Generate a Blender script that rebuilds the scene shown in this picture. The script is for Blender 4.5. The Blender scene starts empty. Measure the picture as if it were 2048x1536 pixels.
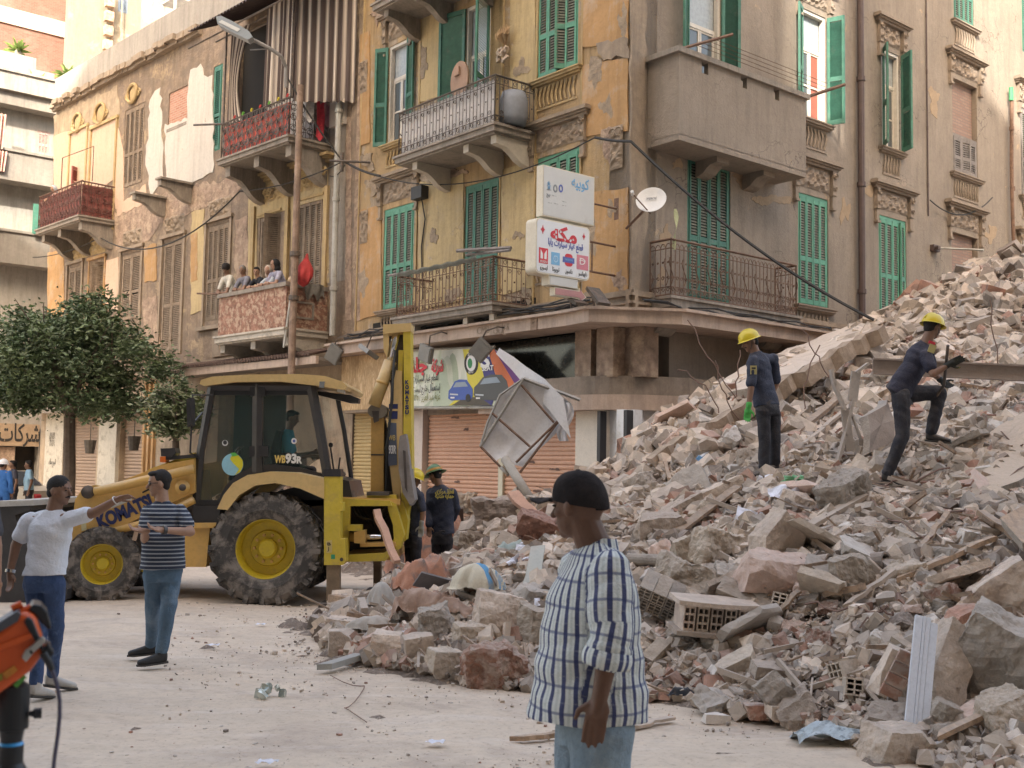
import bpy,bmesh,math,random
import numpy as np
from mathutils import Vector,Matrix,noise,Quaternion
random.seed(7);np.random.seed(7)
sc=bpy.context.scene
COL=sc.collection
R=math.radians
FOC=2250.0
CAMZ=1.75
cd=bpy.data.cameras.new('camera');cam=bpy.data.objects.new('camera',cd);COL.objects.link(cam)
cd.sensor_width=36.0;cd.lens=36.0*FOC/2048;cd.clip_start=0.1;cd.clip_end=600
CAMROT=Matrix.Rotation(R(90)+math.atan(169/FOC),4,'X')@Matrix.Rotation(R(1.0),4,'Z')
cam.matrix_world=Matrix.Translation((0,0,CAMZ))@CAMROT
cd.dof.use_dof=True;cd.dof.focus_distance=13.5;cd.dof.aperture_fstop=6.5
sc.camera=cam
SUN_EL,SUN_AZ=35.0,186.0
w=bpy.data.worlds.new('World');sc.world=w;w.use_nodes=True
nt=w.node_tree;bg=nt.nodes['Background']
sky=nt.nodes.new('ShaderNodeTexSky');sky.sky_type='NISHITA';sky.sun_disc=False
sky.sun_elevation=R(SUN_EL);sky.sun_rotation=R(SUN_AZ);sky.dust_density=6.0;sky.air_density=1.0;sky.ozone_density=1.0
nt.links.new(sky.outputs[0],bg.inputs[0]);bg.inputs[1].default_value=0.15
sd=bpy.data.lights.new('sun','SUN');sd.energy=1.9;sd.angle=R(0.6);sd.color=(0.93,0.96,1.0)
sun=bpy.data.objects.new('sun',sd);COL.objects.link(sun)
SDIR=Vector((math.sin(R(SUN_AZ))*math.cos(R(SUN_EL)),math.cos(R(SUN_AZ))*math.cos(R(SUN_EL)),math.sin(R(SUN_EL))))
sun.rotation_euler=SDIR.to_track_quat('Z','Y').to_euler();sun.location=(0,0,40)
vs=sc.view_settings
vs.view_transform='Standard';vs.look='None';vs.gamma=1.0;vs.exposure=2.55;vs.use_curve_mapping=False
try:
 vs.use_white_balance=True;vs.white_balance_temperature=8050;vs.white_balance_tint=10
except Exception:pass
try:sc.cycles.max_bounces=6;sc.cycles.diffuse_bounces=4;sc.cycles.transparent_max_bounces=8;sc.cycles.use_denoising=True
except Exception:pass
def ray(x,y):
 return CAMROT.to_3x3()@Vector(((x-1024)/FOC,-(y-768)/FOC,-1))
def P(x,y,Z):
 r=ray(x,y);r=r*(Z/r.y);return Vector((r.x,r.y,r.z+CAMZ))
def G(x,y,h=0.0):
 r=ray(x,y);r=r*((h-CAMZ)/r.z);return Vector((r.x,r.y,h))
class Frame:
 """local x = along the wall, to the right as seen from the street; local y = into the wall; z up"""
 def __init__(s,ox,oy,az,oz=0.0):
  s.o=Vector((ox,oy,oz));a=R(az)
  s.ex=Vector((math.sin(a),math.cos(a),0));s.ey=Vector((-math.cos(a),math.sin(a),0))
  s.M=Matrix(((s.ex.x,s.ey.x,0,ox),(s.ex.y,s.ey.y,0,oy),(0,0,1,oz),(0,0,0,1)))
 def px(s,x,y,off=0.0):
  r=ray(x,y);q=s.o-off*s.ey
  t=(q-Vector((0,0,CAMZ))).dot(s.ey)/r.dot(s.ey)
  p=r*t+Vector((0,0,CAMZ));return(p-s.o).dot(s.ex),p.z-s.o.z
 def w(s,u,y,z):return s.M@Vector((u,y,z))
MATS={}
def _n(nt,t,**k):
 n=nt.nodes.new(t)
 for a,b in k.items():
  if a in n.inputs.keys()if isinstance(a,str)else False:n.inputs[a].default_value=b
  else:setattr(n,a,b)
 return n
def mixc(nt,fac,a,b,mode='MIX'):
 m=nt.nodes.new('ShaderNodeMix');m.data_type='RGBA';m.blend_type=mode
 for s,v in((m.inputs[0],fac),(m.inputs[6],a),(m.inputs[7],b)):
  if hasattr(v,'links'):nt.links.new(v,s)
  elif isinstance(v,(int,float)):s.default_value=v
  else:s.default_value=(*v,1)if len(v)==3 else v
 return m.outputs[2]
def ramp(nt,fac,lo,hi):
 m=nt.nodes.new('ShaderNodeMapRange');m.clamp=True
 m.inputs[1].default_value=lo;m.inputs[2].default_value=hi
 nt.links.new(fac,m.inputs[0]);return m.outputs[0]
def math_(nt,op,a,b=0.0):
 m=nt.nodes.new('ShaderNodeMath');m.operation=op
 for s,v in((m.inputs[0],a),(m.inputs[1],b)):
  if hasattr(v,'links'):nt.links.new(v,s)
  else:s.default_value=v
 return m.outputs[0]
def noise_(nt,vec,scale,detail=5,rough=.6,dist=0.0):
 n=nt.nodes.new('ShaderNodeTexNoise');n.inputs['Scale'].default_value=scale
 n.inputs['Detail'].default_value=detail;n.inputs['Roughness'].default_value=rough;n.inputs['Distortion'].default_value=dist
 nt.links.new(vec,n.inputs['Vector']);return n.outputs[0]
def mapping(nt,vec,sc_=(1,1,1),loc=(0,0,0)):
 m=nt.nodes.new('ShaderNodeMapping');m.inputs['Scale'].default_value=sc_;m.inputs['Location'].default_value=loc
 nt.links.new(vec,m.inputs['Vector']);return m.outputs[0]
def mat(name,col,rough=.8,var=.25,vscale=3.0,bump=.2,bscale=30.0,dust=0.0,dustcol=(.46,.38,.32),metal=0.0,grime=None,gscale=1.2,glo=.5,ghi=.65,streak=0.0,peel=None,pscale=.8,plo=.55,phi=.57,crack=0.0,rand=0.0,spec=None,coord='Object',fn=None,alpha=None,trans=0.0,bdist=.02):
 if name in MATS:return MATS[name]
 m=bpy.data.materials.new(name);m.use_nodes=True;nt=m.node_tree;b=nt.nodes['Principled BSDF']
 tc=nt.nodes.new('ShaderNodeTexCoord');geo=nt.nodes.new('ShaderNodeNewGeometry')
 v=geo.outputs['Position']if coord=='World' else tc.outputs[coord]
 if rand:
  oi=nt.nodes.new('ShaderNodeObjectInfo');va=nt.nodes.new('ShaderNodeVectorMath');va.operation='ADD'
  mul=math_(nt,'MULTIPLY',oi.outputs['Random'],40.0);cx=nt.nodes.new('ShaderNodeCombineXYZ')
  nt.links.new(mul,cx.inputs[0]);nt.links.new(mul,cx.inputs[1]);nt.links.new(v,va.inputs[0]);nt.links.new(cx.outputs[0],va.inputs[1]);v=va.outputs[0]
 c=tuple(col)
 n1=noise_(nt,v,vscale,6,.65)
 dk=tuple(max(0,x*(1-var))for x in c);lt=tuple(min(1,x*(1+var*.8))for x in c)
 cur=mixc(nt,ramp(nt,n1,.3,.7),dk,lt)
 if var>.05:cur=mixc(nt,math_(nt,'MULTIPLY',ramp(nt,noise_(nt,v,vscale*8.5,4,.75),.46,.72),.38),cur,tuple(x*.62 for x in c))
 if fn:cur=fn(nt,v,cur)
 if peel:
  pn=noise_(nt,v,pscale,7,.7,.4);pf=ramp(nt,pn,plo,phi)
  pc=mixc(nt,ramp(nt,noise_(nt,v,9,5,.7),.35,.7),tuple(x*.65 for x in peel),tuple(min(1,x*1.2)for x in peel))
  cur=mixc(nt,pf,cur,pc)
 if grime:
  gn=noise_(nt,v,gscale,6,.7,.3);cur=mixc(nt,math_(nt,'MULTIPLY',ramp(nt,gn,glo,ghi),.85),cur,grime)
 if streak:
  sn=noise_(nt,mapping(nt,v,(2.6,2.6,.25)),1.6,6,.75);cur=mixc(nt,math_(nt,'MULTIPLY',ramp(nt,sn,.46,.72),min(1,streak*1.3)),cur,tuple(x*.30 for x in c))
 if crack:
  vo=nt.nodes.new('ShaderNodeTexVoronoi');vo.feature='DISTANCE_TO_EDGE';vo.inputs['Scale'].default_value=.9
  wv=nt.nodes.new('ShaderNodeVectorMath');wv.operation='ADD'
  nn=nt.nodes.new('ShaderNodeTexNoise');nn.inputs['Scale'].default_value=2.5;nn.inputs['Detail'].default_value=6;nt.links.new(v,nn.inputs['Vector'])
  nt.links.new(v,wv.inputs[0]);nt.links.new(nn.outputs['Color'],wv.inputs[1]);nt.links.new(wv.outputs[0],vo.inputs['Vector'])
  cf=ramp(nt,vo.outputs['Distance'],.012,.004);cm=ramp(nt,noise_(nt,v,.5,3),.5,.58)
  cf=math_(nt,'MULTIPLY',math_(nt,'MULTIPLY',cf,cm),crack);cur=mixc(nt,cf,cur,tuple(x*.3 for x in c))
 if rand:
  hs=nt.nodes.new('ShaderNodeHueSaturation');nt.links.new(cur,hs.inputs['Color'])
  nt.links.new(math_(nt,'ADD',math_(nt,'MULTIPLY',oi.outputs['Random'],rand*2),1-rand),hs.inputs['Value']);cur=hs.outputs[0]
 if dust:
  sx=nt.nodes.new('ShaderNodeSeparateXYZ');nt.links.new(geo.outputs['Normal'],sx.inputs[0])
  up=ramp(nt,sx.outputs[2],-.1,.9);dn=ramp(nt,noise_(nt,v,6,5,.7),.25,.65)
  cur=mixc(nt,math_(nt,'MULTIPLY',math_(nt,'MULTIPLY',math_(nt,'ADD',up,.25),dn),dust),cur,dustcol)
 nt.links.new(cur,b.inputs['Base Color'])
 b.inputs['Roughness'].default_value=rough;b.inputs['Metallic'].default_value=metal
 if spec is not None:b.inputs['Specular IOR Level'].default_value=spec
 if alpha is not None:b.inputs['Alpha'].default_value=alpha
 if trans:b.inputs['Transmission Weight'].default_value=trans
 if bump:
  bn=nt.nodes.new('ShaderNodeBump');bn.inputs['Strength'].default_value=bump;bn.inputs['Distance'].default_value=bdist
  nt.links.new(noise_(nt,v,bscale,6,.7),bn.inputs['Height']);nt.links.new(bn.outputs[0],b.inputs['Normal'])
 MATS[name]=m;return m
def flat(name,col,rough=.6,**k):return mat(name,col,rough,var=k.pop('var',.06),bump=k.pop('bump',0),**k)
class MB:
 """collects geometry and links it as ONE object"""
 def __init__(s):s.v=[];s.f=[];s.mi=[];s.uv=None
 def add(s,vs,fs,mi=0):
  o=len(s.v);s.v+=[tuple(v)for v in vs];s.f+=[tuple(i+o for i in f)for f in fs];s.mi+=[mi]*len(fs)
 def box(s,x0,x1,y0,y1,z0,z1,mi=0):
  s.add([(x0,y0,z0),(x1,y0,z0),(x1,y1,z0),(x0,y1,z0),(x0,y0,z1),(x1,y0,z1),(x1,y1,z1),(x0,y1,z1)],[(0,3,2,1),(4,5,6,7),(0,1,5,4),(1,2,6,5),(2,3,7,6),(3,0,4,7)],mi)
 def obox(s,M,sx,sy,sz,mi=0):
  vs=[M@Vector((a*sx/2,b*sy/2,c*sz/2))for c in(-1,1)for a,b in((-1,-1),(1,-1),(1,1),(-1,1))]
  s.add(vs,[(0,3,2,1),(4,5,6,7),(0,1,5,4),(1,2,6,5),(2,3,7,6),(3,0,4,7)],mi)
 def prism(s,pts,a,b,axis='y',mi=0):
  n=len(pts)
  def mk(p,t):return{'y':(p[0],t,p[1]),'z':(p[0],p[1],t),'x':(t,p[0],p[1])}[axis]
  vs=[mk(p,a)for p in pts]+[mk(p,b)for p in pts]
  ar=sum(pts[i][0]*pts[(i+1)%n][1]-pts[(i+1)%n][0]*pts[i][1]for i in range(n))
  fl=(ar<0)^(axis=='y')^(b<a)
  fs=[tuple(range(n))[::-1],tuple(range(n,2*n))]+[(i,(i+1)%n,n+(i+1)%n,n+i)for i in range(n)]
  if fl:fs=[f[::-1]for f in fs]
  s.add(vs,fs,mi)
 def tube(s,pts,r,n=6,mi=0,caps=True,r2=None):
  pts=[Vector(p)for p in pts];L=len(pts);vs=[];up=None
  for i,p in enumerate(pts):
   d=(pts[min(i+1,L-1)]-pts[max(i-1,0)]).normalized()
   if up is None or abs(up.dot(d))>.98:up=Vector((0,0,1))if abs(d.z)<.9 else Vector((1,0,0))
   a=d.cross(up).normalized();bb=a.cross(d).normalized();up=bb
   rr=r[i]if isinstance(r,(list,tuple))else(r if r2 is None else r+(r2-r)*i/(L-1))
   for k in range(n):
    t=2*math.pi*k/n;vs.append(p+(a*math.cos(t)+bb*math.sin(t))*rr)
  fs=[(i*n+k,i*n+(k+1)%n,(i+1)*n+(k+1)%n,(i+1)*n+k)for i in range(L-1)for k in range(n)]
  if caps:fs+=[tuple(range(n))[::-1],tuple(range((L-1)*n,L*n))]
  s.add(vs,fs,mi)
 def lathe(s,prof,n=24,M=Matrix.Identity(4),mi=0,closed=False):
  vs=[]
  for r,h in prof:
   for k in range(n):t=2*math.pi*k/n;vs.append(M@Vector((r*math.cos(t),r*math.sin(t),h)))
  L=len(prof);fs=[(i*n+k,i*n+(k+1)%n,(i+1)*n+(k+1)%n,(i+1)*n+k)for i in range(L-1)for k in range(n)]
  if closed:fs+=[((L-1)*n+k,(L-1)*n+(k+1)%n,(k+1)%n,k)for k in range(n)]
  s.add(vs,fs,mi)
 def grid(s,fn,nu,nv,mi=0,thick=0.0):
  vs=[fn(i/nu,j/nv)for j in range(nv+1)for i in range(nu+1)]
  s.add(vs,[(j*(nu+1)+i,j*(nu+1)+i+1,(j+1)*(nu+1)+i+1,(j+1)*(nu+1)+i)for j in range(nv)for i in range(nu)],mi)
 def build(s,name,mats,parent=None,M=Matrix.Identity(4),smooth=False,kind=None,label=None):
  if not s.v:return None
  me=bpy.data.meshes.new(name)
  co=np.array(s.v,dtype=float);c=(co.min(0)+co.max(0))/2;c[2]=co[:,2].min();co-=c
  me.from_pydata(co.tolist(),[],s.f)
  for m_ in(mats if isinstance(mats,(list,tuple))else[mats]):me.materials.append(m_)
  if any(s.mi):me.polygons.foreach_set('material_index',s.mi)
  if smooth:me.polygons.foreach_set('use_smooth',[True]*len(s.f))
  me.validate();me.update()
  return link(name,me,parent,M@Matrix.Translation(Vector(c)),kind,label)
def link(name,me,parent=None,M=Matrix.Identity(4),kind=None,label=None):
 o=bpy.data.objects.new(name,me);COL.objects.link(o)
 if parent is not None:
  o.parent=parent;o.matrix_parent_inverse=WM[parent.name].inverted()
 o.matrix_basis=M;WM[o.name]=M.copy()
 if kind:o['kind']=kind
 if label:o['label']=label
 return o
WM={}
def thing(name,label,cat,M,group=None):
 if not isinstance(M,Matrix):M=Matrix.Translation(Vector(M))
 o=bpy.data.objects.new(name,None);COL.objects.link(o);o.empty_display_size=.2
 o.matrix_basis=M;WM[o.name]=M.copy();o['label']=label;o['category']=cat
 if group:o['group']=group
 return o
def tag(o,label,cat,group=None,kind=None):
 o['label']=label;o['category']=cat
 if group:o['group']=group
 if kind:o['kind']=kind
 return o
def frame_matrix(p,d,up=(0,0,1)):
 d=Vector(d).normalized();up=Vector(up)
 if abs(d.dot(up))>.99:up=Vector((0,1,0))
 x=up.cross(d).normalized();y=d.cross(x)
 return Matrix(((x.x,y.x,d.x,p[0]),(x.y,y.y,d.y,p[1]),(x.z,y.z,d.z,p[2]),(0,0,0,1)))
_AR={'ا':'ﺍﺎ','أ':'ﺃﺄ','إ':'ﺇﺈ','ب':'ﺏﺐﺑﺒ','ت':'ﺕﺖﺗﺘ','ث':'ﺙﺚﺛﺜ','ج':'ﺝﺞﺟﺠ','ح':'ﺡﺢﺣﺤ','خ':'ﺥﺦﺧﺨ','د':'ﺩﺪ','ذ':'ﺫﺬ','ر':'ﺭﺮ','ز':'ﺯﺰ','س':'ﺱﺲﺳﺴ','ش':'ﺵﺶﺷﺸ','ص':'ﺹﺺﺻﺼ','ط':'ﻁﻂﻃﻄ','ع':'ﻉﻊﻋﻌ','غ':'ﻍﻎﻏﻐ','ف':'ﻑﻒﻓﻔ','ق':'ﻕﻖﻗﻘ','ك':'ﻙﻚﻛﻜ','ل':'ﻝﻞﻟﻠ','م':'ﻡﻢﻣﻤ','ن':'ﻥﻦﻧﻨ','ه':'ﻩﻪﻫﻬ','ة':'ﺓﺔ','و':'ﻭﻮ','ي':'ﻱﻲﻳﻴ','ى':'ﻯﻰ','ء':'ﺀ'}
def arabic(t):
 out=[]
 for i,ch in enumerate(t):
  f=_AR.get(ch)
  if not f:out.append(ch);continue
  pj=i>0 and t[i-1]in _AR and len(_AR[t[i-1]])==4
  nj=len(f)==4 and i+1<len(t)and t[i+1]in _AR and t[i+1]!='ء'
  k=(3 if pj else 2)if nj else(1 if pj and len(f)>1 else 0)
  out.append(f[k])
 return ''.join(reversed(out))
def lettering(body,size,m,M,parent,depth=.004,width=None,name='lettering',res=3,bold=0.0,shear=0.0):
 c=bpy.data.curves.new(name,'FONT');c.body=body;c.size=size;c.resolution_u=res;c.extrude=depth/2
 c.align_x='CENTER';c.align_y='CENTER';c.offset=bold;c.shear=shear
 t=bpy.data.objects.new('tmp',c);COL.objects.link(t)
 me=bpy.data.meshes.new_from_object(t.evaluated_get(bpy.context.evaluated_depsgraph_get()))
 bpy.data.objects.remove(t);bpy.data.curves.remove(c)
 if not len(me.vertices):return None
 co=np.empty(len(me.vertices)*3);me.vertices.foreach_get('co',co);co=co.reshape(-1,3)
 wd=co[:,0].max()-co[:,0].min()
 if width:co[:,0]*=width/wd
 co[:,0]-=(co[:,0].max()+co[:,0].min())/2
 me.vertices.foreach_set('co',co.ravel());me.materials.clear();me.materials.append(m);me.update()
 return link(name,me,parent,M)
TXT=Matrix(((1,0,0,0),(0,0,-1,0),(0,1,0,0),(0,0,0,1)))
def voxel(me_mb,vox,smooth_it=2,keep=None):
 """union the closed pieces of an MB into one continuous skin"""
 me=bpy.data.meshes.new('t');me.from_pydata(me_mb.v,[],me_mb.f);o=bpy.data.objects.new('t',me);COL.objects.link(o)
 m=o.modifiers.new('r','REMESH');m.mode='VOXEL';m.voxel_size=vox;m.use_smooth_shade=True
 if smooth_it:
  s_=o.modifiers.new('s','SMOOTH');s_.factor=.5;s_.iterations=smooth_it
 out=bpy.data.meshes.new_from_object(o.evaluated_get(bpy.context.evaluated_depsgraph_get()))
 bpy.data.objects.remove(o);bpy.data.meshes.remove(me);return out
# ================================================================== palette
M_ochre=mat('ochre_plaster',(.41,.285,.155),.9,.16,1.3,.7,25,grime=(.36,.29,.22),gscale=.9,glo=.50,ghi=.68,streak=.6,peel=(.42,.34,.26),pscale=.9,plo=.56,phi=.575,crack=.8)
M_yellow=mat('yellow_plaster',(.50,.385,.215),.9,.10,1.6,.5,25,grime=(.42,.34,.24),gscale=1.1,glo=.52,ghi=.72,streak=.4,crack=.7,peel=(.46,.37,.27),pscale=1.6,plo=.62,phi=.63)
M_orange=mat('orange_plaster',(.46,.275,.13),.9,.18,1.5,.35,22,grime=(.45,.36,.28),gscale=1.6,glo=.52,ghi=.66,streak=.3,crack=.9)
M_brown=mat('brown_render',(.285,.238,.195),.92,.13,1.1,.7,22,grime=(.22,.18,.15),gscale=.7,glo=.5,ghi=.75,streak=.28,peel=(.47,.35,.24),pscale=1.1,plo=.66,phi=.68,crack=.7)
M_peel=mat('peeling_stone_render',(.30,.225,.165),.95,.35,3.2,.9,14,grime=(.20,.155,.125),gscale=1.9,glo=.46,ghi=.60,peel=(.44,.33,.22),pscale=.8,plo=.57,phi=.585,streak=.4,bdist=.05)
M_rubwall=mat('bare_masonry',(.36,.26,.20),.95,.45,5.0,1.0,11,grime=(.50,.38,.28),gscale=3.0,glo=.5,ghi=.6,bdist=.07)
M_pink=mat('pink_plaster',(.60,.43,.325),.9,.07,1.2,.15,25,grime=(.62,.46,.34),gscale=.8,glo=.55,ghi=.9,streak=.12)
M_white=mat('white_limewash',(.56,.52,.47),.9,.06,1.5,.2,25,grime=(.52,.44,.36),gscale=1.5,glo=.58,ghi=.75,streak=.25,peel=(.38,.29,.22),pscale=1.4,plo=.65,phi=.66)
M_para=mat('parapet_limewash',(.34,.315,.285),.9,.1,1.2,.3,20,grime=(.30,.27,.24),gscale=1.4,glo=.54,ghi=.66,streak=.35)
M_trim=mat('weathered_moulding',(.33,.26,.195),.92,.25,4,.5,30,grime=(.26,.21,.17),gscale=3,glo=.45,ghi=.7,streak=.3)
M_trimo=mat('ochre_moulding',(.46,.335,.175),.92,.18,4,.4,30,grime=(.36,.28,.2),gscale=3,glo=.5,ghi=.75,streak=.3)
M_trimb=mat('brown_moulding',(.28,.225,.18),.92,.2,5,.5,30,grime=(.22,.18,.15),gscale=3,glo=.5,ghi=.75)
M_slab=mat('balcony_concrete',(.31,.27,.23),.92,.2,4,.4,25,grime=(.17,.15,.13),gscale=2,glo=.5,ghi=.7,streak=.5)
M_ledge=mat('pink_stone_ledge',(.50,.385,.315),.8,.12,4,.2,30,grime=(.34,.27,.22),gscale=2.5,glo=.52,ghi=.75,streak=.35)
M_cement=mat('cement_band',(.30,.245,.20),.92,.2,3,.5,20,grime=(.2,.16,.13),gscale=2,streak=.3)
M_green=mat('green_shutter_paint',(.045,.17,.125),.6,.25,6,.15,60,grime=(.16,.20,.17),gscale=5,glo=.55,ghi=.8,rand=.15)
M_greenl=mat('light_green_shutter_paint',(.09,.30,.21),.6,.2,6,.15,60,grime=(.2,.28,.22),gscale=5,glo=.55,ghi=.8,rand=.1)
M_brownsh=mat('weathered_brown_shutter',(.22,.165,.12),.85,.3,8,.3,60,grime=(.36,.30,.24),gscale=5,glo=.5,ghi=.8,rand=.15)
M_greysh=mat('grey_bare_wood',(.21,.19,.18),.85,.35,8,.3,60)
M_slat=mat('shutter_louvre_dusty',(.19,.20,.165),.85,.25,8,.1,60)
M_casew=mat('white_casement_paint',(.62,.58,.52),.6,.15,8,.1,60)
M_glass=flat('window_glass',(.10,.12,.13),.08,spec=.8)
M_glassp=mat('frosted_pane',(.36,.40,.42),.25,.2,12,0)
M_dark=flat('painted_dark_interior',(.02,.018,.016),.95)  # near-black colour painted in for the shade of unlit rooms
M_iron=mat('wrought_iron',(.09,.075,.065),.6,.3,10,0,grime=(.25,.17,.12),gscale=8,glo=.5,ghi=.7)
M_rustiron=mat('rusted_iron',(.17,.10,.07),.8,.4,10,.1)
M_redpan=mat('red_panel_paint',(.62,.10,.07),.7,.2,6,.1)
M_maroon=mat('maroon_panel',(.26,.08,.07),.7,.3,6,.1)
M_rollp=mat('pink_roller_shutter',(.62,.36,.25),.6,.08,2,.05,40,grime=(.42,.27,.20),gscale=3,glo=.55,ghi=.85,dust=.2)
M_rolly=mat('tan_roller_shutter',(.52,.39,.20),.6,.08,2,.05,40,grime=(.35,.26,.15),gscale=3,glo=.55,ghi=.85)
M_rollb=mat('brown_roller_shutter',(.34,.25,.19),.7,.1,2,.05,40)
def fn_brick(sc=1.0,c1=(.36,.15,.10),c2=(.47,.24,.17),mort=(.42,.35,.29),swap=True):
 def f(nt,v,cur):
  b=nt.nodes.new('ShaderNodeTexBrick');b.inputs['Scale'].default_value=1.0
  b.inputs['Brick Width'].default_value=.24*sc;b.inputs['Row Height'].default_value=.075*sc;b.inputs['Mortar Size'].default_value=.010*sc
  b.inputs['Color1'].default_value=(*c1,1);b.inputs['Color2'].default_value=(*c2,1);b.inputs['Mortar'].default_value=(*mort,1)
  s=nt.nodes.new('ShaderNodeSeparateXYZ');nt.links.new(v,s.inputs[0]);c=nt.nodes.new('ShaderNodeCombineXYZ')
  nt.links.new(math_(nt,'ADD',s.outputs[0],s.outputs[1]),c.inputs[0]);nt.links.new(s.outputs[2],c.inputs[1]);nt.links.new(c.outputs[0],b.inputs['Vector'])
  return mixc(nt,.8,cur,b.outputs[0])
 return f
M_brickw=mat('infill_brick',(.42,.22,.16),.92,.2,3,.5,25,fn=fn_brick(),grime=(.4,.31,.25),gscale=2.5,glo=.55,ghi=.75)
M_brickd=mat('dusty_infill_brick',(.27,.19,.16),.92,.25,3,.5,25,fn=fn_brick(1,(.26,.16,.13),(.32,.22,.18),(.2,.16,.14)))
M_bricktower=mat('tower_brick',(.15,.07,.055),.92,.2,.8,.3,25,fn=fn_brick(1.2,(.15,.07,.055),(.20,.10,.08),(.18,.12,.10)),grime=(.20,.14,.12),gscale=.5)
M_cream=mat('tower_cream_render',(.21,.19,.155),.9,.08,.6,.2,15,grime=(.45,.4,.33),gscale=.4,glo=.55,ghi=.7,streak=.2)
M_mag=mat('faced_brick_parapet',(.34,.18,.13),.95,.5,9,1.0,9,grime=(.52,.38,.28),gscale=7,glo=.5,ghi=.56,bdist=.05)
M_farw=mat('far_white_wall',(.32,.305,.28),.9,.12,.9,.2,15,grime=(.32,.29,.25),gscale=.9,glo=.5,ghi=.65,streak=.4)
M_farg=mat('far_grey_band',(.24,.22,.195),.9,.2,.9,.3,15,grime=(.2,.18,.16),gscale=1.4,glo=.5,ghi=.65,streak=.3)
M_pvc=mat('grey_pipe',(.46,.46,.43),.5,.12,5,0,grime=(.3,.27,.23),gscale=3)
M_dkpipe=mat('dark_brown_pipe',(.09,.06,.055),.6,.2,5,0)
M_plywood=mat('plywood_board',(.46,.31,.17),.85,.2,3,.2,20,fn=lambda nt,v,cur:mixc(nt,ramp(nt,noise_(nt,mapping(nt,v,(4,4,1)),2.5,5,.6,2.5),.5,.62),cur,(.62,.46,.29)))
M_cable=flat('black_cable',(.03,.03,.03),.7)
# ================================================================== wall kit
def wall(F,root,name,m,u0,u1,z0,z1,ops=(),depth=.32,y0=0.0,kind=None,back=True,back_y=None):
 mb=MB();us=sorted({u0,u1,*[a for o in ops for a in o[:2]]});zs=sorted({z0,z1,*[a for o in ops for a in o[2:]]})
 us=[u for u in us if u0-1e-6<=u<=u1+1e-6];zs=[z for z in zs if z0-1e-6<=z<=z1+1e-6]
 for i in range(len(us)-1):
  for j in range(len(zs)-1):
   cu,cz=(us[i]+us[i+1])/2,(zs[j]+zs[j+1])/2
   if any(o[0]<cu<o[1]and o[2]<cz<o[3]for o in ops):continue
   mb.add([(us[i],y0,zs[j]),(us[i+1],y0,zs[j]),(us[i+1],y0,zs[j+1]),(us[i],y0,zs[j+1])],[(0,1,2,3)])
 for a,b,c,d in ops:
  Y=y0+depth
  mb.add([(a,y0,c),(b,y0,c),(b,y0,d),(a,y0,d),(a,Y,c),(b,Y,c),(b,Y,d),(a,Y,d)],[(0,4,5,1),(1,5,6,2),(2,6,7,3),(3,7,4,0)])
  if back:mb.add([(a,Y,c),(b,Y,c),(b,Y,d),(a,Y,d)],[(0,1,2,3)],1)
 mb.add([(u0,y0,z0),(u1,y0,z0),(u1,y0+.6,z0),(u0,y0+.6,z0),(u0,y0,z1),(u1,y0,z1),(u1,y0+.6,z1),(u0,y0+.6,z1)],[(4,5,6,7),(1,2,6,5),(3,0,4,7),(2,3,7,6)])
 return mb.build(name,[m,M_dark],root,F.M,kind=kind)
def ragged(poly,amp,step,rnd):
 out=[]
 n=len(poly)
 for i in range(n):
  a=Vector(poly[i]);b=Vector(poly[(i+1)%n]);k=max(1,int((b-a).length/step));nrm=Vector((-(b-a).y,(b-a).x)).normalized()
  for j in range(k):
   out.append(a.lerp(b,j/k)+(nrm*rnd.uniform(-amp,amp)if j else Vector((0,0))))
 return out
def patch(F,root,m,pts,off=.02,amp=.05,step=.15,px=True,name='plaster_patch',seed=1,base=0.0):
 rnd=random.Random(seed*7+len(pts));q=[F.px(x,y,base)for x,y in pts]if px else pts
 q=ragged([Vector(p)for p in q],amp,step,rnd)
 mb=MB();mb.prism([(p.x,p.y)for p in q],-base-off,-base+.03,'y');return mb.build(name,m,root,F.M)
def leaf(F,root,u,z0,z1,w_,ang,m,side=1,y=-.02,mslat=None,rails=(0,.42,1),name='shutter',thick=.045,dense=.055,cols=1):
 """louvred leaf hinged at u; side +1 extends to +x when closed, ang degrees swung outwards"""
 mb=MB();H=z1-z0;st=min(.07,w_*.16)
 xs=[i*w_/cols for i in range(cols+1)]
 for x in xs:
  a=min(max(x-st/2,0),w_-st);mb.box(a,a+st,-thick,0,0,H)
 for k,r in enumerate(rails):
  zz=min(max(r*H-.05,0),H-.10);mb.box(st,w_-st,-thick+.004,-.004,zz,zz+.10)
 n=int(H/dense)
 for i in range(n):
  z=(i+.5)*H/n
  if any(abs(z-min(max(r*H,.05),H-.05))<.06 for r in rails):continue
  mb.add([(st*.5,-thick+.004,z-.026),(w_-st*.5,-thick+.004,z-.026),(w_-st*.5,-.01,z+.022),(st*.5,-.01,z+.022)],[(0,1,2,3),(3,2,1,0)],1)
 if side<0:mb.v=[(-a,b,c)for a,b,c in mb.v];mb.f=[f[::-1]for f in mb.f]
 M=F.M@Matrix.Translation((u,y,z0))@Matrix.Rotation(R(-ang*side),4,'Z')
 return mb.build(name,[m,mslat or m],root,M)
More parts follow.
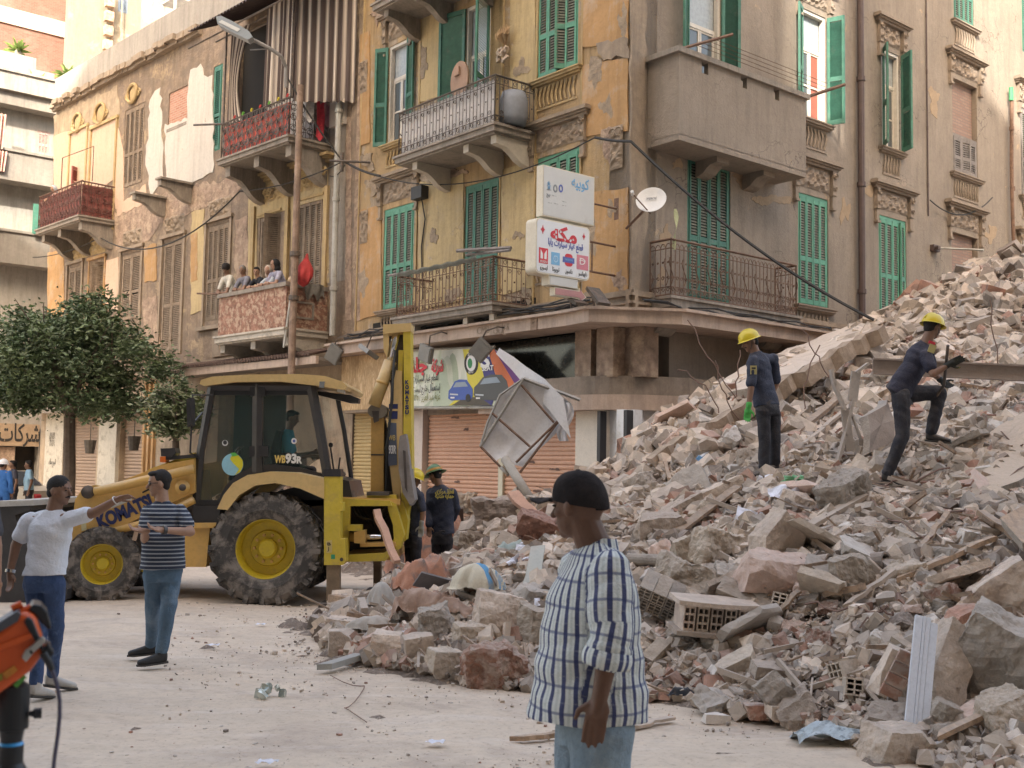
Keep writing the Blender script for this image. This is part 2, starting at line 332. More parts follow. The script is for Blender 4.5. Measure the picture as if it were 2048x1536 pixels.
def window(F,root,u0,u1,z0,z1,state,m=None,leaves=2,case=True,angs=None,cols=1,mslat=None,label=None,red=False,lw=None):
 m=m or M_green
 fr=MB();t=.07
 y0,y1=.02,.12
 fr.box(u0,u0+t,y0,y1,z0,z1);fr.box(u1-t,u1,y0,y1,z0,z1);fr.box(u0+t,u1-t,y0,y1,z1-t,z1);fr.box(u0+t,u1-t,y0,y1,z0,z0+.05)
 win=fr.build('window',m if state!='open' else(M_casew if case else m),root,F.M,label=label)
 wd=(u1-u0-2*t)
 if state=='closed':
  angs=angs or[0]*leaves;lwid=wd/leaves
  for i in range(leaves):
   s=1 if i<leaves/2 else-1
   uu=u0+t+i*lwid if s>0 else u0+t+(i+1)*lwid
   leaf(F,win,uu,z0+.05,z1-t,lwid-.008,angs[i],m,s,y=.045,mslat=mslat or M_slat,cols=cols)
 else:
  zt=z0+(z1-z0)*.66;c=M_casew
  s_=MB();s_.box(u0+t,u1-t,.10,.15,zt-.04,zt+.04);mid=(u0+u1)/2
  for a in(u0+t,mid-.05,mid+.005,u1-t-.05):s_.box(a,a+.045,.11,.15,z0+.05,zt-.04)
  for a,b in((u0+t+.045,mid-.05),(mid+.05,u1-t-.05)):
   for k in(0,.5,1):
    zz=z0+.05+k*(zt-z0-.13);s_.box(a,b,.115,.145,zz,zz+.035)
  s_.build('sash',c,win,F.M)
  for a,b,c0,c1,mm in((u0+t,u1-t,zt+.04,z1-t,M_glassp),(u0+t+.045,mid-.05,z0+.09,zt-.06,M_glass),(mid+.05,u1-t-.05,z0+.09,zt-.06,mat('brick_red_curtain',(.30,.10,.07),.8,.1,5)if red else M_glass)):
   p=MB();p.box(a,b,.13,.136,c0,c1);p.build('pane',mm,win,F.M)
  a0,a1=angs or(165,165);lwd=lw or wd/2
  leaf(F,win,u0+.02,z0,z1-.02,lwd,a0,m,1,y=-.05,mslat=mslat or m)
  leaf(F,win,u1-.02,z0,z1-.02,lwd,a1,m,-1,y=-.05,mslat=mslat or m)
 return win
def moulding(mb,u0,u1,z,steps,y=0.0):
 """stack of projecting fillets; steps: (height, projection)"""
 for h,p in steps:mb.box(u0-p*.6,u1+p*.6,y-p,y+.01,z,z+h);z+=h
 return z
def scroll(mb,cx,cz,r,y,turns=1.4,t=.022,n=14,s=1,seg=4):
 pts=[(cx+s*math.cos(a)*rr,y,cz+math.sin(a)*rr)for a,rr in[(2*math.pi*turns*i/n,r*(1-.75*i/n))for i in range(n+1)]]
 mb.tube(pts,t,seg)
def relief(mb,u0,u1,z0,z1,seed=0,amp=.07,nu=26,nv=12,y=0.0):
 rnd=random.Random(seed);cx=(u0+u1)/2
 def f(i,j):
  u=u0+(u1-u0)*i;z=z0+(z1-z0)*j;s=abs(u-cx)
  e=min(1,min(i,1-i)*8)*min(1,min(j,1-j)*6)
  h=(math.sin(s*19+seed)*math.cos(z*24+s*7)*.5+.5)*.7+noise.noise(Vector((s*9,z*9,seed)))*.5
  if abs(h-.45)<.1:h+=.3
  return(u,y-.01-amp*max(0,h)*e,z)
 mb.grid(f,nu,nv)
def head_ornament(F,root,u0,u1,z,m,seed,h=.5,w=.12):
 """cornice over a window: relief panel between two scroll brackets under a stepped cornice"""
 mb=MB();relief(mb,u0-.05,u1+.05,z+.06,z+h,seed)
 for s,u in((-1,u0-w),(1,u1+w)):
  mb.box(u-.07,u+.07,-.10,.01,z+.02,z+h);scroll(mb,u,z+h*.78,.075,-.12,s=s);scroll(mb,u,z+h*.3,.055,-.115,s=-s)
  mb.box(u-.05,u+.05,-.07,.01,z-.25,z+.02);mb.box(u-.065,u+.065,-.10,.01,z-.30,z-.25)
 moulding(mb,u0-w-.08,u1+w+.08,z+h,((.05,.10),(.04,.15),(.06,.20),(.03,.16)))
 return mb.build('lintel_ornament',m,root,F.M)
def sill_panel(F,root,u0,u1,z,m,h=.55,seed=0):
 mb=MB();moulding(mb,u0-.08,u1+.08,z-.12,((.04,.06),(.05,.11),(.03,.14)))
 n=int((u1-u0)/.12)
 for i in range(n):
  u=u0+(i+.5)*(u1-u0)/n
  pts=[(u+.03*math.sin(k*.9+seed),-.02-.012*math.sin(k*math.pi/5),z-.16-k*(h-.22)/5)for k in range(6)];mb.tube(pts,.024,4)
 mb.box(u0,u1,-.02,.01,z-h,z-h+.04)
 return mb.build('sill',m,root,F.M)
def corbel(mb,u,w_,proj,z,h,cut=.25):
 pts=[(0,z),(-proj,z),(-proj,z-h*.32),(-proj*.86,z-h*.36),(-proj*.70,z-h*.40),(-proj*.55,z-h*.55),(-proj*.38,z-h*.8),(-proj*.2,z-h*.94),(0,z-h)]
 mb.prism(pts,u-w_/2,u+w_/2,'x')
def railing(F,parent,u0,u1,z0,z1,proj,style='bars',m=None,sides=(1,1),gap=.115):
 m=m or M_iron;mb=MB();H=z1-z0
 runs=[((u0,-proj),(u1,-proj))]
 if sides[0]:runs.append(((u0,0),(u0,-proj)))
 if sides[1]:runs.append(((u1,-proj),(u1,0)))
 for(a,b)in runs:
  A=Vector((*a,0));B=Vector((*b,0));d=(B-A);L=d.length;d.normalize()
  def pt(t,z):q=A+d*t;return(q.x,q.y,z)
  for z,r in((z1,.024),(z0+.03,.016),(z1-.16,.009),(z0+.17,.009)):
   mb.tube([pt(0,z),pt(L,z)],r,4)
  n=max(1,round(L/gap))
  for i in range(n+1):
   t=L*i/n;r=.018 if i in(0,n)else.0095
   if style=='hoop' and i not in(0,n):
    mb.tube([pt(t,z0),pt(t,z1-.16)],r,3)
   else:mb.tube([pt(t,z0),pt(t,z1)],r,3 if r<.01 else 4)
  def cur(ct,cz,r,s,tr=1.2,t_=.008,k=9,a0=0.0):
   mb.tube([pt(ct+s*math.cos(a0+q*2*math.pi*tr/k)*r*(1-.6*q/k),cz+math.sin(a0+q*2*math.pi*tr/k)*r*(1-.6*q/k))for q in range(k+1)],t_,3,caps=False)
  if style=='bars':
   for i in range(n):
    t=L*(i+.5)/n
    if i%2==0:
     cur(t,z1-.085,.055,1);cur(t,z0+.11,.055,-1);cur(t,(z0+z1)/2,.018,1,1,.010,5)
    else:cur(t,z0+.24,.05,1);cur(t,z1-.24,.05,-1)
  elif style=='hoop':
   for i in range(n):
    t=L*(i+.5)/n;w2=L/n*.5
    mb.tube([pt(t+w2*math.cos(q*math.pi/6),z1-.17+.10*math.sin(q*math.pi/6))for q in range(7)],.008,3,caps=False)
    cur(t,z0+.12,.045,1 if i%2 else-1);cur(t,z0+.33,.04,-1 if i%2 else 1);cur(t,(z0+z1)/2+.1,.022,1,1,.012,5)
    if i%3==0:mb.tube([pt(t-.05+.05*math.sin(q*.8),z0+.2+q*.07)for q in range(8)],.009,3,caps=False)
  else:
   n2=round(L/.23)
   for i in range(n2):
    t=L*(i+.5)/n2
    for k,(cz,r,s)in enumerate(((z0+H*.22,.11,1),(z0+H*.5,.10,-1),(z0+H*.76,.10,1))):
     cur(t,cz,r,s if i%2 else-s,1.5,.013,12,k)
    mb.tube([pt(t+.08*math.sin(q*math.pi/4),z0+H*q/8)for q in range(9)],.012,3,caps=False)
 return mb.build('railing',m,parent,F.M)
def balcony(F,root,u0,u1,z,proj,rail_h,m=None,style='bars',mr=None,brackets=(),bh=.5,bw=.18,thick=.16,sides=(1,1),label=None,gap=.115,railz=0.0,mbk=None):
 m=m or M_slab;mb=MB()
 mb.box(u0-.06,u1+.06,-proj-.06,0,z-thick,z-.05);mb.box(u0-.10,u1+.10,-proj-.10,-.002,z-.05,z);mb.box(u0,u1,-proj,-.004,z-thick-.04,z-thick)
 b=mb.build('balcony',m,root,F.M,label=label)
 for u in brackets:
  c=MB();corbel(c,u,bw,proj*.92,z-thick-.04,bh);c.build('bracket',mbk or m,b,F.M)
 if rail_h:railing(F,b,u0,u1,z+railz,z+rail_h,proj,style,mr,sides,gap)
 return b
def pipe(F,root,u,z0,z1,r,m,y=-.1,name='drain_pipe',joints=4,jog=0.0):
 mb=MB();mb.tube([(u+jog*math.sin(i*.9),y,z0+(z1-z0)*i/8)for i in range(9)],r,8)
 for i in range(joints):zz=z0+(z1-z0)*(i+.5)/joints;mb.tube([(u,y,zz),(u,y,zz+.1)],r*1.3,8)
 return mb.build(name,m,root,F.M,smooth=False)
def roller(F,root,u0,u1,z0,z1,m,y=.12,pitch=.105,label=None,name='roller_shutter'):
 mb=MB();n=int((z1-z0)/pitch);pr=[]
 for i in range(n):
  z=z0+i*(z1-z0)/n;h=(z1-z0)/n
  pr+=[(y,z),(y-.028,z+h*.25),(y-.03,z+h*.6),(y-.006,z+h*.88)]
 pr.append((y,z1));vs=[];fs=[]
 k=len(pr)
 for a,b in pr:vs+=[(u0,a,b),(u1,a,b)]
 for i in range(k-1):fs.append((2*i,2*i+1,2*i+3,2*i+2))
 mb.add(vs,fs);mb.box(u0,u1,y,y+.03,z0,z0+.02)
 o=mb.build(name,m,root,F.M,label=label);return o
LF=Frame(2.11,19.9,140);RF=Frame(2.11,19.9,50)
J=LF.w(-9.2,0,0);NF=Frame(J.x,J.y,136)
GZ=0.12
# ================================================================== corner building (yellow side LF, brown side RF)
cb=thing('corner_building','ochre and brown corner apartment block with green louvred shutters and iron balconies','building',LF.M)
def wz(F,x,yt,yb,off=0.0):return F.px(x,yt,off)[1],F.px(x,yb,off)[1]
def rect(F,xl,xr,yt,yb,off=0.0):
 xm=(xl+xr)/2;return(F.px(xl,yt,off)[0],F.px(xr,yt,off)[0],F.px(xm,yb,off)[1],F.px(xm,yt,off)[1])
LW=[rect(LF,779,818,85,283),rect(LF,933,982,5,190),rect(LF,1075,1158,-60,148),rect(LF,769,829,412,617),rect(LF,931,1001,363,600),rect(LF,1075,1160,305,500)]
zt=LF.px(960,263,0)[1];LW[1]=(LW[1][0],LW[1][1],LF.px(890,283,1.06)[1]+.08,LW[1][3])
LW[4]=(LW[4][0],LW[4][1],5.0,LW[4][3])
TOPW=[(a,b,12.9,14.9)for a,b,_,_ in LW[:3]]
ZL=4.85
wall(LF,cb,'wall',M_ochre,-9.2,0,ZL,16.5,LW+TOPW)
def field(F,x0,x1,y0t,y1t,y0b,y1b,m,off=.022,seed=1,amp=.02):
 return patch(F,cb,m,[(x0,y0b),(x1,y1b),(x1,y1t),(x0,y0t)],off,amp,.3,seed=seed)
field(LF,838,928,365,342,620,600,M_yellow,seed=2);field(LF,1004,1070,340,322,590,575,M_yellow,seed=3)
field(LF,838,886,30,12,205,190,M_yellow,seed=4);field(LF,1022,1072,0,-12,195,165,M_yellow,seed=5)
field(LF,1166,1258,390,375,598,590,M_orange,.03,seed=6);field(LF,1166,1258,130,115,275,262,M_orange,.03,seed=7)
field(LF,1166,1258,-40,-50,95,85,M_orange,.03,seed=8)
field(LF,722,741,70,62,292,285,M_orange,.03,seed=9);field(LF,722,764,420,410,640,628,M_orange,.03,seed=10)
patch(LF,cb,M_rubwall,[(706,60),(720,55),(722,640),(708,645)],.012,.04,.2,seed=3)
patch(LF,cb,M_trim,[(1195,88),(1260,78),(1262,118),(1235,112),(1210,122)],.05,.05,.1,seed=4)
patch(LF,cb,M_rubwall,[(1205,260),(1228,255),(1240,300),(1222,330),(1208,305)],.034,.04,.1,seed=5)
M_bare=mat('exposed_plaster_coat',(.36,.285,.21),.95,.4,5,.9,14,grime=(.24,.19,.15),gscale=3,glo=.5,ghi=.62,bdist=.05)
rnb=random.Random(12)
for x,y,w_,h_ in((880,352,70,26),(905,345,60,20),(1035,300,50,30),(1190,150,26,60),(1215,210,30,40),(1180,480,22,60),(1225,420,20,34),(1240,560,30,44),(735,320,24,30),(745,375,22,26),(728,560,20,60),(756,30,20,30),(1045,140,26,34),(1040,470,22,26),(860,215,24,22),(870,470,16,30),(1248,40,16,50),(1170,590,60,16),(1050,590,30,30),(905,590,30,24),(1100,262,80,12),(850,130,14,50)):
 pts=[]
 for k in range(16):a=2*math.pi*k/16;rr_=.62+.75*noise.noise(Vector((math.cos(a)*1.4+x,math.sin(a)*1.4+y,.5)))+rnb.uniform(-.14,.14);pts.append((x+w_*.8*math.cos(a)*rr_,y+h_*.8*math.sin(a)*rr_))
 patch(LF,cb,rnb.choice((M_bare,M_bare,M_rubwall)),pts,.034,.03,.05,seed=x)
for x,y,w_,h_ in((1330,470,20,60),(1500,360,50,40),(1545,400,60,26),(1570,330,30,20),(1480,350,30,26),(1690,420,18,50),(1870,200,22,60),(1740,380,26,22),(1350,330,24,30),(1320,560,16,50),(1980,470,26,40)):
 pts=[(x+w_*.7*math.cos(a)*(.6+.8*noise.noise(Vector((math.cos(a)*1.4+x,math.sin(a)*1.4+y,.5)))+rnb.uniform(-.1,.1)),y+h_*.7*math.sin(a)*(.6+.8*noise.noise(Vector((math.cos(a)*1.4+x,math.sin(a)*1.4+y,.5)))))for a in[2*math.pi*k/14 for k in range(14)]]
 patch(RF,cb,mat('ochre_ghost_plaster',(.36,.265,.18),.92,.2,4,.6,18),pts,.008,.02,.06,seed=x)
window(LF,cb,*LW[0],'open',angs=(150,172));window(LF,cb,*LW[1],'open',angs=(165,120),lw=.72)
window(LF,cb,*LW[2],'closed',leaves=4,angs=(0,0,55,12),m=M_greenl)
window(LF,cb,*LW[3],'closed',leaves=4,m=M_greenl,mslat=M_slat,angs=(0,0,0,0));window(LF,cb,*LW[4],'closed',leaves=4,m=M_green);window(LF,cb,*LW[5],'closed',leaves=4,m=M_greenl)
for t_ in TOPW:window(LF,cb,*t_,'closed',leaves=2)
for i,o in enumerate((LW[0],LW[3])):head_ornament(LF,cb,o[0],o[1],o[3]+.08,M_trim,i+1,.55)
head_ornament(LF,cb,LW[5][0],LW[5][1],LW[5][3]+.05,M_trim,4,.5)
sill_panel(LF,cb,LW[0][0],LW[0][1],LW[0][2],M_trimo,.55,1);sill_panel(LF,cb,LW[2][0],LW[2][1],LW[2][2],M_trimo,.62,2)
sill_panel(LF,cb,LW[5][0],LW[5][1],LW[5][2],M_trim,.62,3);sill_panel(LF,cb,LW[3][0],LW[3][1],LW[3][2],M_trim,.5,3)
pl=MB()
for x in(722,838,1003,1072,1163):
 u=LF.px(x,300)[0];pl.box(u-.02,u+.025,-.035,0,ZL+.1,16.4)
pl.build('pilaster_strip',M_trimo,cb,LF.M)
for x,y in((730,150),(731,450),(1236,290)):
 u,z=LF.px(x,y);mb=MB()
 relief(mb,u-.16,u+.16,z-.45,z+.35,x,.07,10,20,y=-.03);scroll(mb,u-.07,z+.22,.1,-.07,s=-1);scroll(mb,u+.07,z+.22,.1,-.07)
 mb.build('cartouche',M_trim,cb,LF.M)
u0=LF.px(797,325,1.0)[0];u1=LF.px(989,250,1.0)[0];zb=LF.px(890,283,1.06)[1]+.05
zr=LF.px(890,190,1.0)[1]
by=balcony(LF,cb,u0,u1,zb,1.0,zr-zb,style='bars',brackets=(u0+.5,u1-1.0,u1-.12),bh=.5,bw=.17,mbk=mat('pale_bracket',(.5,.45,.38),.9,.15,5))
pn=MB();pn.box(u0+.03,u1-.05,-.95,-.945,zb+.04,zr-.06);pn.build('backing_sheet',mat('pale_dust_sheet',(.55,.52,.50),.8,.15,5),by,LF.M)
v0=LF.px(793,640,.95)[0];v1=LF.px(985,612,.95)[0];zc=LF.px(890,626,.95)[1]+.06;zd=LF.px(890,533,.95)[1]
bl=balcony(LF,cb,v0,v1,zc,.95,zd-zc,style='bars',brackets=(v0+.5,v1-.95,v1-.12),bh=.4,bw=.14,mr=M_rustiron,mbk=mat('pale_bracket',(.5,.45,.38),.9,.15,5))
mb=MB()
mb.grid(lambda i,j:(v0+.05+(v1-v0-.5)*i,-.95-.06*math.sin(j*math.pi)-.02,zd+.05-abs(j-.5)*.16+.015*math.sin(i*40)),30,6)
mb.build('rail_cloth',mat('grey_rail_cloth',(.34,.36,.33),.9,.2,6),bl,LF.M)
for q_,r_ in(([(v0-.55,-.8,zd+.10),(v0+.5,-.9,zd+.06)],.03),([(v1-.9,-1.15,zd+.2),(v1+.4,-.85,zd+.12)],.04),([(v1-.8,-1.0,zd+.12),(v1+.5,-.95,zd+.05)],.03)):mb=MB();mb.tube(q_,r_,5);mb.build('wooden_pole',M_greysh,bl,LF.M)
tr=MB()
u,z=LF.px(918,160,.55);tr.tube([(u,-.55,z),(u,-.50,z)],.30,20);tr.v=[(a,b,z+(c-z)*1.35)for a,b,c in tr.v];tr.box(u-.12,u+.04,-.6,-.56,z+.1,z+.28)
tag(tr.build('round_board',mat('brown_board',(.34,.22,.16),.8,.15,8),None,LF.M),'round brown board leaning on the upper iron balcony','board')
u,z=LF.px(1028,215,.5);br=MB();br.lathe([(.0,-.36),(.25,-.36),(.29,-.2),(.29,.12),(.23,.30),(0,.33)],16,Matrix.Translation((u-.02,-.5,z)))
tag(br.build('water_tank',mat('grey_blue_tank',(.22,.24,.27),.6,.15,6),None,LF.M,smooth=True),'grey plastic drum at the right end of the upper iron balcony','drum')
u,z=LF.px(1013,90,.1);mz=MB();rn=random.Random(3)
for i in range(60):
 a=rn.uniform(-.9,.9);l=rn.uniform(.25,.42);mz.tube([(u,-.12,z),(u+math.sin(a)*l*.5,-.16-rn.random()*.1,z+.22*math.cos(a)),(u+math.sin(a)*l*.62,-.12-rn.random()*.12,z+l*math.cos(a))],(.016,.02,.008),3)
for i in range(30):
 a=rn.uniform(0,6.28);r_=rn.random()**.5*.19;cx,cz=u+math.cos(a)*r_,z-.22+math.sin(a)*r_*.8;mz.obox(Matrix.Translation((cx,-.17-rn.random()*.08,cz))@Matrix.Rotation(a,4,'Y'),.05,.06,.07,1)
tag(mz.build('dried_bunch',[mat('dried_husk',(.42,.28,.16),.9,.3,15),mat('dried_head',(.5,.4,.32),.9,.3,15)],None,LF.M),'bunch of dried husks hung on the wall beside the tall window','dried bunch')
RW={'w7':rect(RF,1375,1442,-70,290),'w8':rect(RF,1602,1651,25,243),'w9':rect(RF,1763,1798,104,300),'w10':rect(RF,1904,1953,165,352),'w11':rect(RF,2040,2095,225,400),'w12':rect(RF,1906,1946,-90,50),'w11b':rect(RF,2042,2095,-60,115),'w13':rect(RF,1375,1461,318,600),'w14':rect(RF,1596,1656,392,614),'w15':rect(RF,1757,1812,436,640),'w16':rect(RF,1903,1955,470,600),'w17':rect(RF,2042,2095,520,640)}
a,b,c,d=RW['w7'];RW['w7']=(a,b,7.95,d)
for k in('w12','w11b'):
 a,b,c,d=RW[k];RW[k]=(a,b,c,min(d,15.2))
a,b,c,d=RW['w13'];RW['w13']=(a,b,5.0,d)
more=[(18.2+i*3.2,19.2+i*3.2,z,z+2.2)for i in range(4)for z in(5.4,8.8,12.5)]
wall(RF,cb,'wall',M_brown,0,32,ZL,16.5,list(RW.values())+more)
window(RF,cb,*RW['w7'],'open',angs=(150,160));window(RF,cb,*RW['w8'],'open',angs=(155,108),red=True)
window(RF,cb,*RW['w9'],'open',angs=(135,62),lw=.42,label='tall window with half open green shutters edged in white');window(RF,cb,*RW['w12'],'closed',leaves=4);window(RF,cb,*RW['w11b'],'closed',leaves=4);
window(RF,cb,*RW['w13'],'closed',leaves=4);window(RF,cb,*RW['w14'],'closed',leaves=4,m=M_greenl);window(RF,cb,*RW['w15'],'closed',leaves=4,m=M_greenl,angs=(0,0,0,14))
window(RF,cb,*RW['w11'],'closed',leaves=2,m=M_greysh);window(RF,cb,*RW['w17'],'closed',leaves=2,m=M_greysh)
for o in more:window(RF,cb,*o,'closed',leaves=2)
for k,f0 in(('w10',.42),('w16',0)):
 a,b,c,d=RW[k];mb=MB();mb.box(a,b,.14,.2,c+(d-c)*f0,d);mb.build('brick_infill',M_brickd,cb,RF.M)
 if f0:window(RF,cb,a,b,c,c+(d-c)*f0,'closed',m=M_greysh,leaves=3,mslat=M_greysh,angs=(0,12,0),label='grey bare wood shutters under a bricked up opening')
for i,(k,h)in enumerate((('w8',.5),('w9',.5),('w10',.45),('w14',.55),('w15',.5),('w16',.5),('w11',.5),('w17',.5))):
 a,b,c,d=RW[k];head_ornament(RF,cb,a,b,d+.08,M_trimb,i+3,h)
for i,k in enumerate(('w8','w9','w10','w14','w15','w11','w12')):
 a,b,c,d=RW[k];sill_panel(RF,cb,a,b,c,M_trimb,.62,i)
p=.75;u0=RF.px(1358,150,.75)[0];u1=RF.px(1612,250,p)[0];zb=7.72;ztp=RF.px(1480,140,p)[1]
mb=MB();mb.box(u0,u1,-p,0,zb-.1,zb+.02)
def slot(mb_,y0_,y1_):
 L=[u0];
 for x in(1410,1488,1553):
  uu=RF.px(x,170,p)[0];L+=[uu-.09,uu+.09]
 L.append(u1)
 z2=ztp-.10
 mb_.box(u0,u1,y0_,y1_,zb,z2-.22)
 for i in range(0,len(L),2):mb_.box(L[i],L[i+1],y0_,y1_,z2-.22,z2)
slot(mb,-p,-p+.1);mb.box(u0,u0+.1,-p+.1,0,zb,ztp-.1);mb.box(u1-.1,u1,-p+.1,0,zb,ztp-.1)
pb=mb.build('solid_balcony',M_brown,cb,RF.M,label='grey brown rendered balcony with solid parapet')
mb=MB();mb.box(u0-.09,u1+.05,-p-.07,-p+.17,ztp-.1,ztp);mb.box(u0-.09,u0+.17,-p+.17,0,ztp-.1,ztp);mb.box(u1-.12,u1+.05,-p+.17,0,ztp-.1,ztp);mb.build('coping',M_slab,pb,RF.M)
for u in(u0+1.5,u0+2.9):c=MB();corbel(c,u,.35,p*.7,zb-.1,.3);c.build('bracket',M_brown,pb,RF.M)
mb=MB();mb.tube([(u1+.0,-p,ztp-.05),(u1+.9,-p-.3,ztp+.35)],.035,5);mb.tube([(u0+.1,-p,ztp+.0),(u0+1.0,-p-.4,ztp+.38)],.03,5)
for k in range(4):mb.tube([(u0+.3+k*.15,-p-.1-k*.05,ztp+.1+.05*k),(u1+.4,-p-.05-k*.06,ztp+.12+.05*k)],.006,3)
mb.build('clothes_line',M_rustiron,pb,RF.M)
p=.5;u0=RF.px(1342,500,p)[0];u1=RF.px(1592,540,p)[0];zb=RF.px(1470,617,p)[1]+.04;zr=RF.px(1470,505,p)[1]
bb=balcony(RF,cb,u0,u1,zb,p,zr-zb,style='hoop',m=M_slab,mr=M_rustiron,brackets=(u0+.25,u1-.3),bh=.42,bw=.5,thick=.2)
for F,a,b in((LF,-9.2,.14),(RF,-.14,32)):
 mb=MB();z=4.62
 for h,pj in((.09,.05),(.05,.10),(.09,.06),(.05,.13),(.06,.09)):
  mb.box(a,b,-pj,.02,z,z+h);z+=h
 mb.build('string_course',M_trim,cb,F.M)
mb=MB()
for k in range(26):u=RF.px(1300+k*1.2,400)[0];
patch(RF,cb,M_trim,[(1262,0),(1292,0),(1288,240),(1296,420),(1275,620),(1262,620)],.012,.04,.3,seed=8)
pipe(RF,cb,7.09,4.5,16.4,.075,M_dkpipe,-.12,joints=5);pipe(RF,cb,RF.px(1852,200)[0],7.9,16.2,.018,M_dkpipe,-.03,'conduit',6)
u=RF.px(2015,300)[0];pipe(RF,cb,u,5.2,11.6,.05,M_rustiron,-.12,jog=.04);mb=MB();mb.tube([(u,-.12,11.6),(u,-.12,11.95)],.06,8);mb.build('pipe_collar',flat('pipe_green',(.05,.3,.14),.5),cb,RF.M)
zt=4.55;zl=4.33
WF=[(-9.2,-8.2)]
def ledge_poly(o):return[LF.w(-9.2,-o,0),LF.w(-.95,-o,0),LF.w(-.2,-o-.12,0),RF.w(.5,-o,0),RF.w(32,-o,0),RF.w(32,.3,0),RF.w(0,.3,0),LF.w(-9.2,.3,0)]
I4=Matrix.Identity(4)
for z0_,z1_,o,mm,nm in((zl,zt,.75,M_ledge,'stone_ledge'),(zt,zt+.05,.85,M_ledge,'ledge_top')):
 mb=MB();mb.prism([(q.x,q.y)for q in ledge_poly(o)],z0_,z1_,'z');mb.build(nm,mm,cb,I4)
u,z=LF.px(1068,672,.75);mb=MB();mb.box(u-.09,u+.09,-.765,-.72,zl-.01,zt+.01);mb.build('broken_gap',M_rubwall,cb,LF.M)
lettering('CMB  قلعة',.2,flat('faded_paint',(.33,.26,.2),.9),LF.M@Matrix.Translation((LF.px(985,668,.755)[0],-.756,(zl+zt)/2))@TXT,cb)
def colm(F,u0_,u1_,z0_,z1_,y0_,y1_,m,name='pillar'):mb=MB();mb.box(u0_,u1_,y0_,y1_,z0_,z1_);return mb.build(name,m,cb,F.M)
uA=LF.px(1005,700)[0];uB=LF.px(1158,700)[0];zm0=LF.px(1080,762,.2)[1];
colm(LF,uA-2.6,uB,zm0,zl,.25,.3,flat('dark_glazing',(.03,.032,.03),.12,spec=.8),'mezzanine_glass')
colm(LF,uB,uB+.42,zm0,zl,-.1,.4,M_rubwall);colm(LF,-.78,-.35,zm0,zl,-.1,.4,M_rubwall);colm(RF,.2,.6,zm0,zl,-.1,.4,M_rubwall)
colm(LF,uB+.42,0,zm0,zl,.5,.56,M_dark,'painted_recess_shade');colm(RF,0,9,zm0,zl,.6,.66,M_dark,'painted_recess_shade')  # near-black sheets stand in for the shade behind the pillars
colm(LF,uB+1.0,uB+1.35,zm0,zl,.25,.5,M_rubwall,'broken_pier')
def curve_band(z0_,z1_,o,m,name,uL=None):
 uL=uA-.3 if uL is None else uL
 c0=LF.w(-1.3,-o,0);c2=RF.w(1.3,-o,0);c1=LF.w(0,-o,0)
 pts=[LF.w(uL,-o,0)]+[(c0*(1-t)**2+c1*2*t*(1-t)+c2*t*t)for t in[i/8 for i in range(9)]]+[RF.w(9,-o,0),RF.w(9,.45,0),RF.w(0,.45,0),LF.w(uL,.45,0)]
 mb=MB();mb.prism([(q.x,q.y)for q in pts],z0_,z1_,'z');return mb.build(name,m,cb,I4)
zb0=LF.px(1150,790,.3)[1]
curve_band(zb0,zm0+.02,.3,M_cement,'cement_band');curve_band(zb0-.28,zb0-.003,.36,M_ledge,'pink_fascia')
zs=zb0-.28;zsb=LF.px(990,812,.1)[1]
colm(LF,LF.px(824,900)[0],LF.px(848,900)[0],0,3.35,-.05,.5,mat('pinkish_pillar',(.6,.52,.47),.8,.1,4,.1))
ups=[(LF.px(850,900)[0],LF.px(994,900)[0]),(LF.px(1003,900)[0],LF.px(1152,900)[0])]
for i,(a,b)in enumerate(ups):
 r_=roller(LF,cb,a,b,GZ,3.2,M_rollp,.12,.085)
rn=random.Random(5)
for i in range(26):
 q=ups[rn.choice((0,1))];uu=rn.uniform(q[0]+.1,q[1]-.4);zz=rn.choice((1,1,0))*rn.uniform(.9,3.0)+.1
 wv=rn.uniform(.06,.35)*(1.6 if i==3 else 1)
 mb=MB();pts=ragged([Vector((uu,zz)),Vector((uu+wv,zz-.01)),Vector((uu+wv*.9,zz+.035)),Vector((uu+.03,zz+.03))],.012,.04,rn);mb.prism([(k.x,k.y)for k in pts],.084,.088,'y');mb.build('rust_scrape',flat('rust_scrape',(.16,.10,.08),.9),cb,LF.M)
colm(LF,ups[0][1],ups[1][0],0,3.3,.04,.3,mat('cream_post',(.62,.58,.46),.7,.1,4));colm(LF,ups[1][1],-.62,0,zs+.05,-.02,.5,mat('cream_pillar',(.72,.66,.58),.8,.1,4,.1))
colm(LF,uA-4.4,ups[1][1],3.2,zs+.05,.06,.3,M_cement,'shutter_box')
Mwp=mat('white_metal_panel',(.74,.75,.77),.6,.05,3,.05,grime=(.5,.48,.45),gscale=2)
colm(LF,-.62,0,0,zs,.1,.3,Mwp,'white_panel');colm(RF,-.05,1.05,0,zs,.1,.3,Mwp,'white_panel')
for q in(1262,):u=RF.px(1315,850)[0]
for x,F in((1206,LF),(1259,LF)):
 u=F.px(x,850,.05)[0];colm(F,u-.04,u+.04,0,zs-.02,-.16,.0,flat('black_post',(.03,.03,.035),.5),'black_post')
mb=MB();mb.box(1.05,32,.05,.6,0,zl);mb.build('wall',M_brown,cb,RF.M)
mb=MB();mb.box(-9.2,LF.px(824,900)[0],.5,.9,0,zl);mb.build('wall',M_cement,cb,LF.M)
a,b=LF.px(722,760,.35)[0],LF.px(822,760,.35)[0];c=3.05
colm(LF,-9.2,b,c,zl-.01,-.35,-.3,M_plywood,'plywood_hoarding')
roller(LF,cb,-9.15,LF.px(823,900)[0]-.03,GZ,c,M_rolly,.05,.085)
colm(LF,-9.2,b,c-.06,c,-.33,.1,M_trim,'hoarding_sill')
u=LF.px(805,650,0)[0]
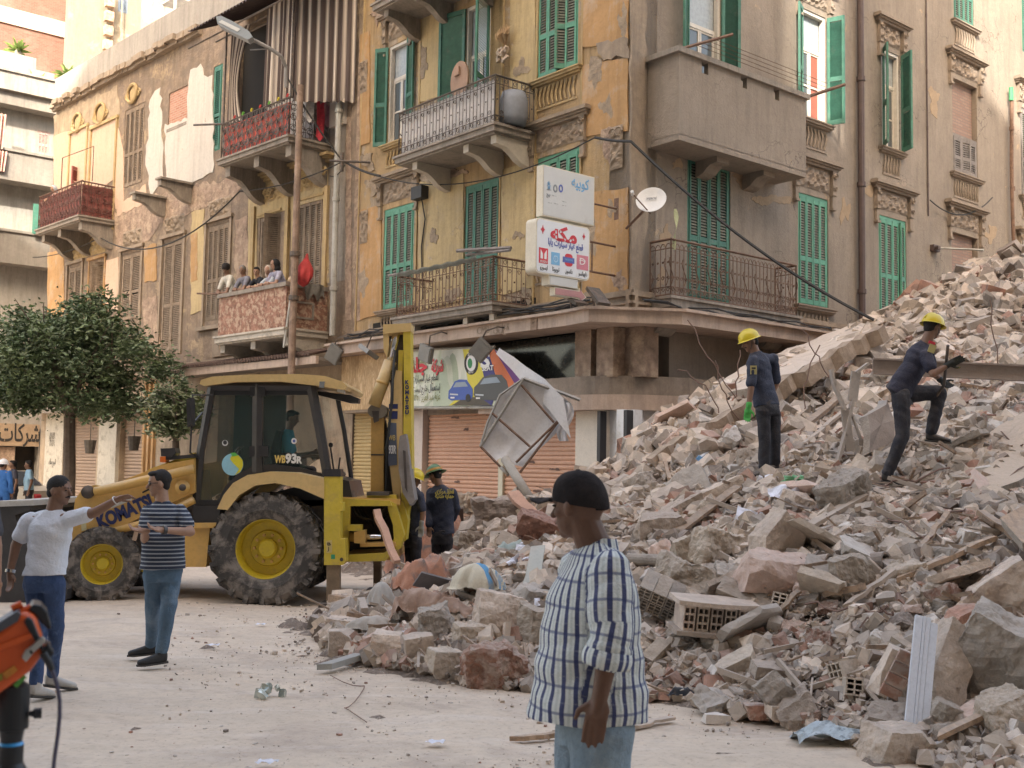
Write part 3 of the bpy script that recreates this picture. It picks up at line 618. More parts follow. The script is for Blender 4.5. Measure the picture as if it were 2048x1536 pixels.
colm(LF,-8.4,-2.6,zt+.05,ZL+.25,-.012,0,M_dark,'dark_sheet')  # near-black sheet flat on the wall above the ledge
u,z=LF.px(848,388);mb=MB();mb.box(u-.2,u+.2,-.22,0,z-.14,z+.14);mb.box(u-.28,u-.2,-.12,0,z-.05,z+.05);mb.build('junction_box',flat('black_box',(.03,.03,.03),.6),cb,LF.M)
mb=MB();mb.tube([(u+.05,-.1,z-.12),(u+.15,-.06,z-.6),(u+.02,-.05,z-1.2),(u+.12,-.05,z-2.4)],.018,4)
mb.build('wall_cable',M_cable,cb,LF.M)
mb=MB();q=[LF.w(-9.2,.5,0),LF.w(0,.5,0),RF.w(32,.5,0),RF.w(32,12,0),LF.w(-9.2,12,0)];mb.prism([(k.x,k.y)for k in q],16.2,16.4,'z');mb.build('roof',M_slab,cb,I4);mb=MB();mb.prism([(k.x,k.y)for k in q],4.62,4.84,'z');mb.build('floor_slab',M_dark,cb,I4);mb=MB();a_=[LF.w(-9.2,12,0),RF.w(32,12,0)];mb.prism([(a_[0].x,a_[0].y),(a_[1].x,a_[1].y),(a_[1].x-.5,a_[1].y+.5),(a_[0].x-.5,a_[0].y+.5)],0,16,'z');mb.build('back_wall',M_brown,cb,I4);mb=MB();mb.box(-9.2,-8.9,1,12,0,16);mb.build('party_wall',M_brown,cb,LF.M)
balcony(LF,cb,-7.1,-3.6,12.15,1.0,.95,style='bars',brackets=(-6.8,-5.6,-4.2),bh=.5)
# ================================================================== signs on the corner
def sign_box(F,u0,u1,z0,z1,y0,y1,name,label,col,rad=0.0):
 pass
def perp_frame(u,F=LF):
 o=F.w(u,0,0);f=Frame(o.x,o.y,0);a=math.degrees(math.atan2(F.ey.x,F.ey.y));return Frame(o.x,o.y,a)
PF=Frame(*LF.w(-.3,0,0).xy,50)
def rrect(a,b,c,d,r,n=5):
 out=[]
 for cx,cz,s in((b-r,d-r,0),(a+r,d-r,1),(a+r,c+r,2),(b-r,c+r,3)):
  for i in range(n+1):t=(s+i/n)*math.pi/2;out.append((cx+r*math.cos(t),cz+r*math.sin(t)))
 return out
F_red=flat('sign_red',(.62,.04,.06),.6);F_blue=flat('sign_blue',(.10,.14,.42),.6);F_lblue=flat('sign_light_blue',(.16,.42,.68),.6)
F_blk=flat('sign_black',(.03,.03,.03),.6);F_rose=flat('sign_rose',(.62,.22,.28),.6);F_gry=flat('sign_grey',(.25,.27,.29),.6);F_wht=flat('sign_white_print',(.78,.78,.78),.6)
def on(Fr,parent,x,y,body,size,m,y0,width=None,off=0.0,**k):
 u,z=Fr.px(x,y,off);return lettering(body,size,m,Fr.M@Matrix.Translation((u,y0,z))@TXT,parent,width=width,**k)
M_signw=mat('aged_sign_face',(.56,.57,.56),.5,.05,4,0,grime=(.45,.43,.4),gscale=4,glo=.55,ghi=.9)
M_signh=mat('sign_face_white',(.66,.69,.73),.4,.03,4,0,grime=(.52,.5,.47),gscale=5,glo=.6,ghi=.9)
M_signc=mat('cream_sign_case',(.66,.61,.50),.6,.08,4,0)
a,z1=PF.px(1086,329);b,_=PF.px(1189,356);_,z0=PF.px(1086,431)
s1=thing('sign_box','flat grey white sign box with a blue Arabic word above the rounded one','sign',PF.M@Matrix.Translation((a,0,z0)))
mb=MB();mb.box(a,b,0,.16,z0,z1);mb.build('sign_case',M_signc,s1,PF.M);mb=MB();mb.box(a+.02,b-.02,-.006,-.001,z0+.02,z1-.02);mb.build('sign_face',M_signw,s1,PF.M)
on(PF,s1,1160,368,arabic('كوبيه'),.26,F_lblue,-.010,.42,bold=.004)
for x,y,m_,t_ in((1110,378,F_gry,'O'),(1121,378,F_blue,'O')):on(PF,s1,x,y,t_,.18,m_,-.010,.10,bold=.008)
on(PF,s1,1097,372,'✳',.15,F_lblue,-.010,.08);on(PF,s1,1097,379,'—',.12,F_gry,-.012,.10);on(PF,s1,1096,389,arabic('بيج'),.09,F_gry,-.010,.08)
for x,y in((1099,405),(1112,407),(1128,403),(1128,411),(1108,391)):on(PF,s1,x,y,'-- -',.07,flat('faded_print',(.42,.43,.43),.6),-.010,.09)
mb=MB();u_,z_=PF.px(1189,405);mb.tube([(u_,.08,z_),(0,.08,z_)],.02,5);mb.box(-.03,0,.02,.14,z_-.2,z_+.2)
mb.build('bracket_arm',M_rustiron,s1,PF.M)
a,z1=PF.px(1073,435);b,_=PF.px(1179,453);_,z0=PF.px(1073,544)
s2=thing('sign_box','rounded white light box sign with red and blue Arabic lettering','sign',PF.M@Matrix.Translation((a,0,z0)))
mb=MB();mb.prism(rrect(a-.01,b+.01,z0-.01,z1+.01,.09),0,.26,'y');mb.build('sign_case',M_signc,s2,PF.M);mb=MB();mb.prism(rrect(a+.015,b-.015,z0+.015,z1-.015,.075),-.006,-.001,'y');mb.build('sign_face',M_signh,s2,PF.M)
on(PF,s2,1127,471,arabic('مكه'),.34,F_red,-.010,.62,bold=.014);on(PF,s2,1085,460,'✦',.2,F_red,-.010,.09);on(PF,s2,1167,474,'✦',.16,F_red,-.010,.07)
on(PF,s2,1131,490,arabic('قطع غيار سيارات يابا'),.15,F_blue,-.010,.82,bold=.004)
def pbox(x0,x1,y0_,y1_,m,yy=-.010,par=s2,nm='emblem',rr=None):
 ua=PF.px(x0,y0_)[0];ub=PF.px(x1,y0_)[0];xm=(x0+x1)/2;zz1=PF.px(xm,y0_)[1];zz0=PF.px(xm,y1_)[1]
 mb=MB();
 if rr:mb.prism(rrect(ua,ub,zz0,zz1,rr),yy,-.0065,'y')
 else:mb.box(ua,ub,yy,-.0065,zz0,zz1)
 return mb.build(nm,m,par,PF.M),(ua,ub,zz0,zz1)
_,q=pbox(1077.5,1095.5,496,527,F_red);mb=MB();ua,ub,zz0,zz1=q;w_=ub-ua;h_=zz1-zz0
mb.prism([(ua+w_*.16,zz1-h_*.1),(ua+w_*.16,zz0+h_*.3),(ua+w_*.42,zz0+h_*.3),(ua+w_*.42,zz1-h_*.38)],-.013,-.0105,'y');mb.prism([(ub-w_*.16,zz1-h_*.1),(ub-w_*.42,zz1-h_*.38),(ub-w_*.42,zz0+h_*.3),(ub-w_*.16,zz0+h_*.3)],-.013,-.0105,'y')
mb.build('emblem',F_wht,s2,PF.M);on(PF,s2,1086.5,523.5,'ISUZU',.055,F_wht,-.012,w_*.75)
_,q=pbox(1102,1119,505,530,F_lblue);ua,ub,zz0,zz1=q;on(PF,s2,1110.5,517,'T',.12,flat('pale_blue_print',(.4,.62,.8),.6),-.012,.08);on(PF,s2,1110.5,519,'O',.17,flat('pale_blue_print',(.4,.62,.8),.6),-.012,.11)
pbox(1129,1145,508,533,F_red,rr=.065);pbox(1125,1148,515,526,F_blue,yy=-.013);on(PF,s2,1136.5,520.5,'NISSAN',.05,F_lblue,-.015,.17)
pbox(1153,1176,511,540,F_rose);on(PF,s2,1164,524,'D',.17,F_wht,-.012,.13);on(PF,s2,1164,521,'~',.15,F_wht,-.013,.15)
for x,y,t_,wd in((1087,537,'ايسوزو',.17),(1111,541,'تويوتا',.16),(1137,545,'داتسون',.17),(1165,550,'دايهاتسو',.2)):on(PF,s2,x,y-2,arabic(t_),.11,F_blk,-.010,wd)
mb=MB()
for y in(480,540):u_,z_=PF.px(1179,y);mb.tube([(u_,.1,z_),(-.01,.1,z_)],.022,5)
u_,z_=PF.px(1192,510);mb.tube([(u_,.1,PF.px(1179,480)[1]),(u_,.1,PF.px(1179,540)[1])],.015,5);mb.build('bracket_arm',M_rustiron,s2,PF.M)
a,z1=PF.px(1099,551);b,_=PF.px(1157,560);_,z0=PF.px(1099,569)
s3=thing('arrow_sign','small pink arrow sign hanging under the rounded light box','sign',PF.M@Matrix.Translation((a,0,z0)))
mb=MB();mb.box(a,b,.02,.2,z0,z1+.04);mb.build('sign_case',M_signc,s3,PF.M);mb=MB();mb.box(a+.03,b-.01,.012,.018,z0+.01,z1);mb.build('sign_face',M_signw,s3,PF.M)
a,z1=PF.px(1112,573);b,_=PF.px(1161,581);c,_=PF.px(1176,584);_,z0=PF.px(1112,590);zm=(z0+z1)/2-.03
mb=MB();mb.prism([(a,z0),(b,z0),(b,z0-.07),(c,zm),(b,z1+.05),(b,z1),(a,z1)],.04,.16,'y');mb.build('arrow_board',M_signc,s3,PF.M)
mb=MB();mb.prism([(a+.02,z0+.02),(b+.02,z0+.02),(b+.02,z0-.04),(c-.03,zm),(b+.02,z1+.02),(b+.02,z1-.02),(a+.02,z1-.02)],.03,.038,'y');mb.build('arrow_face',mat('faded_pink',(.50,.26,.26),.7,.1,4),s3,PF.M)
u,z=RF.px(1303,403,.7);dp=RF.w(u,-.7,z)
ds=thing('satellite_dish','white satellite dish on the corner beside the sign boxes','satellite dish',(dp.x,dp.y,dp.z))
dirv=Vector((-.25,-.85,.42)).normalized();M=frame_matrix(dp,dirv);mb=MB()
mb.lathe([(0,0),(.1,.006),(.2,.028),(.262,.055),(.267,.055),(.262,.045),(.2,.015),(0,-.014)],28,M)
mb.build('dish',mat('dish_white',(.68,.66,.62),.5,.05,5),ds,smooth=True)
mb=MB();arm0=M@Vector((-.2,-.12,.0));
mb.tube([M@Vector((0,-.25,-.02)),M@Vector((-.28,-.05,.30))],.012,5);mb.tube([M@Vector((0,0,-.03)),RF.w(u+.1,0,z-.35)],.025,6);mb.build('feed_arm',M_rustiron,ds)
mb=MB();mb.tube([M@Vector((-.28,-.05,.26)),M@Vector((-.28,-.05,.36))],.03,8);mb.build('receiver',mat('dish_white',(.68,.66,.62)),ds)
lettering('imperial',.07,F_blk,M@Matrix.Translation((0,.05,.03))@Matrix.Rotation(R(0),4,'Z'),ds,width=.17)
mb=MB();uu,zz=RF.px(1312,425,.05);mb.grid(lambda i,j:(uu+.02+.07*(i-.5)*(1-.4*j)+.03*math.sin(j*5),-.5+.03*math.sin(j*9+i*3),zz-.75*j),4,10)
tag(mb.build('cloth_strip',mat('pale_green_cloth',(.45,.48,.30),.9,.2,8),None,RF.M),'pale green rag hanging under the satellite dish','rag')
u,z=RF.px(1868,500);fl=thing('wall_floodlight','small floodlight on a long arm on the brown wall over the rubble','floodlight',RF.w(u,0,z))
mb=MB();mb.tube([(u,0,z+.05),(u+.25,-1.1,z-.12)],.025,5);mb.build('arm',M_pvc,fl,RF.M);mb=MB();mb.box(u-.18,u+.1,-.1,.02,z-.05,z+.10);mb.box(u-.16,u-.05,-.2,-.1,z-.02,z+.05);mb.build('lamp_head',M_dkpipe,fl,RF.M)
# ================================================================== banner over the shop
bo=.42
bp=[(820,704),(900,699),(988,697),(998,704),(1022,735),(1052,768),(1030,790),(1000,811),(905,812.5),(820,813)]
bn=thing('shop_banner','printed shop banner with Arabic lettering, car pictures and coloured stripes above the pink roller door','banner',LF.w(LF.px(820,813,bo)[0],-bo,LF.px(820,813,bo)[1]))
def bpoly(pts,m,y,nm,th=.003,M=None):
 q=[LF.px(x,yy,bo)for x,yy in pts];mb=MB();y+=.0 if nm=='banner_sheet' else.021;mb.prism(q,-bo-y-th,-bo-y,'y');return mb.build(nm,m,bn,LF.M)
M_ban=mat('banner_print',(.50,.56,.44),.7,.05,2,0,fn=lambda nt,v,cur:mixc(nt,ramp(nt,noise_(nt,mapping(nt,v,(1.5,1.5,.5)),1.2,3,.5,1.5),.45,.7),(.68,.70,.62),(.40,.48,.33)))
bpoly(bp,M_ban,0,'banner_sheet',.02)
mb=MB();
for(x0_,y0_),(x1_,y1_)in(((818,816),(1004,815)),((818,701),(990,694)),((818,700),(818,816))):
 a=LF.px(x0_,y0_,bo);b=LF.px(x1_,y1_,bo);mb.tube([(a[0],-bo,a[1]),(b[0],-bo,b[1])],.03,4)
mb.build('banner_frame',M_pvc,bn,LF.M)
for k in range(3):bpoly([(868-k*9+i*4,812)for i in(0,)]+[(885+k*11+12*math.cos(t),762+k*3-(46+8*k)*math.sin(t))for t in[math.pi*(1-i/8)for i in range(9)]]+[(915+k*6,812)][:0]+[(917+k*9,812)],flat('banner_tint%s'%'abc'[k],((.42,.50,.38),(.55,.6,.5),(.46,.54,.42))[2-k],.7),.001+.001*(2-k),'banner_motif',.001)
bpoly([(928,699),(957,698),(975,775),(935,811),(900,811),(940,775)],flat('banner_yellow',(.66,.58,.08),.6),.006,'banner_stripe')
bpoly([(957.2,698),(977,697.5),(1000,775),(985,811.5),(937,811),(975.2,775)],flat('banner_navy',(.05,.05,.20),.6),.006,'banner_stripe');bpoly([(977.2,697.5),(990,698),(1030,765),(1016,797),(1001,775)],flat('banner_orange',(.62,.16,.06),.6),.006,'banner_stripe')
bpoly([(990.5,699),(997,704.5),(1022,735),(1050,768),(1031,766)],flat('banner_purple',(.14,.04,.20),.6),.006,'banner_stripe')
def ell(cx,cy,rx,ry,n=22):return[(cx+rx*math.cos(2*math.pi*i/n),cy+ry*math.sin(2*math.pi*i/n))for i in range(n)]
bpoly(ell(945,727,14,23),F_blk,.010,'emblem');bpoly(ell(945,727,9.5,16),F_wht,.014,'emblem');bpoly(ell(943,727,4.5,10),flat('sign_green',(.03,.25,.10),.6),.018,'emblem')
def bt(x,y,body,size,m,width,**k):u,z=LF.px(x,y,bo);return lettering(body,size,m,LF.M@Matrix.Translation((u,-bo-.045,z))@TXT,bn,width=width,**k)
bt(974,722,'S',.42,F_wht,.3,bold=.015);bt(979,737,'SEAT',.14,F_wht,.36,bold=.004);bt(945,709.5,'ŠKODA',.09,F_wht,.2)
bt(945,744.5,'AUTO',.08,F_wht,.16);bt(878,733,arabic('شركة'),.36,F_red,.42,bold=.012);bt(838,732,arabic('جلد'),.42,F_red,.72,bold=.018);bt(842,722,arabic('إسكندرية'),.16,flat('olive_print',(.25,.25,.1),.6),.5)
bt(850,757,arabic('لقطع غيار السيارات الا'),.2,F_blk,1.05);bt(853,777,arabic('إستعمال خارج ليست د'),.2,F_blk,1.1);bt(850,795,'٢٧٤٢٧٢٥ / '+arabic('عزبة عبد العزيز'),.2,flat('olive_print',(.25,.25,.1),.6),1.2)
bpoly([(905,811),(928,797),(960,793),(985,811)],flat('banner_road',(.10,.09,.07),.7),.009,'banner_motif',.001)
for c_,pts,gp,lights in(('blue',[(899,797),(900,782),(905,776),(912,763),(922,759),(936,760),(943,770),(948,779),(948,793),(944,799),(905,801)],[(909,775),(915,765),(933,764),(939,773)],[(902,790),(908,790)]),('grey',[(950,790),(951,775),(958,768),(968,755),(985,749),(1006,750),(1016,762),(1020,778),(1016,797),(1006,802),(956,799)],[(963,769),(971,757),(996,754),(1004,765)],[(955,781),(962,781)])):
 col=(.03,.09,.38)if c_=='blue' else(.06,.065,.07)
 bpoly(pts,flat('car_picture_'+c_,col,.4),.012,'car_picture');bpoly(gp,flat('picture_glass',(.25,.32,.4),.3),.016,'car_picture')
 x0=min(p_[0]for p_ in pts);x1=max(p_[0]for p_ in pts);ym=max(p_[1]for p_ in pts)
 bpoly([(x0+4,ym-14),(x0+20,ym-13),(x0+20,ym-10),(x0+4,ym-11)],flat('picture_light',(.5,.55,.6),.4),.016,'car_picture');bpoly(ell(x1-9,ym-5,5,8,12),F_blk,.016,'car_picture')
 bpoly([(x0+5,ym-7),(x0+13,ym-7),(x0+13,ym-4),(x0+5,ym-4)],F_wht,.017,'car_picture')
TF=Frame(*P(1050,850,18.3).xy,96)
def tp(x,y,off=0.0):u,z=TF.px(x,y,off);return u,z
tb=thing('torn_banner','torn white back of the banner sagging from a bent steel frame','banner',TF.M)
ctr=[(1047,757),(1000,790),(972,850),(961,893),(990,925),(1002,915),(1016,942),(1032,930),(1050,935),(1078,900),(1112,868),(1136,846),(1140,806),(1120,790),(1090,772)]
mb=MB();q=[tp(*c)for c in ctr];cx_=sum(a for a,b in q)/len(q);cz_=sum(b for a,b in q)/len(q)
rings=7;vs=[]
for k in range(rings+1):
 for a,b in ragged([Vector(p_)for p_ in q],0,.12,rn):
  t=k/rings;uu=cx_+(a-cx_)*t;zz=cz_+(b-cz_)*t;vs.append((uu,-.06+.09*(1-t*t)+.035*noise.noise(Vector((uu*3,zz*3,1))),zz))
n=len(vs)//(rings+1);mb.add(vs,[(k*n+i,k*n+(i+1)%n,(k+1)*n+(i+1)%n,(k+1)*n+i)for k in range(rings)for i in range(n)])
M_vinyl=mat('white_vinyl',(.62,.62,.64),.55,.08,3,.1,15,grime=(.5,.46,.42),gscale=2.5,glo=.55,ghi=.85)
mb.build('vinyl_sheet',M_vinyl,tb,TF.M,smooth=True)
def tt(pts,r,nm,m,off=0.0):mb=MB();mb.tube([(tp(x,y,off)[0],-off,tp(x,y,off)[1])for x,y in pts],r,4);return mb.build(nm,m,tb,TF.M)
for pts in([(1047,757),(961,893)],[(1047,757),(1000,790),(975,845),(961,893)],[(1043,770),(1108,845)],[(984,826),(1060,893)],[(961,893),(1012,945)],[(1122,836),(1032,925)],[(1122,836),(1040,945)],[(1047,757),(1160,800)]):
 tt(pts,.03 if pts[0]==(1047,757)and len(pts)==2 else.02,'frame_bar',M_rustiron if pts[0][0]!=1047 else mat('grey_steel',(.3,.28,.25),.7,.2,6),.10)
mb=MB();st=[tp(x,y)for x,y in((990,697),(1020,722),(1050,752),(1095,790),(1136,838))]
mb.grid(lambda i,j:(np.interp(i,[0,.25,.5,.75,1],[s_[0]for s_ in st])+(.08-.3*i)*(j-.5)*.6,.15*math.sin(i*5)-.15+.05*j+(1-i)*.5,np.interp(i,[0,.25,.5,.75,1],[s_[1]for s_ in st])+(j-.5)*(.10+.55*i)),24,4)
mb.build('vinyl_strip',M_vinyl,tb,TF.M,smooth=True)
mb=MB();mb.grid(lambda i,j:(tp(1122,840)[0]+.16*i+.06*math.sin(j*6),-.12+.04*math.sin(i*9+j*7),tp(1122,806)[1]-.62*j),8,12);mb.build('torn_rag',M_vinyl,tb,TF.M,smooth=True)
mb=MB();mb.tube([P(1010,918,18.2),P(1060,997,17.6)],.075,12);mb.tube([P(1002,935,18.2),P(1017,950,18.1)],.03,6)
tag(mb.build('fallen_pole',mat('grey_painted_pole',(.36,.33,.29),.7,.15,5,.1),None,smooth=True),'thick grey pole leaning up to the torn banner','pole')
for i,(x,y,F,ang,lab)in enumerate(((852,707,LF,0,'floodlight hanging over the printed banner'),(962,700,LF,1,'floodlight by the coloured stripes of the banner'),(737,703,LF,2,'floodlight above the plywood hoarding'),(668,708,NF,3,'floodlight hanging at the left end of the plywood hoarding'))):
 u,z=F.px(x,y,.9);ft=thing('floodlight','grey rectangular '+lab,'floodlight',F.w(u,-.9,z))
 M=F.M@Matrix.Translation((u,-.9,z))@Matrix.Rotation(R((20,-35,25,-50)[i]),4,'Y')@Matrix.Rotation(R((5,30,65,30)[i]),4,'X')
 mb=MB();mb.obox(M,.42,.09,.34);mb.obox(M@Matrix.Translation((0,-.05,0)),.38,.02,.30);mb.build('lamp_head',mat('floodlight_grey',(.20,.20,.19),.5,.15,5),ft)
 mb=MB();pz=4.3 if F is LF else 4.4;mb.tube([M@Vector((0,.05,.1)),F.w(u+.2,-.95,z+.35),F.w(u+.45,-.85,z+.42),F.w(u+.6,-.6,4.42)],.016,5);mb.build('arm',M_iron,ft)
for(u_,dx)in((LF.px(1135,640,.8)[0],0),(LF.px(1180,640,.8)[0],.3)):
 mb=MB();mb.tube([LF.w(u_,-.7,4.6),LF.w(u_+.15,-.9,4.85),LF.w(u_+.35,-1.0,4.7)],.02,4);mb.obox(LF.M@Matrix.Translation((u_+.4,-1.0,4.72))@Matrix.Rotation(.5+dx,4,'Y'),.42,.3,.06)
 tag(mb.build('bent_bracket',M_iron,None),'bent dark lamp bracket lying on the stone ledge at the corner, '+('nearer the sign' if dx==0 else 'nearer the corner edge'),'bracket')
mb=MB();rn=random.Random(11)
for k in range(5):
 mb.tube([LF.w(-8.6+i*.55,-.55-.25*rn.random(),4.62+.10*rn.random()+.03*k)for i in range(16)],.014+.006*(k%2),4)
for k in range(3):mb.tube([RF.w(-.4+i*.6,-.5-.3*rn.random(),4.62+.09*rn.random())for i in range(10)],.014,4)
tag(mb.build('loose_wires',M_cable,None),'tangle of loose wires lying along the pink stone ledge','wires')
# ================================================================== peeling building on the left
nb=thing('peeling_building','long old building with peeling plaster, white parapet and shuttered windows','building',NF.M)
def nrect(xl,xr,yt,yb):return rect(NF,xl,xr,yt,yb)
ZP0,ZP1=14.7,15.78
NWN={'bw':nrect(251,291,212,370),'bi':nrect(339,376,178,318),'gs':nrect(428,446,130,300),'cd':nrect(470,560,40,262),'sm':nrect(146,173,330,392),'l1':nrect(138,165,533,640),'l2':nrect(182,210,524,640),'l3':nrect(245,284,505,640),'l4':nrect(328,368,480,702),'l5':nrect(416,461,448,640),'l6':nrect(521,562,428,640),'l7':nrect(596,647,398,640)}
UE=-18.9
wall(NF,nb,'wall',M_peel,UE,0,4.6,ZP0,list(NWN.values()))
mb=MB();mb.box(UE-.1,.0,-.06,.5,ZP0+.14,ZP1);mb.build('parapet',M_para,nb,NF.M)
mb=MB();rn=random.Random(4);u=UE-.15
while u<-8.2:
 l=rn.uniform(.15,.5);d_=rn.uniform(.18,.34);h=rn.uniform(-.04,.03);mb.box(u,u+l-.01,-d_,0,ZP0-.05+h,ZP0+.13+h*.5);mb.box(u,u+l-.01,-d_*.6,-.0,ZP0-.16,ZP0-.05+h);u+=l
mb.build('broken_cornice',M_trim,nb,NF.M)
def npatch(m,pts,off=.02,amp=.10,step=.22,seed=1):return patch(NF,nb,m,pts,off,amp,step,seed=seed)
npatch(M_pink,[(107,275),(140,262),(184,250),(232,232),(247,300),(249,400),(232,418),(226,360),(108,440)],.02,.05,.3,2)
npatch(M_pink,[(228,395),(250,402),(292,368),(294,402),(236,432)],.021,.05,.2,3)
npatch(M_pink,[(212,520),(238,514),(238,620),(212,622)],.02,.03,.3,4);npatch(M_orange,[(96,505),(128,498),(130,640),(96,640)],.02,.05,.3,5)
npatch(mat('stained_beige_plaster',(.42,.33,.235),.92,.2,3,.7,16,grime=(.28,.215,.16),gscale=2,glo=.48,ghi=.62,streak=.4),[(108,232),(235,170),(240,205),(240,232),(184,250),(108,275)],.016,.10,.25,6)
npatch(M_white,[(301,200),(311,182),(322,175),(327,360),(303,392),(292,330)],.02,.10,.2,7)
npatch(M_white,[(331,248),(376,238),(378,165),(382,140),(402,128),(408,150),(426,150),(427,345),(378,372),(332,378)],.022,.08,.2,8)
npatch(M_orange,[(288,495),(313,487),(314,560),(290,566)],.02,.04,.2,9);npatch(M_yellow,[(384,425),(410,418),(408,620),(382,630)],.02,.05,.25,10)
npatch(M_orange,[(383,470),(396,465),(396,560),(384,565)],.03,.04,.2,11)
npatch(M_yellow,[(498,372),(657,322),(659,565),(648,568),(648,398),(596,412),(596,560),(585,560),(583,418),(515,438),(514,600),(498,605)],.024,.015,.4,12)
npatch(M_rubwall,[(230,425),(300,395),(380,375),(500,345),(505,370),(410,415),(320,445),(300,480),(232,500)],.012,.10,.2,13)
npatch(M_rubwall,[(284,600),(312,590),(322,700),(296,712)],.014,.08,.2,14);npatch(M_rubwall,[(470,440),(496,430),(496,560),(472,565)],.014,.08,.2,15)
npatch(M_slab,[(655,232),(692,225),(692,560),(657,570)],.010,.04,.3,16);npatch(M_rubwall,[(692,20),(703,18),(703,640),(692,640)],.012,.03,.2,17)
mb=MB();a=NF.px(664,100,.1)[0];mb.box(a,NF.px(692,100,.1)[0],-.12,0,NF.px(678,250,.1)[1],16.3);mb.build('white_pilaster',M_white,nb,NF.M)
W=lambda k,*a,**k2:window(NF,nb,*NWN[k],*a,**k2)
W('bw','closed',m=M_brownsh,leaves=4,mslat=M_brownsh);W('gs','closed',m=M_green,leaves=1,mslat=M_green)
for k in('l1','l3','l4','l5','l7'):W(k,'closed',m=M_brownsh,leaves=4 if k in('l5','l7')else 2,mslat=M_brownsh)
W('l2','closed',m=M_brownsh,leaves=2,mslat=M_brownsh,angs=(0,70));W('l6','closed',m=M_brownsh,leaves=2,mslat=M_brownsh,angs=(8,62));W('sm','closed',m=M_maroon,leaves=3,mslat=M_maroon,angs=(0,60,0))
a,b,c,d=NWN['bi'];zq=NF.px(357,250)[1];mb=MB();mb.box(a,b,.03,.1,zq,d);mb.build('brick_infill',M_brickw,nb,NF.M)
mb=MB();mb.box(a-.03,b+.03,-.03,.1,zq-.10,zq);mb.box(a,a+.22,.0,.1,c,zq-.1);mb.build('new_lintel',M_slab,nb,NF.M)
mb=MB();a2=a+.22
for uu in(a2,(a2+b)/2-.03,b-.06):mb.box(uu,uu+.06,.03,.09,c,zq-.1)
mb.box(a2,b,.04,.08,zq-.16,zq-.1);mb.box(a2,b,.04,.08,c,c+.06);wn=mb.build('window',M_casew,nb,NF.M,label='small new window with blue glass under brick infill')
mb=MB();mb.box(a2+.06,b-.06,.055,.06,c+.06,zq-.16);mb.build('pane',mat('blue_glass',(.12,.32,.70),.15,.3,3,0),wn,NF.M)
for x0,x1,xm,ym,r_ in((142,174,157,246,.36),(184,232,203,228,.40)):
 a=NF.px(x0,300)[0];b=NF.px(x1,300)[0];z1=NF.px((x0+x1)/2,250 if x0==184 else 262)[1];mb=MB();zb_=9.4
 mb.box(a-.1,a,-.07,0,zb_,z1);mb.box(b,b+.1,-.07,0,zb_,z1);mb.box(a-.14,b+.14,-.09,0,z1,z1+.1)
 u,z=NF.px(xm,ym);mb.tube([(u+r_*math.cos(t*.4),-.07,z+r_*.9*math.sin(t*.4))for t in range(17)],.05,6);mb.lathe([(0,.06),(r_*.6,.05),(r_*.85,0)],14,Matrix.Translation((u,0,z))@Matrix.Rotation(R(90),4,'X'))
 scroll(mb,u-r_*1.1,z-.1,.16,-.05,s=-1,t=.03);scroll(mb,u+r_*1.1,z-.1,.16,-.05,t=.03);mb.build('blind_arch',M_trimo if x0==184 else M_yellow,nb,NF.M)
u,z=NF.px(268,188);mb=MB();mb.tube([(u+.34*math.cos(t*.4),-.07,z+.3*math.sin(t*.4))for t in range(17)],.06,6);mb.lathe([(0,.07),(.2,.05),(.3,0)],14,Matrix.Translation((u,0,z))@Matrix.Rotation(R(90),4,'X'));scroll(mb,u+.4,z-.05,.15,-.05,t=.03);scroll(mb,u-.4,z-.05,.15,-.05,t=.03,s=-1)
mb.build('medallion',M_trimo,nb,NF.M)
for k in('l1','l2','l3','l4','l5'):
 a,b,c,d=NWN[k];mb=MB();mb.box(a-.12,a-.02,-.05,0,c-.1,d+.1);mb.box(b+.02,b+.12,-.05,0,c-.1,d+.1);mb.box(a-.16,b+.16,-.09,0,d+.1,d+.2)
 if k in('l3','l5','l4'):relief(mb,a,b,d+.22,d+.75,ord(k[1]),.09)
 mb.build('window_surround',M_trim if k!='l2' else M_orange,nb,NF.M)
a=NWN['l1'][0];b=NWN['l2'][1];d=NWN['l1'][3];mb=MB();relief(mb,a,b,d+.22,d+.85,5,.09,40,12);moulding(mb,a-.2,b+.2,d+.88,((.06,.08),(.05,.15),(.05,.2)));mb.build('twin_window_head',M_trimo,nb,NF.M)
a=NWN['l6'][0]-.35;b=NWN['l7'][1]+.3;d=NWN['l7'][3]
mb=MB();relief(mb,a+.2,b-.2,d+.2,d+.75,8,.08,46,12);moulding(mb,a,b,d+.8,((.08,.10),(.05,.2),(.07,.28)));
for uu in(a+.02,(NWN['l6'][1]+NWN['l7'][0])/2-.07,b-.16):mb.box(uu,uu+.14,-.09,0,5.9,d+.2);scroll(mb,uu+.07,d+.55,.12,-.16,t=.03)
for k in('l6','l7'):q=NWN[k];mb.box(q[0]-.06,q[1]+.06,-.06,0,q[3]+.01,q[3]+.08);u=(q[0]+q[1])/2;scroll(mb,u-.1,d+.45,.13,-.12,s=-1,t=.03);scroll(mb,u+.1,d+.45,.13,-.12,t=.03)
mb.build('portal_frame',M_trimo,nb,NF.M)
mb=MB();a=NWN['l5'][0]-.3;mb.box(a,a+2.2,-.12,0,5.55,5.66);mb.box(a+.9,a+2.1,-.05,0,4.75,5.5);u=a+1.5;mb.tube([(u+.2*math.cos(t*.5),-.06,5.12+.3*math.sin(t*.5))for t in range(14)],.04,5);mb.box(u-.03,u+.03,-.07,0,4.85,5.4);mb.build('parapet_panel',M_trim,nb,NF.M)
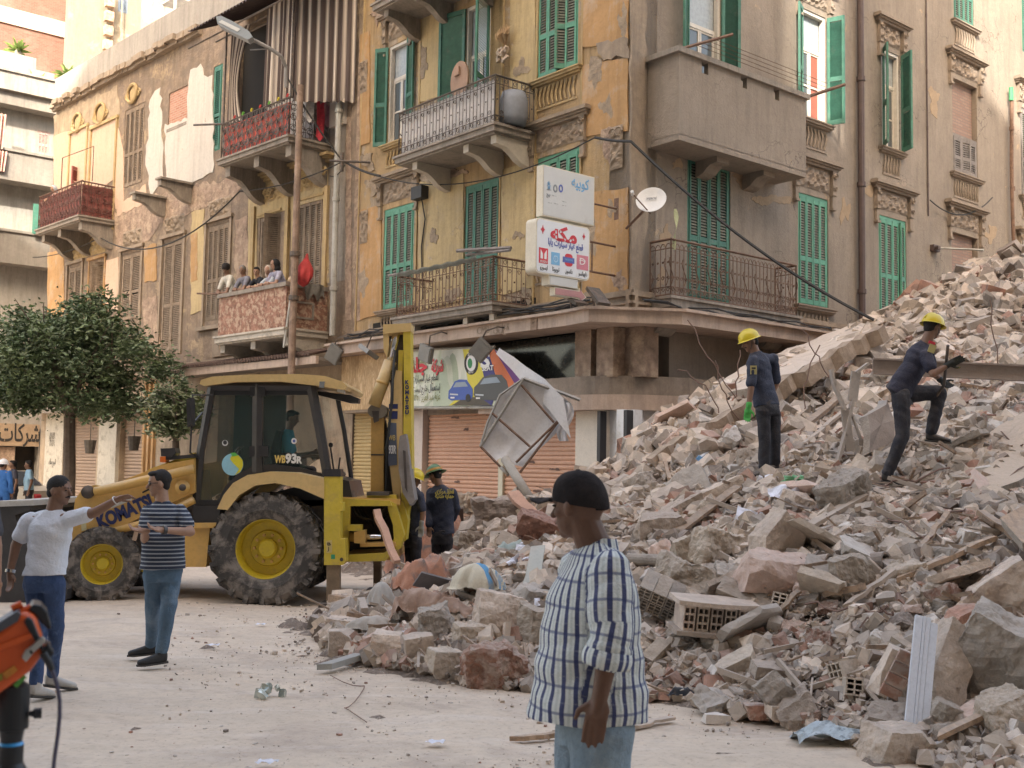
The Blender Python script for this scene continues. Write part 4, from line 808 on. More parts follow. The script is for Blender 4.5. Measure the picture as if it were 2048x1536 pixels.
for x,y in((298,408),(350,380)):
 u,z=NF.px(x,y,.5);mb=MB();corbel(mb,u,.22,1.0,z+.22,.55);mb.box(u-.18,u+.18,-1.05,0,z+.22,z+.28);mb.build('bracket',M_slab,nb,NF.M)
def nbal(xf0,xf1,yb,yr,p,**k):
 xm=(xf0+xf1)/2;u0=NF.px(xf0,yb,p)[0];u1=NF.px(xf1,yb,p)[0];zb=NF.px(xm,yb,p)[1];zr=NF.px(xm,yr,p)[1];return u0,u1,zb,zr
u0,u1,zb,zr=nbal(443,577,295,222,1.2);RB=(u0,u1,zb,zr)
rb=balcony(NF,nb,u0,u1,zb,1.2,zr-zb,style='dense',brackets=(u0+.2,(u0+u1)/2,u1-.15),bh=.85,bw=.25,mr=M_iron,label='iron balcony backed with red panels')
mb=MB();mb.box(u0+.03,u1-.03,-1.16,-1.15,zb+.04,zr-.1);mb.build('red_backing',M_redpan,rb,NF.M)
mb=MB();mb.tube([(u0-1.0,-1.5,zr+.12),(u0,-1.2,zr)],.03,5);mb.build('pole_arm',M_iron,rb,NF.M)
u0,u1,zb,zr=nbal(77,159,445,380,1.15)
lb=balcony(NF,nb,u0,u1,zb,1.15,zr-zb,style='dense',brackets=(u0+.25,(u0+u1)/2-.1,u1-.15),bh=.75,bw=.25,mr=mat('maroon_iron',(.13,.06,.05),.7,.3,6),label='dark maroon iron balcony at the far end')
mb=MB();mb.box(u0+.05,u1-.05,-1.12,-1.11,zb+.05,zr-.08);mb.box(u1-.05,u1-.04,-1.1,-.05,zb+.05,zr-.08);mb.build('maroon_backing',M_maroon,lb,NF.M)
mb=MB();mb.tube([(u0,-1.15,zr+.02),(u1+.1,-1.15,zr+.0)],.03,4);c0,d0=NF.px(122,378,1.1);mb.tube([(c0,-1.1,zr),(c0,-1.1,zr+1.1),(c0+2.0,-.9,zr+1.15),(c0+2.0,-.9,zr)],.018,4);mb.build('drying_frame',M_rustiron,lb,NF.M)
u0,u1,zb,zr=nbal(436,570,664,577,1.2);BB=(u0,u1,zb,zr)
bb2=balcony(NF,nb,u0,u1,zb,1.2,0,m=mat('whitened_concrete',(.56,.51,.44),.9,.15,4,.3,grime=(.3,.27,.23),gscale=3),brackets=(u0+.1,(u0+u1)/2,u1-.12),bh=.62,bw=.22,thick=.18,label='balcony with solid brick faced parapet')
mb=MB();mb.box(u0,u1,-1.2,-1.08,zb+.003,zr-.10);mb.box(u0,u0+.12,-1.08,-.0,zb+.003,zr-.10);mb.box(u1-.12,u1,-1.08,0,zb+.003,zr-.10);mb.build('brick_parapet',M_mag,bb2,NF.M)
mb=MB();mb.box(u0-.04,u1+.04,-1.25,-1.03,zr-.10,zr);mb.box(u0-.04,u0+.17,-1.03,0,zr-.10,zr);mb.box(u1-.17,u1+.04,-1.03,0,zr-.10,zr);mb.build('coping',M_slab,bb2,NF.M)
cx0,cz0=u1+.01,zb+.25;mb=MB()
for(a,b,c,d)in((-.95,-.4,cz0,cz0+.05),(-.95,-.4,cz0+.38,cz0+.43),(-.95,-.90,cz0+.05,cz0+.38),(-.45,-.40,cz0+.05,cz0+.38)):mb.box(u1,u1+.03,a,b,c,d)
mb.build('cement_square',M_slab,bb2,NF.M);mb=MB();mb.tube([(u1+.05,-1.25,zb-.5),(u1+.1,-1.1,zr-.1)],.035,6);mb.build('white_tube',M_pvc,bb2,NF.M)
mb=MB();mb.tube([(u0-1.0,-1.3,zr+.12),(u0,-1.2,zr+.02)],.025,5);mb.build('pole_arm',M_rustiron,bb2,NF.M)
u0,u1,zb,zr=RB
ca=[NF.w(*q)for q in((NF.px(386,62,1.0)[0],-1.0,NF.px(386,62,1.0)[1]),)]
ua=NF.px(386,60,1.6)[0];za=NF.px(386,60,1.6)[1];ub=.1
mb=MB();rise=.9
mb.grid(lambda i,j:(ua+(ub-ua)*i,-1.75*(1-j),za-.1+rise*j+.03*math.sin(i*(ub-ua)*2*math.pi/.16)),300,4)
mb.build('corrugated_awning',mat('dark_corrugated_sheet',(.075,.05,.045),.6,.25,4),nb,NF.M)
mb=MB()
for v in(-1.7,-.9,-.1):mb.tube([(ua,v,za+.32-.52*(-v)/1.0*.98),(ub,v,za+.32-.52*(-v)*.98)],.03,4)
for uu in(u0+.02,u1):mb.tube([(uu,-1.18,zr),(uu,-1.18,za+.1)],.03,5)
mb.build('awning_frame',M_iron,nb,NF.M)
def stripes(nt,v,cur):
 s=nt.nodes.new('ShaderNodeTexWave');s.wave_type='BANDS';s.bands_direction='X';s.inputs['Scale'].default_value=1.05;s.inputs['Distortion'].default_value=.0
 a=nt.nodes.new('ShaderNodeAttribute');a.attribute_name='cu';nt.links.new(a.outputs['Vector'],s.inputs['Vector'])
 c1=mixc(nt,ramp(nt,s.outputs[1],.55,.62),(.10,.075,.07),(.36,.31,.27));return mixc(nt,ramp(nt,s.outputs[1],.88,.92),c1,(.62,.55,.48))
M_curt=mat('striped_curtain',(.2,.15,.13),.9,.1,3,.1,30,fn=stripes)
def curtain(u0c,u1c,y0c,y1c,zt0,zt1,zb_,name,label,folds=9,gather=None,amp=.06):
 nu,nv=folds*8,12;mb=MB();at=[];L=math.hypot(u1c-u0c,y1c-y0c)
 def f(i,j):
  g=1 if gather is None else 1-gather*math.sin(j*math.pi*.85)
  ii=i*g;u=u0c+(u1c-u0c)*ii;y=y0c+(y1c-y0c)*ii;zt_=zt0+(zt1-zt0)*i
  n_=amp*math.sin(i*folds*2*math.pi+math.sin(i*9)*1.3)*(.3+.7*j);at.append((i*L*1.35,j,0))
  dx,dy=(y1c-y0c)/max(L,.01),-(u1c-u0c)/max(L,.01);return(u+dx*n_,y+dy*n_,zt_+(zb_-zt_)*j)
 mb.grid(f,nu,nv);o=mb.build(name,M_curt,None,NF.M,smooth=True)
 a_=o.data.attributes.new('cu','FLOAT_VECTOR','POINT');a_.data.foreach_set('vector',[c for t in at for c in t]);tag(o,label,'curtain');return o
curtain(NF.px(532,100,1.1)[0],u1,-1.1,-1.1,za-.15,za+.1,zr+.02,'curtain','wide striped curtain along the front of the red balcony',9)
curtain(u1,u1+1.1,-1.1,-.05,za+.1,za+.35,zr-.1,'curtain','grey striped curtain closing the right side of the red balcony',8)
curtain(u0+.05,u0+.95,-1.05,-1.0,za-.2,za-.2,zr,'curtain','gathered striped curtain tied back at the left of the red balcony',7,.55)
mb=MB();mb.box(u0+.3,u1-.7,-.03,0,zb,za+.2);mb.build('white_wall_field',M_white,nb,NF.M)
for k,(du,col,lab)in enumerate(((.35,(.7,.68,.68),'white cloth hung on the side rail of the red balcony'),(.62,(.60,.06,.09),'red cloth hung on the side rail of the red balcony'),(.8,(.42,.22,.26),'patterned pink cloth hung on the side rail of the red balcony'))):
 yy=-1.2+1.2*(du+.1);mb=MB();mb.grid(lambda i,j:(u1+.06+.03*math.sin(i*7+j*3),yy-.13+.24*i,zr+.06-(.55+.4*(k%2))*j+.05*math.sin(i*9)),8,10)
 tag(mb.build('laundry',mat('laundry%s'%'abc'[k],col,.9,.3,14),None,NF.M,smooth=True),lab,'laundry')
for k in range(7):
 uu=u0+.6+k*.42;mb=MB();mb.tube([(uu,-1.2,zr+.03),(uu+.05,-1.2,zr+.10)],.03,5);mb.obox(NF.M@Matrix.Translation((0,0,0)),0,0,0)if 0 else None
 tag(mb.build('clothes_peg',flat(('peg_red','peg_green','peg_yellow')[k%3],((.6,.05,.05),(.15,.5,.08),(.65,.55,.05))[k%3],.5),None,NF.M),('red','green','yellow')[k%3]+' clothes peg on the red balcony rail, '+('first','second','third','fourth','fifth','sixth','seventh')[k]+' from its left end','clothes peg','clothes pegs on the red balcony rail')
u0,u1,zb,zr=BB
def sack(name,label,p,sx,sy,sz,m,seed,M=None,top=.25,cat='bag',n=18):
 mb=MB()
 def f(i,j):
  t=i*2*math.pi;r=(math.sin(min(1,j*1.15)*math.pi)**.6*(1-j*.35)if j<.85 else top*(1-j)*4+.08);r=max(.02,r)*(1+.34*noise.noise(Vector((math.cos(t)*1.9,math.sin(t)*1.9+seed,j*3)))+.08*math.sin(t*5+j*4))
  return(p[0]+sx*(r*math.cos(t)+.45*j*j),p[1]+sy*r*math.sin(t),p[2]+sz*j)
 mb.grid(f,n,14);return tag(mb.build(name,m,None,M or I4,smooth=True),label,cat)
M_rbag=mat('red_bag_cloth',(.50,.05,.05),.8,.3,9,.4,25);q=NF.px(600,560,1.1);sack('cloth_bag','big red cloth bag standing on the brick balcony',(q[0],-1.0,zr-.15),.27,.2,.80,M_rbag,3,NF.M)
q=NF.px(629,560,1.0);sack('plastic_bag','small white plastic bag hanging over the brick balcony corner',(u1-.02,-.62,zr-.03),.12,.1,.55,mat('white_bag',(.7,.7,.7),.6,.1,9),5,NF.M,cat='bag')
sack('cloth_bundle','beige cloth bundle on the rail between the red and white bags',(u1-.15,-.95,zr-.02),.16,.12,.28,mat('beige_cloth',(.5,.36,.24),.9,.3,14),8,NF.M,cat='bundle')
mb=MB();mb.grid(lambda i,j:(u1+.08+.04*math.sin(i*11+j*2),-.75+.6*i,zr+.03-(.22+.2*abs(math.sin(i*7)))*j),14,6);tag(mb.build('hanging_rag',mat('grey_rag',(.17,.16,.14),.9,.4,14),None,NF.M,smooth=True),'grey rags drying over the side of the brick balcony','rag')
mb=MB();z=4.35
for h,pj in((.10,.35),(.07,.28),(.1,.15),(.06,.08)):mb.box(UE,0,-pj,0,z,z+h);z+=h
mb.build('string_course',M_trim,nb,NF.M)
uc0=NF.px(318,740,1.1)[0];
mb=MB();mb.box(uc0,0,-1.1,-1.02,4.12,4.30);mb.build('canopy_fascia',M_ledge,nb,NF.M);mb=MB();mb.box(uc0,0,-1.02,0,4.2,4.28);mb.build('canopy_slab',M_slab,nb,NF.M)
mb=MB();rn=random.Random(2);u=uc0
while u<-.2:mb.tube([(u,-1.15,4.36),(u,-.5,4.52)],.055,6);u+=.13
mb.build('clay_roof_tiles',mat('dark_clay_tile',(.13,.085,.07),.9,.3,7),nb,NF.M)
gops=[]
gd=[('b',137,192),('b',238,290)]
ops=[]
for _,x0,x1 in gd:a=NF.px(x0,930)[0];b=NF.px(x1,930)[0];ops.append((a,b,0.1,3.35))
a=NF.px(440,740)[0];ops.append((a,-2.9,.1,3.9));
mg=mat('shop_wall_tan',(.46,.36,.26),.9,.2,2,.4,20,grime=(.28,.22,.17),gscale=1.5,streak=.4)
wall(NF,nb,'wall',mg,UE,0,0,4.35,ops,.5)
for i,o in enumerate(ops[:2]):roller(NF,nb,o[0],o[1],.1,3.3,M_rollb,.2,.11)
for x0,x1,m_ in((88,124,mat('white_tiled_pier',(.58,.54,.46),.8,.15,3,.2,grime=(.3,.27,.22),gscale=3)),(195,230,mat('white_tiled_pier',(.58,.54,.46)))):
 a=NF.px(x0,930,.12)[0];b=NF.px(x1,930,.12)[0];mb=MB();mb.box(max(a,UE),b,-.12,0,0,3.5);mb.build('pier',m_,nb,NF.M)
mb=MB()
for x in(282,291,300):a=NF.px(x,930,.1)[0];mb.box(a,a+.12,-.1,0,0,4.2)
mb.build('pilaster',M_orange,nb,NF.M)
a=NF.px(112,800)[0];mb=MB();mb.box(UE,NF.px(285,850)[0],-.75,0,3.45,3.56);mb.box(UE,NF.px(285,850)[0],-.78,-.7,3.36,3.58);mb.build('shop_canopy',M_slab,nb,NF.M)
a=NF.px(103,900,.13)[0];lettering('/\\/\\/\\/\\',.34,F_blk,NF.M@Matrix.Translation((a,-.125,2.6))@TXT,nb,width=.5);lettering('/\\/\\/\\',.34,F_blk,NF.M@Matrix.Translation((a,-.125,2.35))@TXT,nb,width=.45)
lettering(arabic('ملك')+' '+arabic('للبيع'),.28,F_blk,NF.M@Matrix.Translation((a+.1,-.125,1.7))@TXT,nb,width=.6)
for x,y in((180,893),(268,886)):
 u,z=NF.px(x,y,.9);mb=MB();mb.lathe([(0,-.22),(.13,-.22),(.19,.2),(0,.2)],10,NF.M@Matrix.Translation((u,-.9,z)));mb.tube([NF.w(u,-.9,z+.2),NF.w(u,-.9,z+.75)],.015,4)
 tag(mb.build('hanging_basket',mat('dark_basket',(.10,.085,.07),.9,.3,9),None),'dark basket hanging from the shop canopy by the '+('first' if x==180 else 'second')+' brown roller door behind the tree','basket')
pipe(NF,nb,NF.px(682,300,.12)[0],4.9,16,.075,M_pvc,-.22,joints=5)
mb=MB();mb.box(UE,.1,.5,12,14.6,14.8);mb.build('roof',M_slab,nb,NF.M);mb=MB();mb.box(UE,.1,.7,12,4.36,4.6);mb.build('floor_slab',M_dark,nb,NF.M);mb=MB();mb.box(UE,.1,11.9,12.2,0,14.6);mb.build('back_wall',M_peel,nb,NF.M);mb=MB();mb.box(UE,UE+.4,.5,12,0,15.7);mb.build('end_wall',M_peel,nb,NF.M)
# ================================================================== far buildings
FF=Frame(*P(105,400,47).xy,50)
fb=thing('white_building','white rendered apartment building with grey balcony bands and potted plants on its roof','building',FF.M)
fo=[]
def fr(xl,xr,yt,yb,off=0.0):return rect(FF,xl,xr,yt,yb,off)
fw1=fr(75,101,262,312);fd=fr(31,76,893,1000);wall(FF,fb,'wall',M_farw,-9,.3,0,17.4,[fw1,fd],.4)
window(FF,fb,*fw1,'closed',m=mat('pinkish_shutter',(.42,.30,.27),.8,.2,5),leaves=3,mslat=mat('pinkish_shutter',(.42,.30,.27)))
for y0_,y1_,m_,pr in((150,186,M_farw,.9),(190,215,M_farg,.7),(308,365,M_farg,.9),(468,530,M_farg,.8),(700,770,M_farg,.3)):
 z1=FF.px(50,y0_,pr)[1];z0=FF.px(50,y1_,pr)[1];mb=MB();mb.box(-9,.3,-pr,0,z0,z1);mb.box(-9.1,.35,-pr-.08,0,z1,z1+.1);mb.build('balcony',m_,fb,FF.M)
mb=MB();a,z=FF.px(66,440,1.0);mb.box(a-.02,a+.35,-1.05,-1.0,FF.px(70,468,1.0)[1],FF.px(70,408,1.0)[1]);mb.build('shutter',M_green,fb,FF.M)
for x,y0_,y1_ in((5,225,300),(8,300,345)):
 a,z1=FF.px(x-14,y0_,1.0);b,z0=FF.px(x+6,y1_,1.0);mb=MB();mb.grid(lambda i,j:(a+(b-a)*i*(1-.2*j),-1.0+.08*math.sin(i*20),z1+(z0-z1)*j),24,4);tag(mb.build('curtain',M_pink if 0 else mat('red_striped_awning',(.5,.3,.25),.9,.3,8),None,FF.M),'striped awning cloth on the white building, '+('upper' if y0_==225 else 'lower')+' one','curtain')
a,b,c,d=fr(0,79,848,892,.2);mb=MB();mb.box(a-1,b,-.25,0,c,d);sg=mb.build('shop_fascia',mat('tan_fascia',(.34,.25,.17),.8,.15,3),fb,FF.M)
lettering(arabic('شركات'),1.0,F_blk,FF.M@Matrix.Translation(((a+b)/2+.0,-.26,(c+d)/2+.05))@TXT,fb,width=(b-a)*1.05,bold=.015)
a,b,c,d=fr(0,30,893,1010,.1);mb=MB();mb.box(a-.5,b,-.1,0,0,d-.02);mb.build('stone_pier',M_rubwall,fb,FF.M)
mb=MB();mb.box(-9,.3,.4,12,17.2,17.4);mb.box(-.1,.3,.6,12,0,17.2);mb.build('roof',M_farw,fb,FF.M)
TWF=Frame(*P(135,60,70).xy,50)
tw=thing('brick_tower','tall bare red brick wall rising behind the white building','building',TWF.M)
mb=MB();mb.box(-16,10,0,8,0,TWF.px(160,78)[1]);mb.box(-16,.0,-.01,8,TWF.px(100,80)[1],44);mb.build('wall',M_bricktower,tw,TWF.M)
z=TWF.px(80,42)[1];mb=MB();mb.box(-16,.0,-.12,0,z-.7,z+.3);mb.box(-6,-5.6,-.1,0,20,44);mb.build('concrete_band',mat('pinkish_concrete',(.5,.38,.33),.9,.1,2),tw,TWF.M)
z1=TWF.px(30,0)[1];
C2=Frame(*P(137,40,66).xy,50)
ct=thing('cream_tower','tall cream rendered tower behind the peeling building','building',C2.M)
cw=[rect(C2,238,258,-40,26)];wall(C2,ct,'wall',M_cream,.0,rect(C2,0,283,0,80)[1],6,45,cw)
window(C2,ct,*cw[0],'closed',leaves=2,m=flat('blue_grey_paint',(.12,.16,.22),.6),mslat=flat('blue_grey_paint',(.12,.16,.22)))
e=rect(C2,0,283,0,80)[1];C3=Frame(*C2.w(e,0,0).xy,110);cw2=[(3.0,5.0,36,37.6),(6.5,8.2,36,37.6)];wall(C3,ct,'wall',M_cream,0,14,6,45,[(2.0,4.2,30.5,33.5)])
window(C3,ct,2.0,4.2,30.5,33.5,'open',m=M_casew,angs=(90,90));mb=MB();mb.box(0,e,.5,9,44,45);mb.build('roof',M_cream,ct,C2.M)
u,z=C2.px(222,60);mb=MB();mb.tube([(u,-.3,z-3),(u,-.3,z+2.2)],.07,5);mb.tube([(u+.5,-.3,z-3),(u+.5,-.3,z+2)],.04,5)
for k in range(5):mb.box(u-.6,u-.1,-.7,-.3,z-2.4+k*.9,z-1.8+k*.9)
mb.build('pipework',M_rubwall,ct,C2.M)
u,z=NF.px(337,30,-1.5);mb=MB()
for a in(-.45,.45):
 for b in(0,.8):mb.tube([NF.w(u+a,1.5+b,14.8),NF.w(u+a,1.5+b,17.6)],.05,4)
for zz in(16.6,17.1,17.6):mb.obox(NF.M@Matrix.Translation((u,1.9,zz)),1.0,.9,.07)
tag(mb.build('steel_stand',mat('weathered_white_steel',(.5,.48,.45),.7,.2,6),None),'rusty white steel stand on the roof behind the parapet','stand')
M_leafy=mat('roof_plant_leaf',(.16,.26,.06),.7,.4,6,0,rand=.2)
for i,(x,y,Z,s_)in enumerate(((38,80,52,1.0),(12,103,50,1.3),(12,140,48,.9),(28,145,48,.9),(72,148,47,1.3),(137,130,50,1.0))):
 p_=P(x,y,Z);rn=random.Random(i);mb=MB()
 for k in range(46):
  a=rn.uniform(0,6.28);l=rn.uniform(.5,1)*s_*.95;e=rn.uniform(.1,1.3);d_=Vector((math.cos(a)*math.cos(e),math.sin(a)*math.cos(e),math.sin(e)))
  sd_=Vector((-math.sin(a),math.cos(a),0))*.05;b=p_+Vector((0,0,-.6*s_));m1=b+d_*l*.6;m2=b+d_*l-Vector((0,0,.2*l));mb.add([b-sd_,b+sd_,m1+sd_,m2,m1-sd_],[(0,1,2,3,4)])
 t=thing('roof_plant',('feathery green plant high on the brick wall','wide green bush hanging over the roof edge at the frame corner','small spiky plant at the left of the white roof','spiky plant beside another small one on the white roof','palm like plant on the middle of the white roof','thin plant on the roof near the cream tower')[i],'plant',p_+Vector((0,0,-s_)))
 mb.build('leaves',M_leafy,t);st=MB();st.tube([p_+Vector((0,0,-s_*1.6)),p_+Vector((0,0,-.5*s_))],.16,6);st.build('pot',M_farg,t)
mb=MB();
for(x,y0_,Z)in((15,150,48),(75,165,48)):pass
q0=FF.px(85,160)[0];mb=MB();mb.box(-9,-.5,1.5,6,17.4,19.2);mb.box(-2.6,.2,1.2,4,17.4,18.6);mb.build('terrace_wall',M_farw,fb,FF.M)
# ================================================================== unseen houses added behind the camera, rooflines stepped to shade the street
def house(x0,x1,yf,dep,H,label,m,nf):
 t=thing('shade_house',label,'building',((x0+x1)/2,yf,0));mb=MB();mb.box(x0,x1,yf-dep,yf,0,H);mb.box(x0-.1,x1+.1,yf-dep-.1,yf+.25,H,H+.35);mb.build('wall',m,t)
 fl=MB();gl=MB();n=max(1,int((x1-x0)/3.4))
 for k in range(nf):
  z=4.6+k*(H-5.5)/nf
  for i in range(n):
   cx=x0+(i+.5)*(x1-x0)/n;gl.box(cx-.55,cx+.55,yf,yf+.02,z+.4,z+2.3);fl.box(cx-.65,cx+.65,yf,yf+.1,z+.25,z+.4);fl.box(cx-.65,cx+.65,yf,yf+.1,z+2.3,z+2.42)
   if(i+k)%3==0:fl.box(cx-1.1,cx+1.1,yf,yf+1.0,z-.1,z+.05);fl.box(cx-1.1,cx+1.1,yf+.95,yf+1.0,z+.05,z+.95)
 g=gl.build('windows',M_glass,t);g['kind']='stuff';f=fl.build('balconies',m,t);f['kind']='stuff'
house(-46,1.1,-6.5,14,47,'unseen very tall cream house added behind the camera to shade the street',M_cream,12)
house(1.2,3.6,-8,14,31.0,'unseen narrow pale house added behind the camera, kept low to let sun past',M_farw,7)
house(3.7,7.0,-8,14,39,'unseen slim white house added behind the camera to shade the brown wall',M_farw,10)
house(7.1,48,-8,14,36.6,'unseen wide ochre house added behind the camera to shade the right side',M_ochre,9)
# ================================================================== ground
def tracks(nt,v,cur):
 s=nt.nodes.new('ShaderNodeSeparateXYZ');nt.links.new(v,s.inputs[0]);w_=math_(nt,'MULTIPLY',math_(nt,'SINE',math_(nt,'MULTIPLY',s.outputs[0],.33)),.45);n_=noise_(nt,v,1.1,5,.7);out=None
 for c_,k,hw in((8.2,.16,.17),(9.9,.16,.17),(11.4,-.05,.2),(6.6,.3,.14),(12.7,0,.2)):
  d=math_(nt,'ABSOLUTE',math_(nt,'SUBTRACT',math_(nt,'ADD',s.outputs[1],math_(nt,'ADD',w_,math_(nt,'MULTIPLY',s.outputs[0],k))),c_));m_=ramp(nt,d,hw,hw*.6);out=m_ if out is None else math_(nt,'MAXIMUM',out,m_)
 lug=math_(nt,'ADD',math_(nt,'MULTIPLY',math_(nt,'SINE',math_(nt,'MULTIPLY',math_(nt,'ADD',s.outputs[0],math_(nt,'MULTIPLY',s.outputs[1],.7)),34)),.3),.6)
 f=math_(nt,'MULTIPLY',math_(nt,'MULTIPLY',out,ramp(nt,n_,.42,.6)),math_(nt,'MULTIPLY',lug,.55));return mixc(nt,f,cur,(.36,.28,.225))
M_ground=mat('dusty_street',(.60,.485,.375),.95,.10,.9,.5,9,grime=(.33,.255,.215),gscale=.55,glo=.52,ghi=.75,coord='World',bdist=.03,fn=lambda nt,v,cur:mixc(nt,math_(nt,'MULTIPLY',ramp(nt,noise_(nt,v,22,5,.8),.54,.66),.6),mixc(nt,math_(nt,'MULTIPLY',ramp(nt,noise_(nt,mapping(nt,v,(.35,2.4,1)),2.2,6,.75,.6),.5,.68),.6),tracks(nt,v,cur),(.66,.57,.49)),(.33,.24,.19)))
def gh(x,y):return.035*noise.noise(Vector((x*.35,y*.35,3)))+.018*noise.noise(Vector((x*1.7,y*1.7,5)))+.007*noise.noise(Vector((x*7,y*7,8)))
xs=sorted(set([-120,-60,-40,-30]+[round(-24+i*.5,3)for i in range(30)]+[round(-9+i*.12,3)for i in range(150)]+[9+i*.6 for i in range(16)]+[20,30,50,120]))
ys=sorted(set([-60,-30,-10,-2]+[round(1.5+i*.12,3)for i in range(130)]+[17.2+i*.5 for i in range(60)]+[50,60,80,120,200]))
near=lambda x,y:1.0 if(-24<x<18 and 0<y<47)else 0.0
mb=MB();nx=len(xs);mb.v=[(x,y,gh(x,y)*near(x,y))for y in ys for x in xs]
mb.f=[(j*nx+i,j*nx+i+1,(j+1)*nx+i+1,(j+1)*nx+i)for j in range(len(ys)-1)for i in range(nx-1)];mb.mi=[0]*len(mb.f)
gr=mb.build('ground',M_ground,smooth=True,kind='structure')
M_pave=mat('pavement',(.38,.32,.28),.95,.15,2,.4,12,grime=(.28,.23,.19),gscale=1.5)
for F,a,b in((LF,-9.2,-.2),(NF,-18.9,0)):
 mb=MB();mb.box(a,b,-3.2,.5,-.05,GZ);mb.box(a,b,-3.35,-3.2,-.05,GZ+.01);mb.build('pavement',M_pave,None,F.M,kind='structure')
# ================================================================== the collapse: height field through surveyed points
CP=[]
def cp(px,py,Z):p=P(px,py,Z);CP.append((p.x,p.y,p.z))
for q in((640,1225),(650,1335),(760,1350),(860,1375),(940,1395),(1060,1400),(1290,1408),(1400,1442),(1500,1472),(1620,1482),(1740,1530),(1800,1560),(1950,1620),(2150,1750),(700,1182),(560,1300),(900,1480),(1300,1520),(1100,1480),(1500,1530),(1650,1535)):
 g=G(*q);CP.append((g.x,g.y,-.02))
for q in((-1.9,15),(-2.1,16.5),(-1.2,17.2),(-4,14),(-5,10),(-4,18),(-3,22),(-3,6),(0,5),(3,4.5),(-2.8,12),(-.9,16.0)):CP.append((*q,-.05))
for q in((820,1230,12),(880,1150,13),(1000,1150,11.5),(1000,1270,10),(1010,1065,15),(960,1030,17.3),(1080,1062,15.5),(1200,990,17),(1240,935,17.6),(1300,880,17.6),(1330,1000,14.5),(1350,1080,12),(1400,1180,10.5),(1400,1300,9.3),(1200,1250,10.2),(1200,1120,12),(1385,812,18),(1500,760,18.5),(1525,962,13),(1640,1000,11.8),(1560,1150,9.8),(1560,1320,8.7),(1755,660,19),(1782,980,11.9),(1640,830,16.4),(1700,870,14.8),(1872,890,12.6),(1900,700,16.8),(1900,575,20),(2000,530,20.6),(2060,512,21),(2150,480,21.5),(2040,700,17),(1750,1100,9.8),(1800,1250,8.6),(1780,1400,7.7),(1950,1000,10.8),(2000,1150,9.2),(2040,1310,8),(2040,1460,7),(2000,850,12.5),(2250,1000,10.5),(2350,700,15),(2300,1300,7.8),(2300,1550,6.5),(1450,880,15.2),(1100,1180,11.2),(1250,1330,9.2),(1650,1400,8.1),(1460,1380,8.6)):cp(*q)
CP+=[(3,21.5,1.9),(6,24,3.6),(10,26,5.6),(15,26,6.4),(1.6,19.2,1.6),(13,20,5.2),(12,14,3.2),(10,8,1.4),(9,4,.3)]
_A=np.array(CP);_n=len(_A);_D=np.hypot(_A[:,None,0]-_A[None,:,0],_A[:,None,1]-_A[None,:,1])
_S=np.zeros((_n+3,_n+3));_S[:_n,:_n]=_D-.06*np.eye(_n);_S[:_n,_n]=1;_S[:_n,_n+1:]=_A[:,:2];_S[_n,:_n]=1;_S[_n+1:,:_n]=_A[:,:2].T
_W=np.linalg.solve(_S,np.concatenate([_A[:,2],[0,0,0]]))
def hf(X,Y):
 X=np.atleast_1d(np.asarray(X,float));Y=np.atleast_1d(np.asarray(Y,float))
 d=np.hypot(X[:,None]-_A[None,:,0],Y[:,None]-_A[None,:,1]);return d@_W[:_n]+_W[_n]+_W[_n+1]*X+_W[_n+2]*Y
def hs(x,y):return max(float(hf(x,y)[0]),gh(x,y))
def S(px,py):
 """pixel -> point on the heap (or the street)"""
 r=ray(px,py);Zs=np.arange(4.5,30,.05);X=r.x/r.y*Zs;Zz=CAMZ+r.z/r.y*Zs;h=np.maximum(hf(X,Zs),0)
 k=np.argmax(Zz<h)if(Zz<h).any()else len(Zs)-1
 return Vector((X[k],Zs[k],h[k]))
M_bed=mat('shade_toned_dust_bed',(.27,.21,.165),.97,.3,4,1.0,13,coord='World',grime=(.22,.165,.13),gscale=5,glo=.45,ghi=.6,bdist=.06,fn=lambda nt,v,cur:mixc(nt,ramp(nt,noise_(nt,v,14,5,.8),.52,.62),cur,(.50,.40,.33)))  # dust bed coloured darker so the gaps between stones look shaded
gx=np.arange(-3.2,17,.11);gy=np.arange(4,29,.13);XX,YY=np.meshgrid(gx,gy);HH=hf(XX.ravel(),YY.ravel()).reshape(XX.shape)
rs=np.random.RandomState(4)
def vnoise(X,Y,s):
 a=np.sin(X*s*1.7+Y*s*.6+1)*np.cos(Y*s*1.3-X*s*.8+2)+.6*np.sin(X*s*3.1-Y*s*2.3+.5)*np.cos(Y*s*2.9+X*s*1.1);return a
HB=HH+.05*vnoise(XX,YY,2.0)+.035*vnoise(YY,XX,5.3)+rs.uniform(-.03,.03,HH.shape)
mb=MB();keep=HB>-.12;idx=-np.ones(HB.shape,int);vs_=[]
inR=np.zeros_like(keep)
for j in range(HB.shape[0]):
 for i in range(HB.shape[1]):idx[j,i]=len(vs_);vs_.append((XX[j,i],YY[j,i],max(HB[j,i]-.05,-.2)))
mb.v=vs_
for j in range(HB.shape[0]-1):
 for i in range(HB.shape[1]-1):
  if HB[j:j+2,i:i+2].max()>-.08:
   q=RF.M.inverted()@Vector((XX[j,i],YY[j,i],0));q2=LF.M.inverted()@Vector((XX[j,i],YY[j,i],0))
   if q.x>-.3 and q.y>.3 or(q2.x<.3 and q2.y>.3):continue
   mb.f.append((idx[j,i],idx[j,i+1],idx[j+1,i+1],idx[j+1,i]));mb.mi.append(0)
bed=mb.build('rubble_ground',M_bed,None,smooth=False,kind='structure')
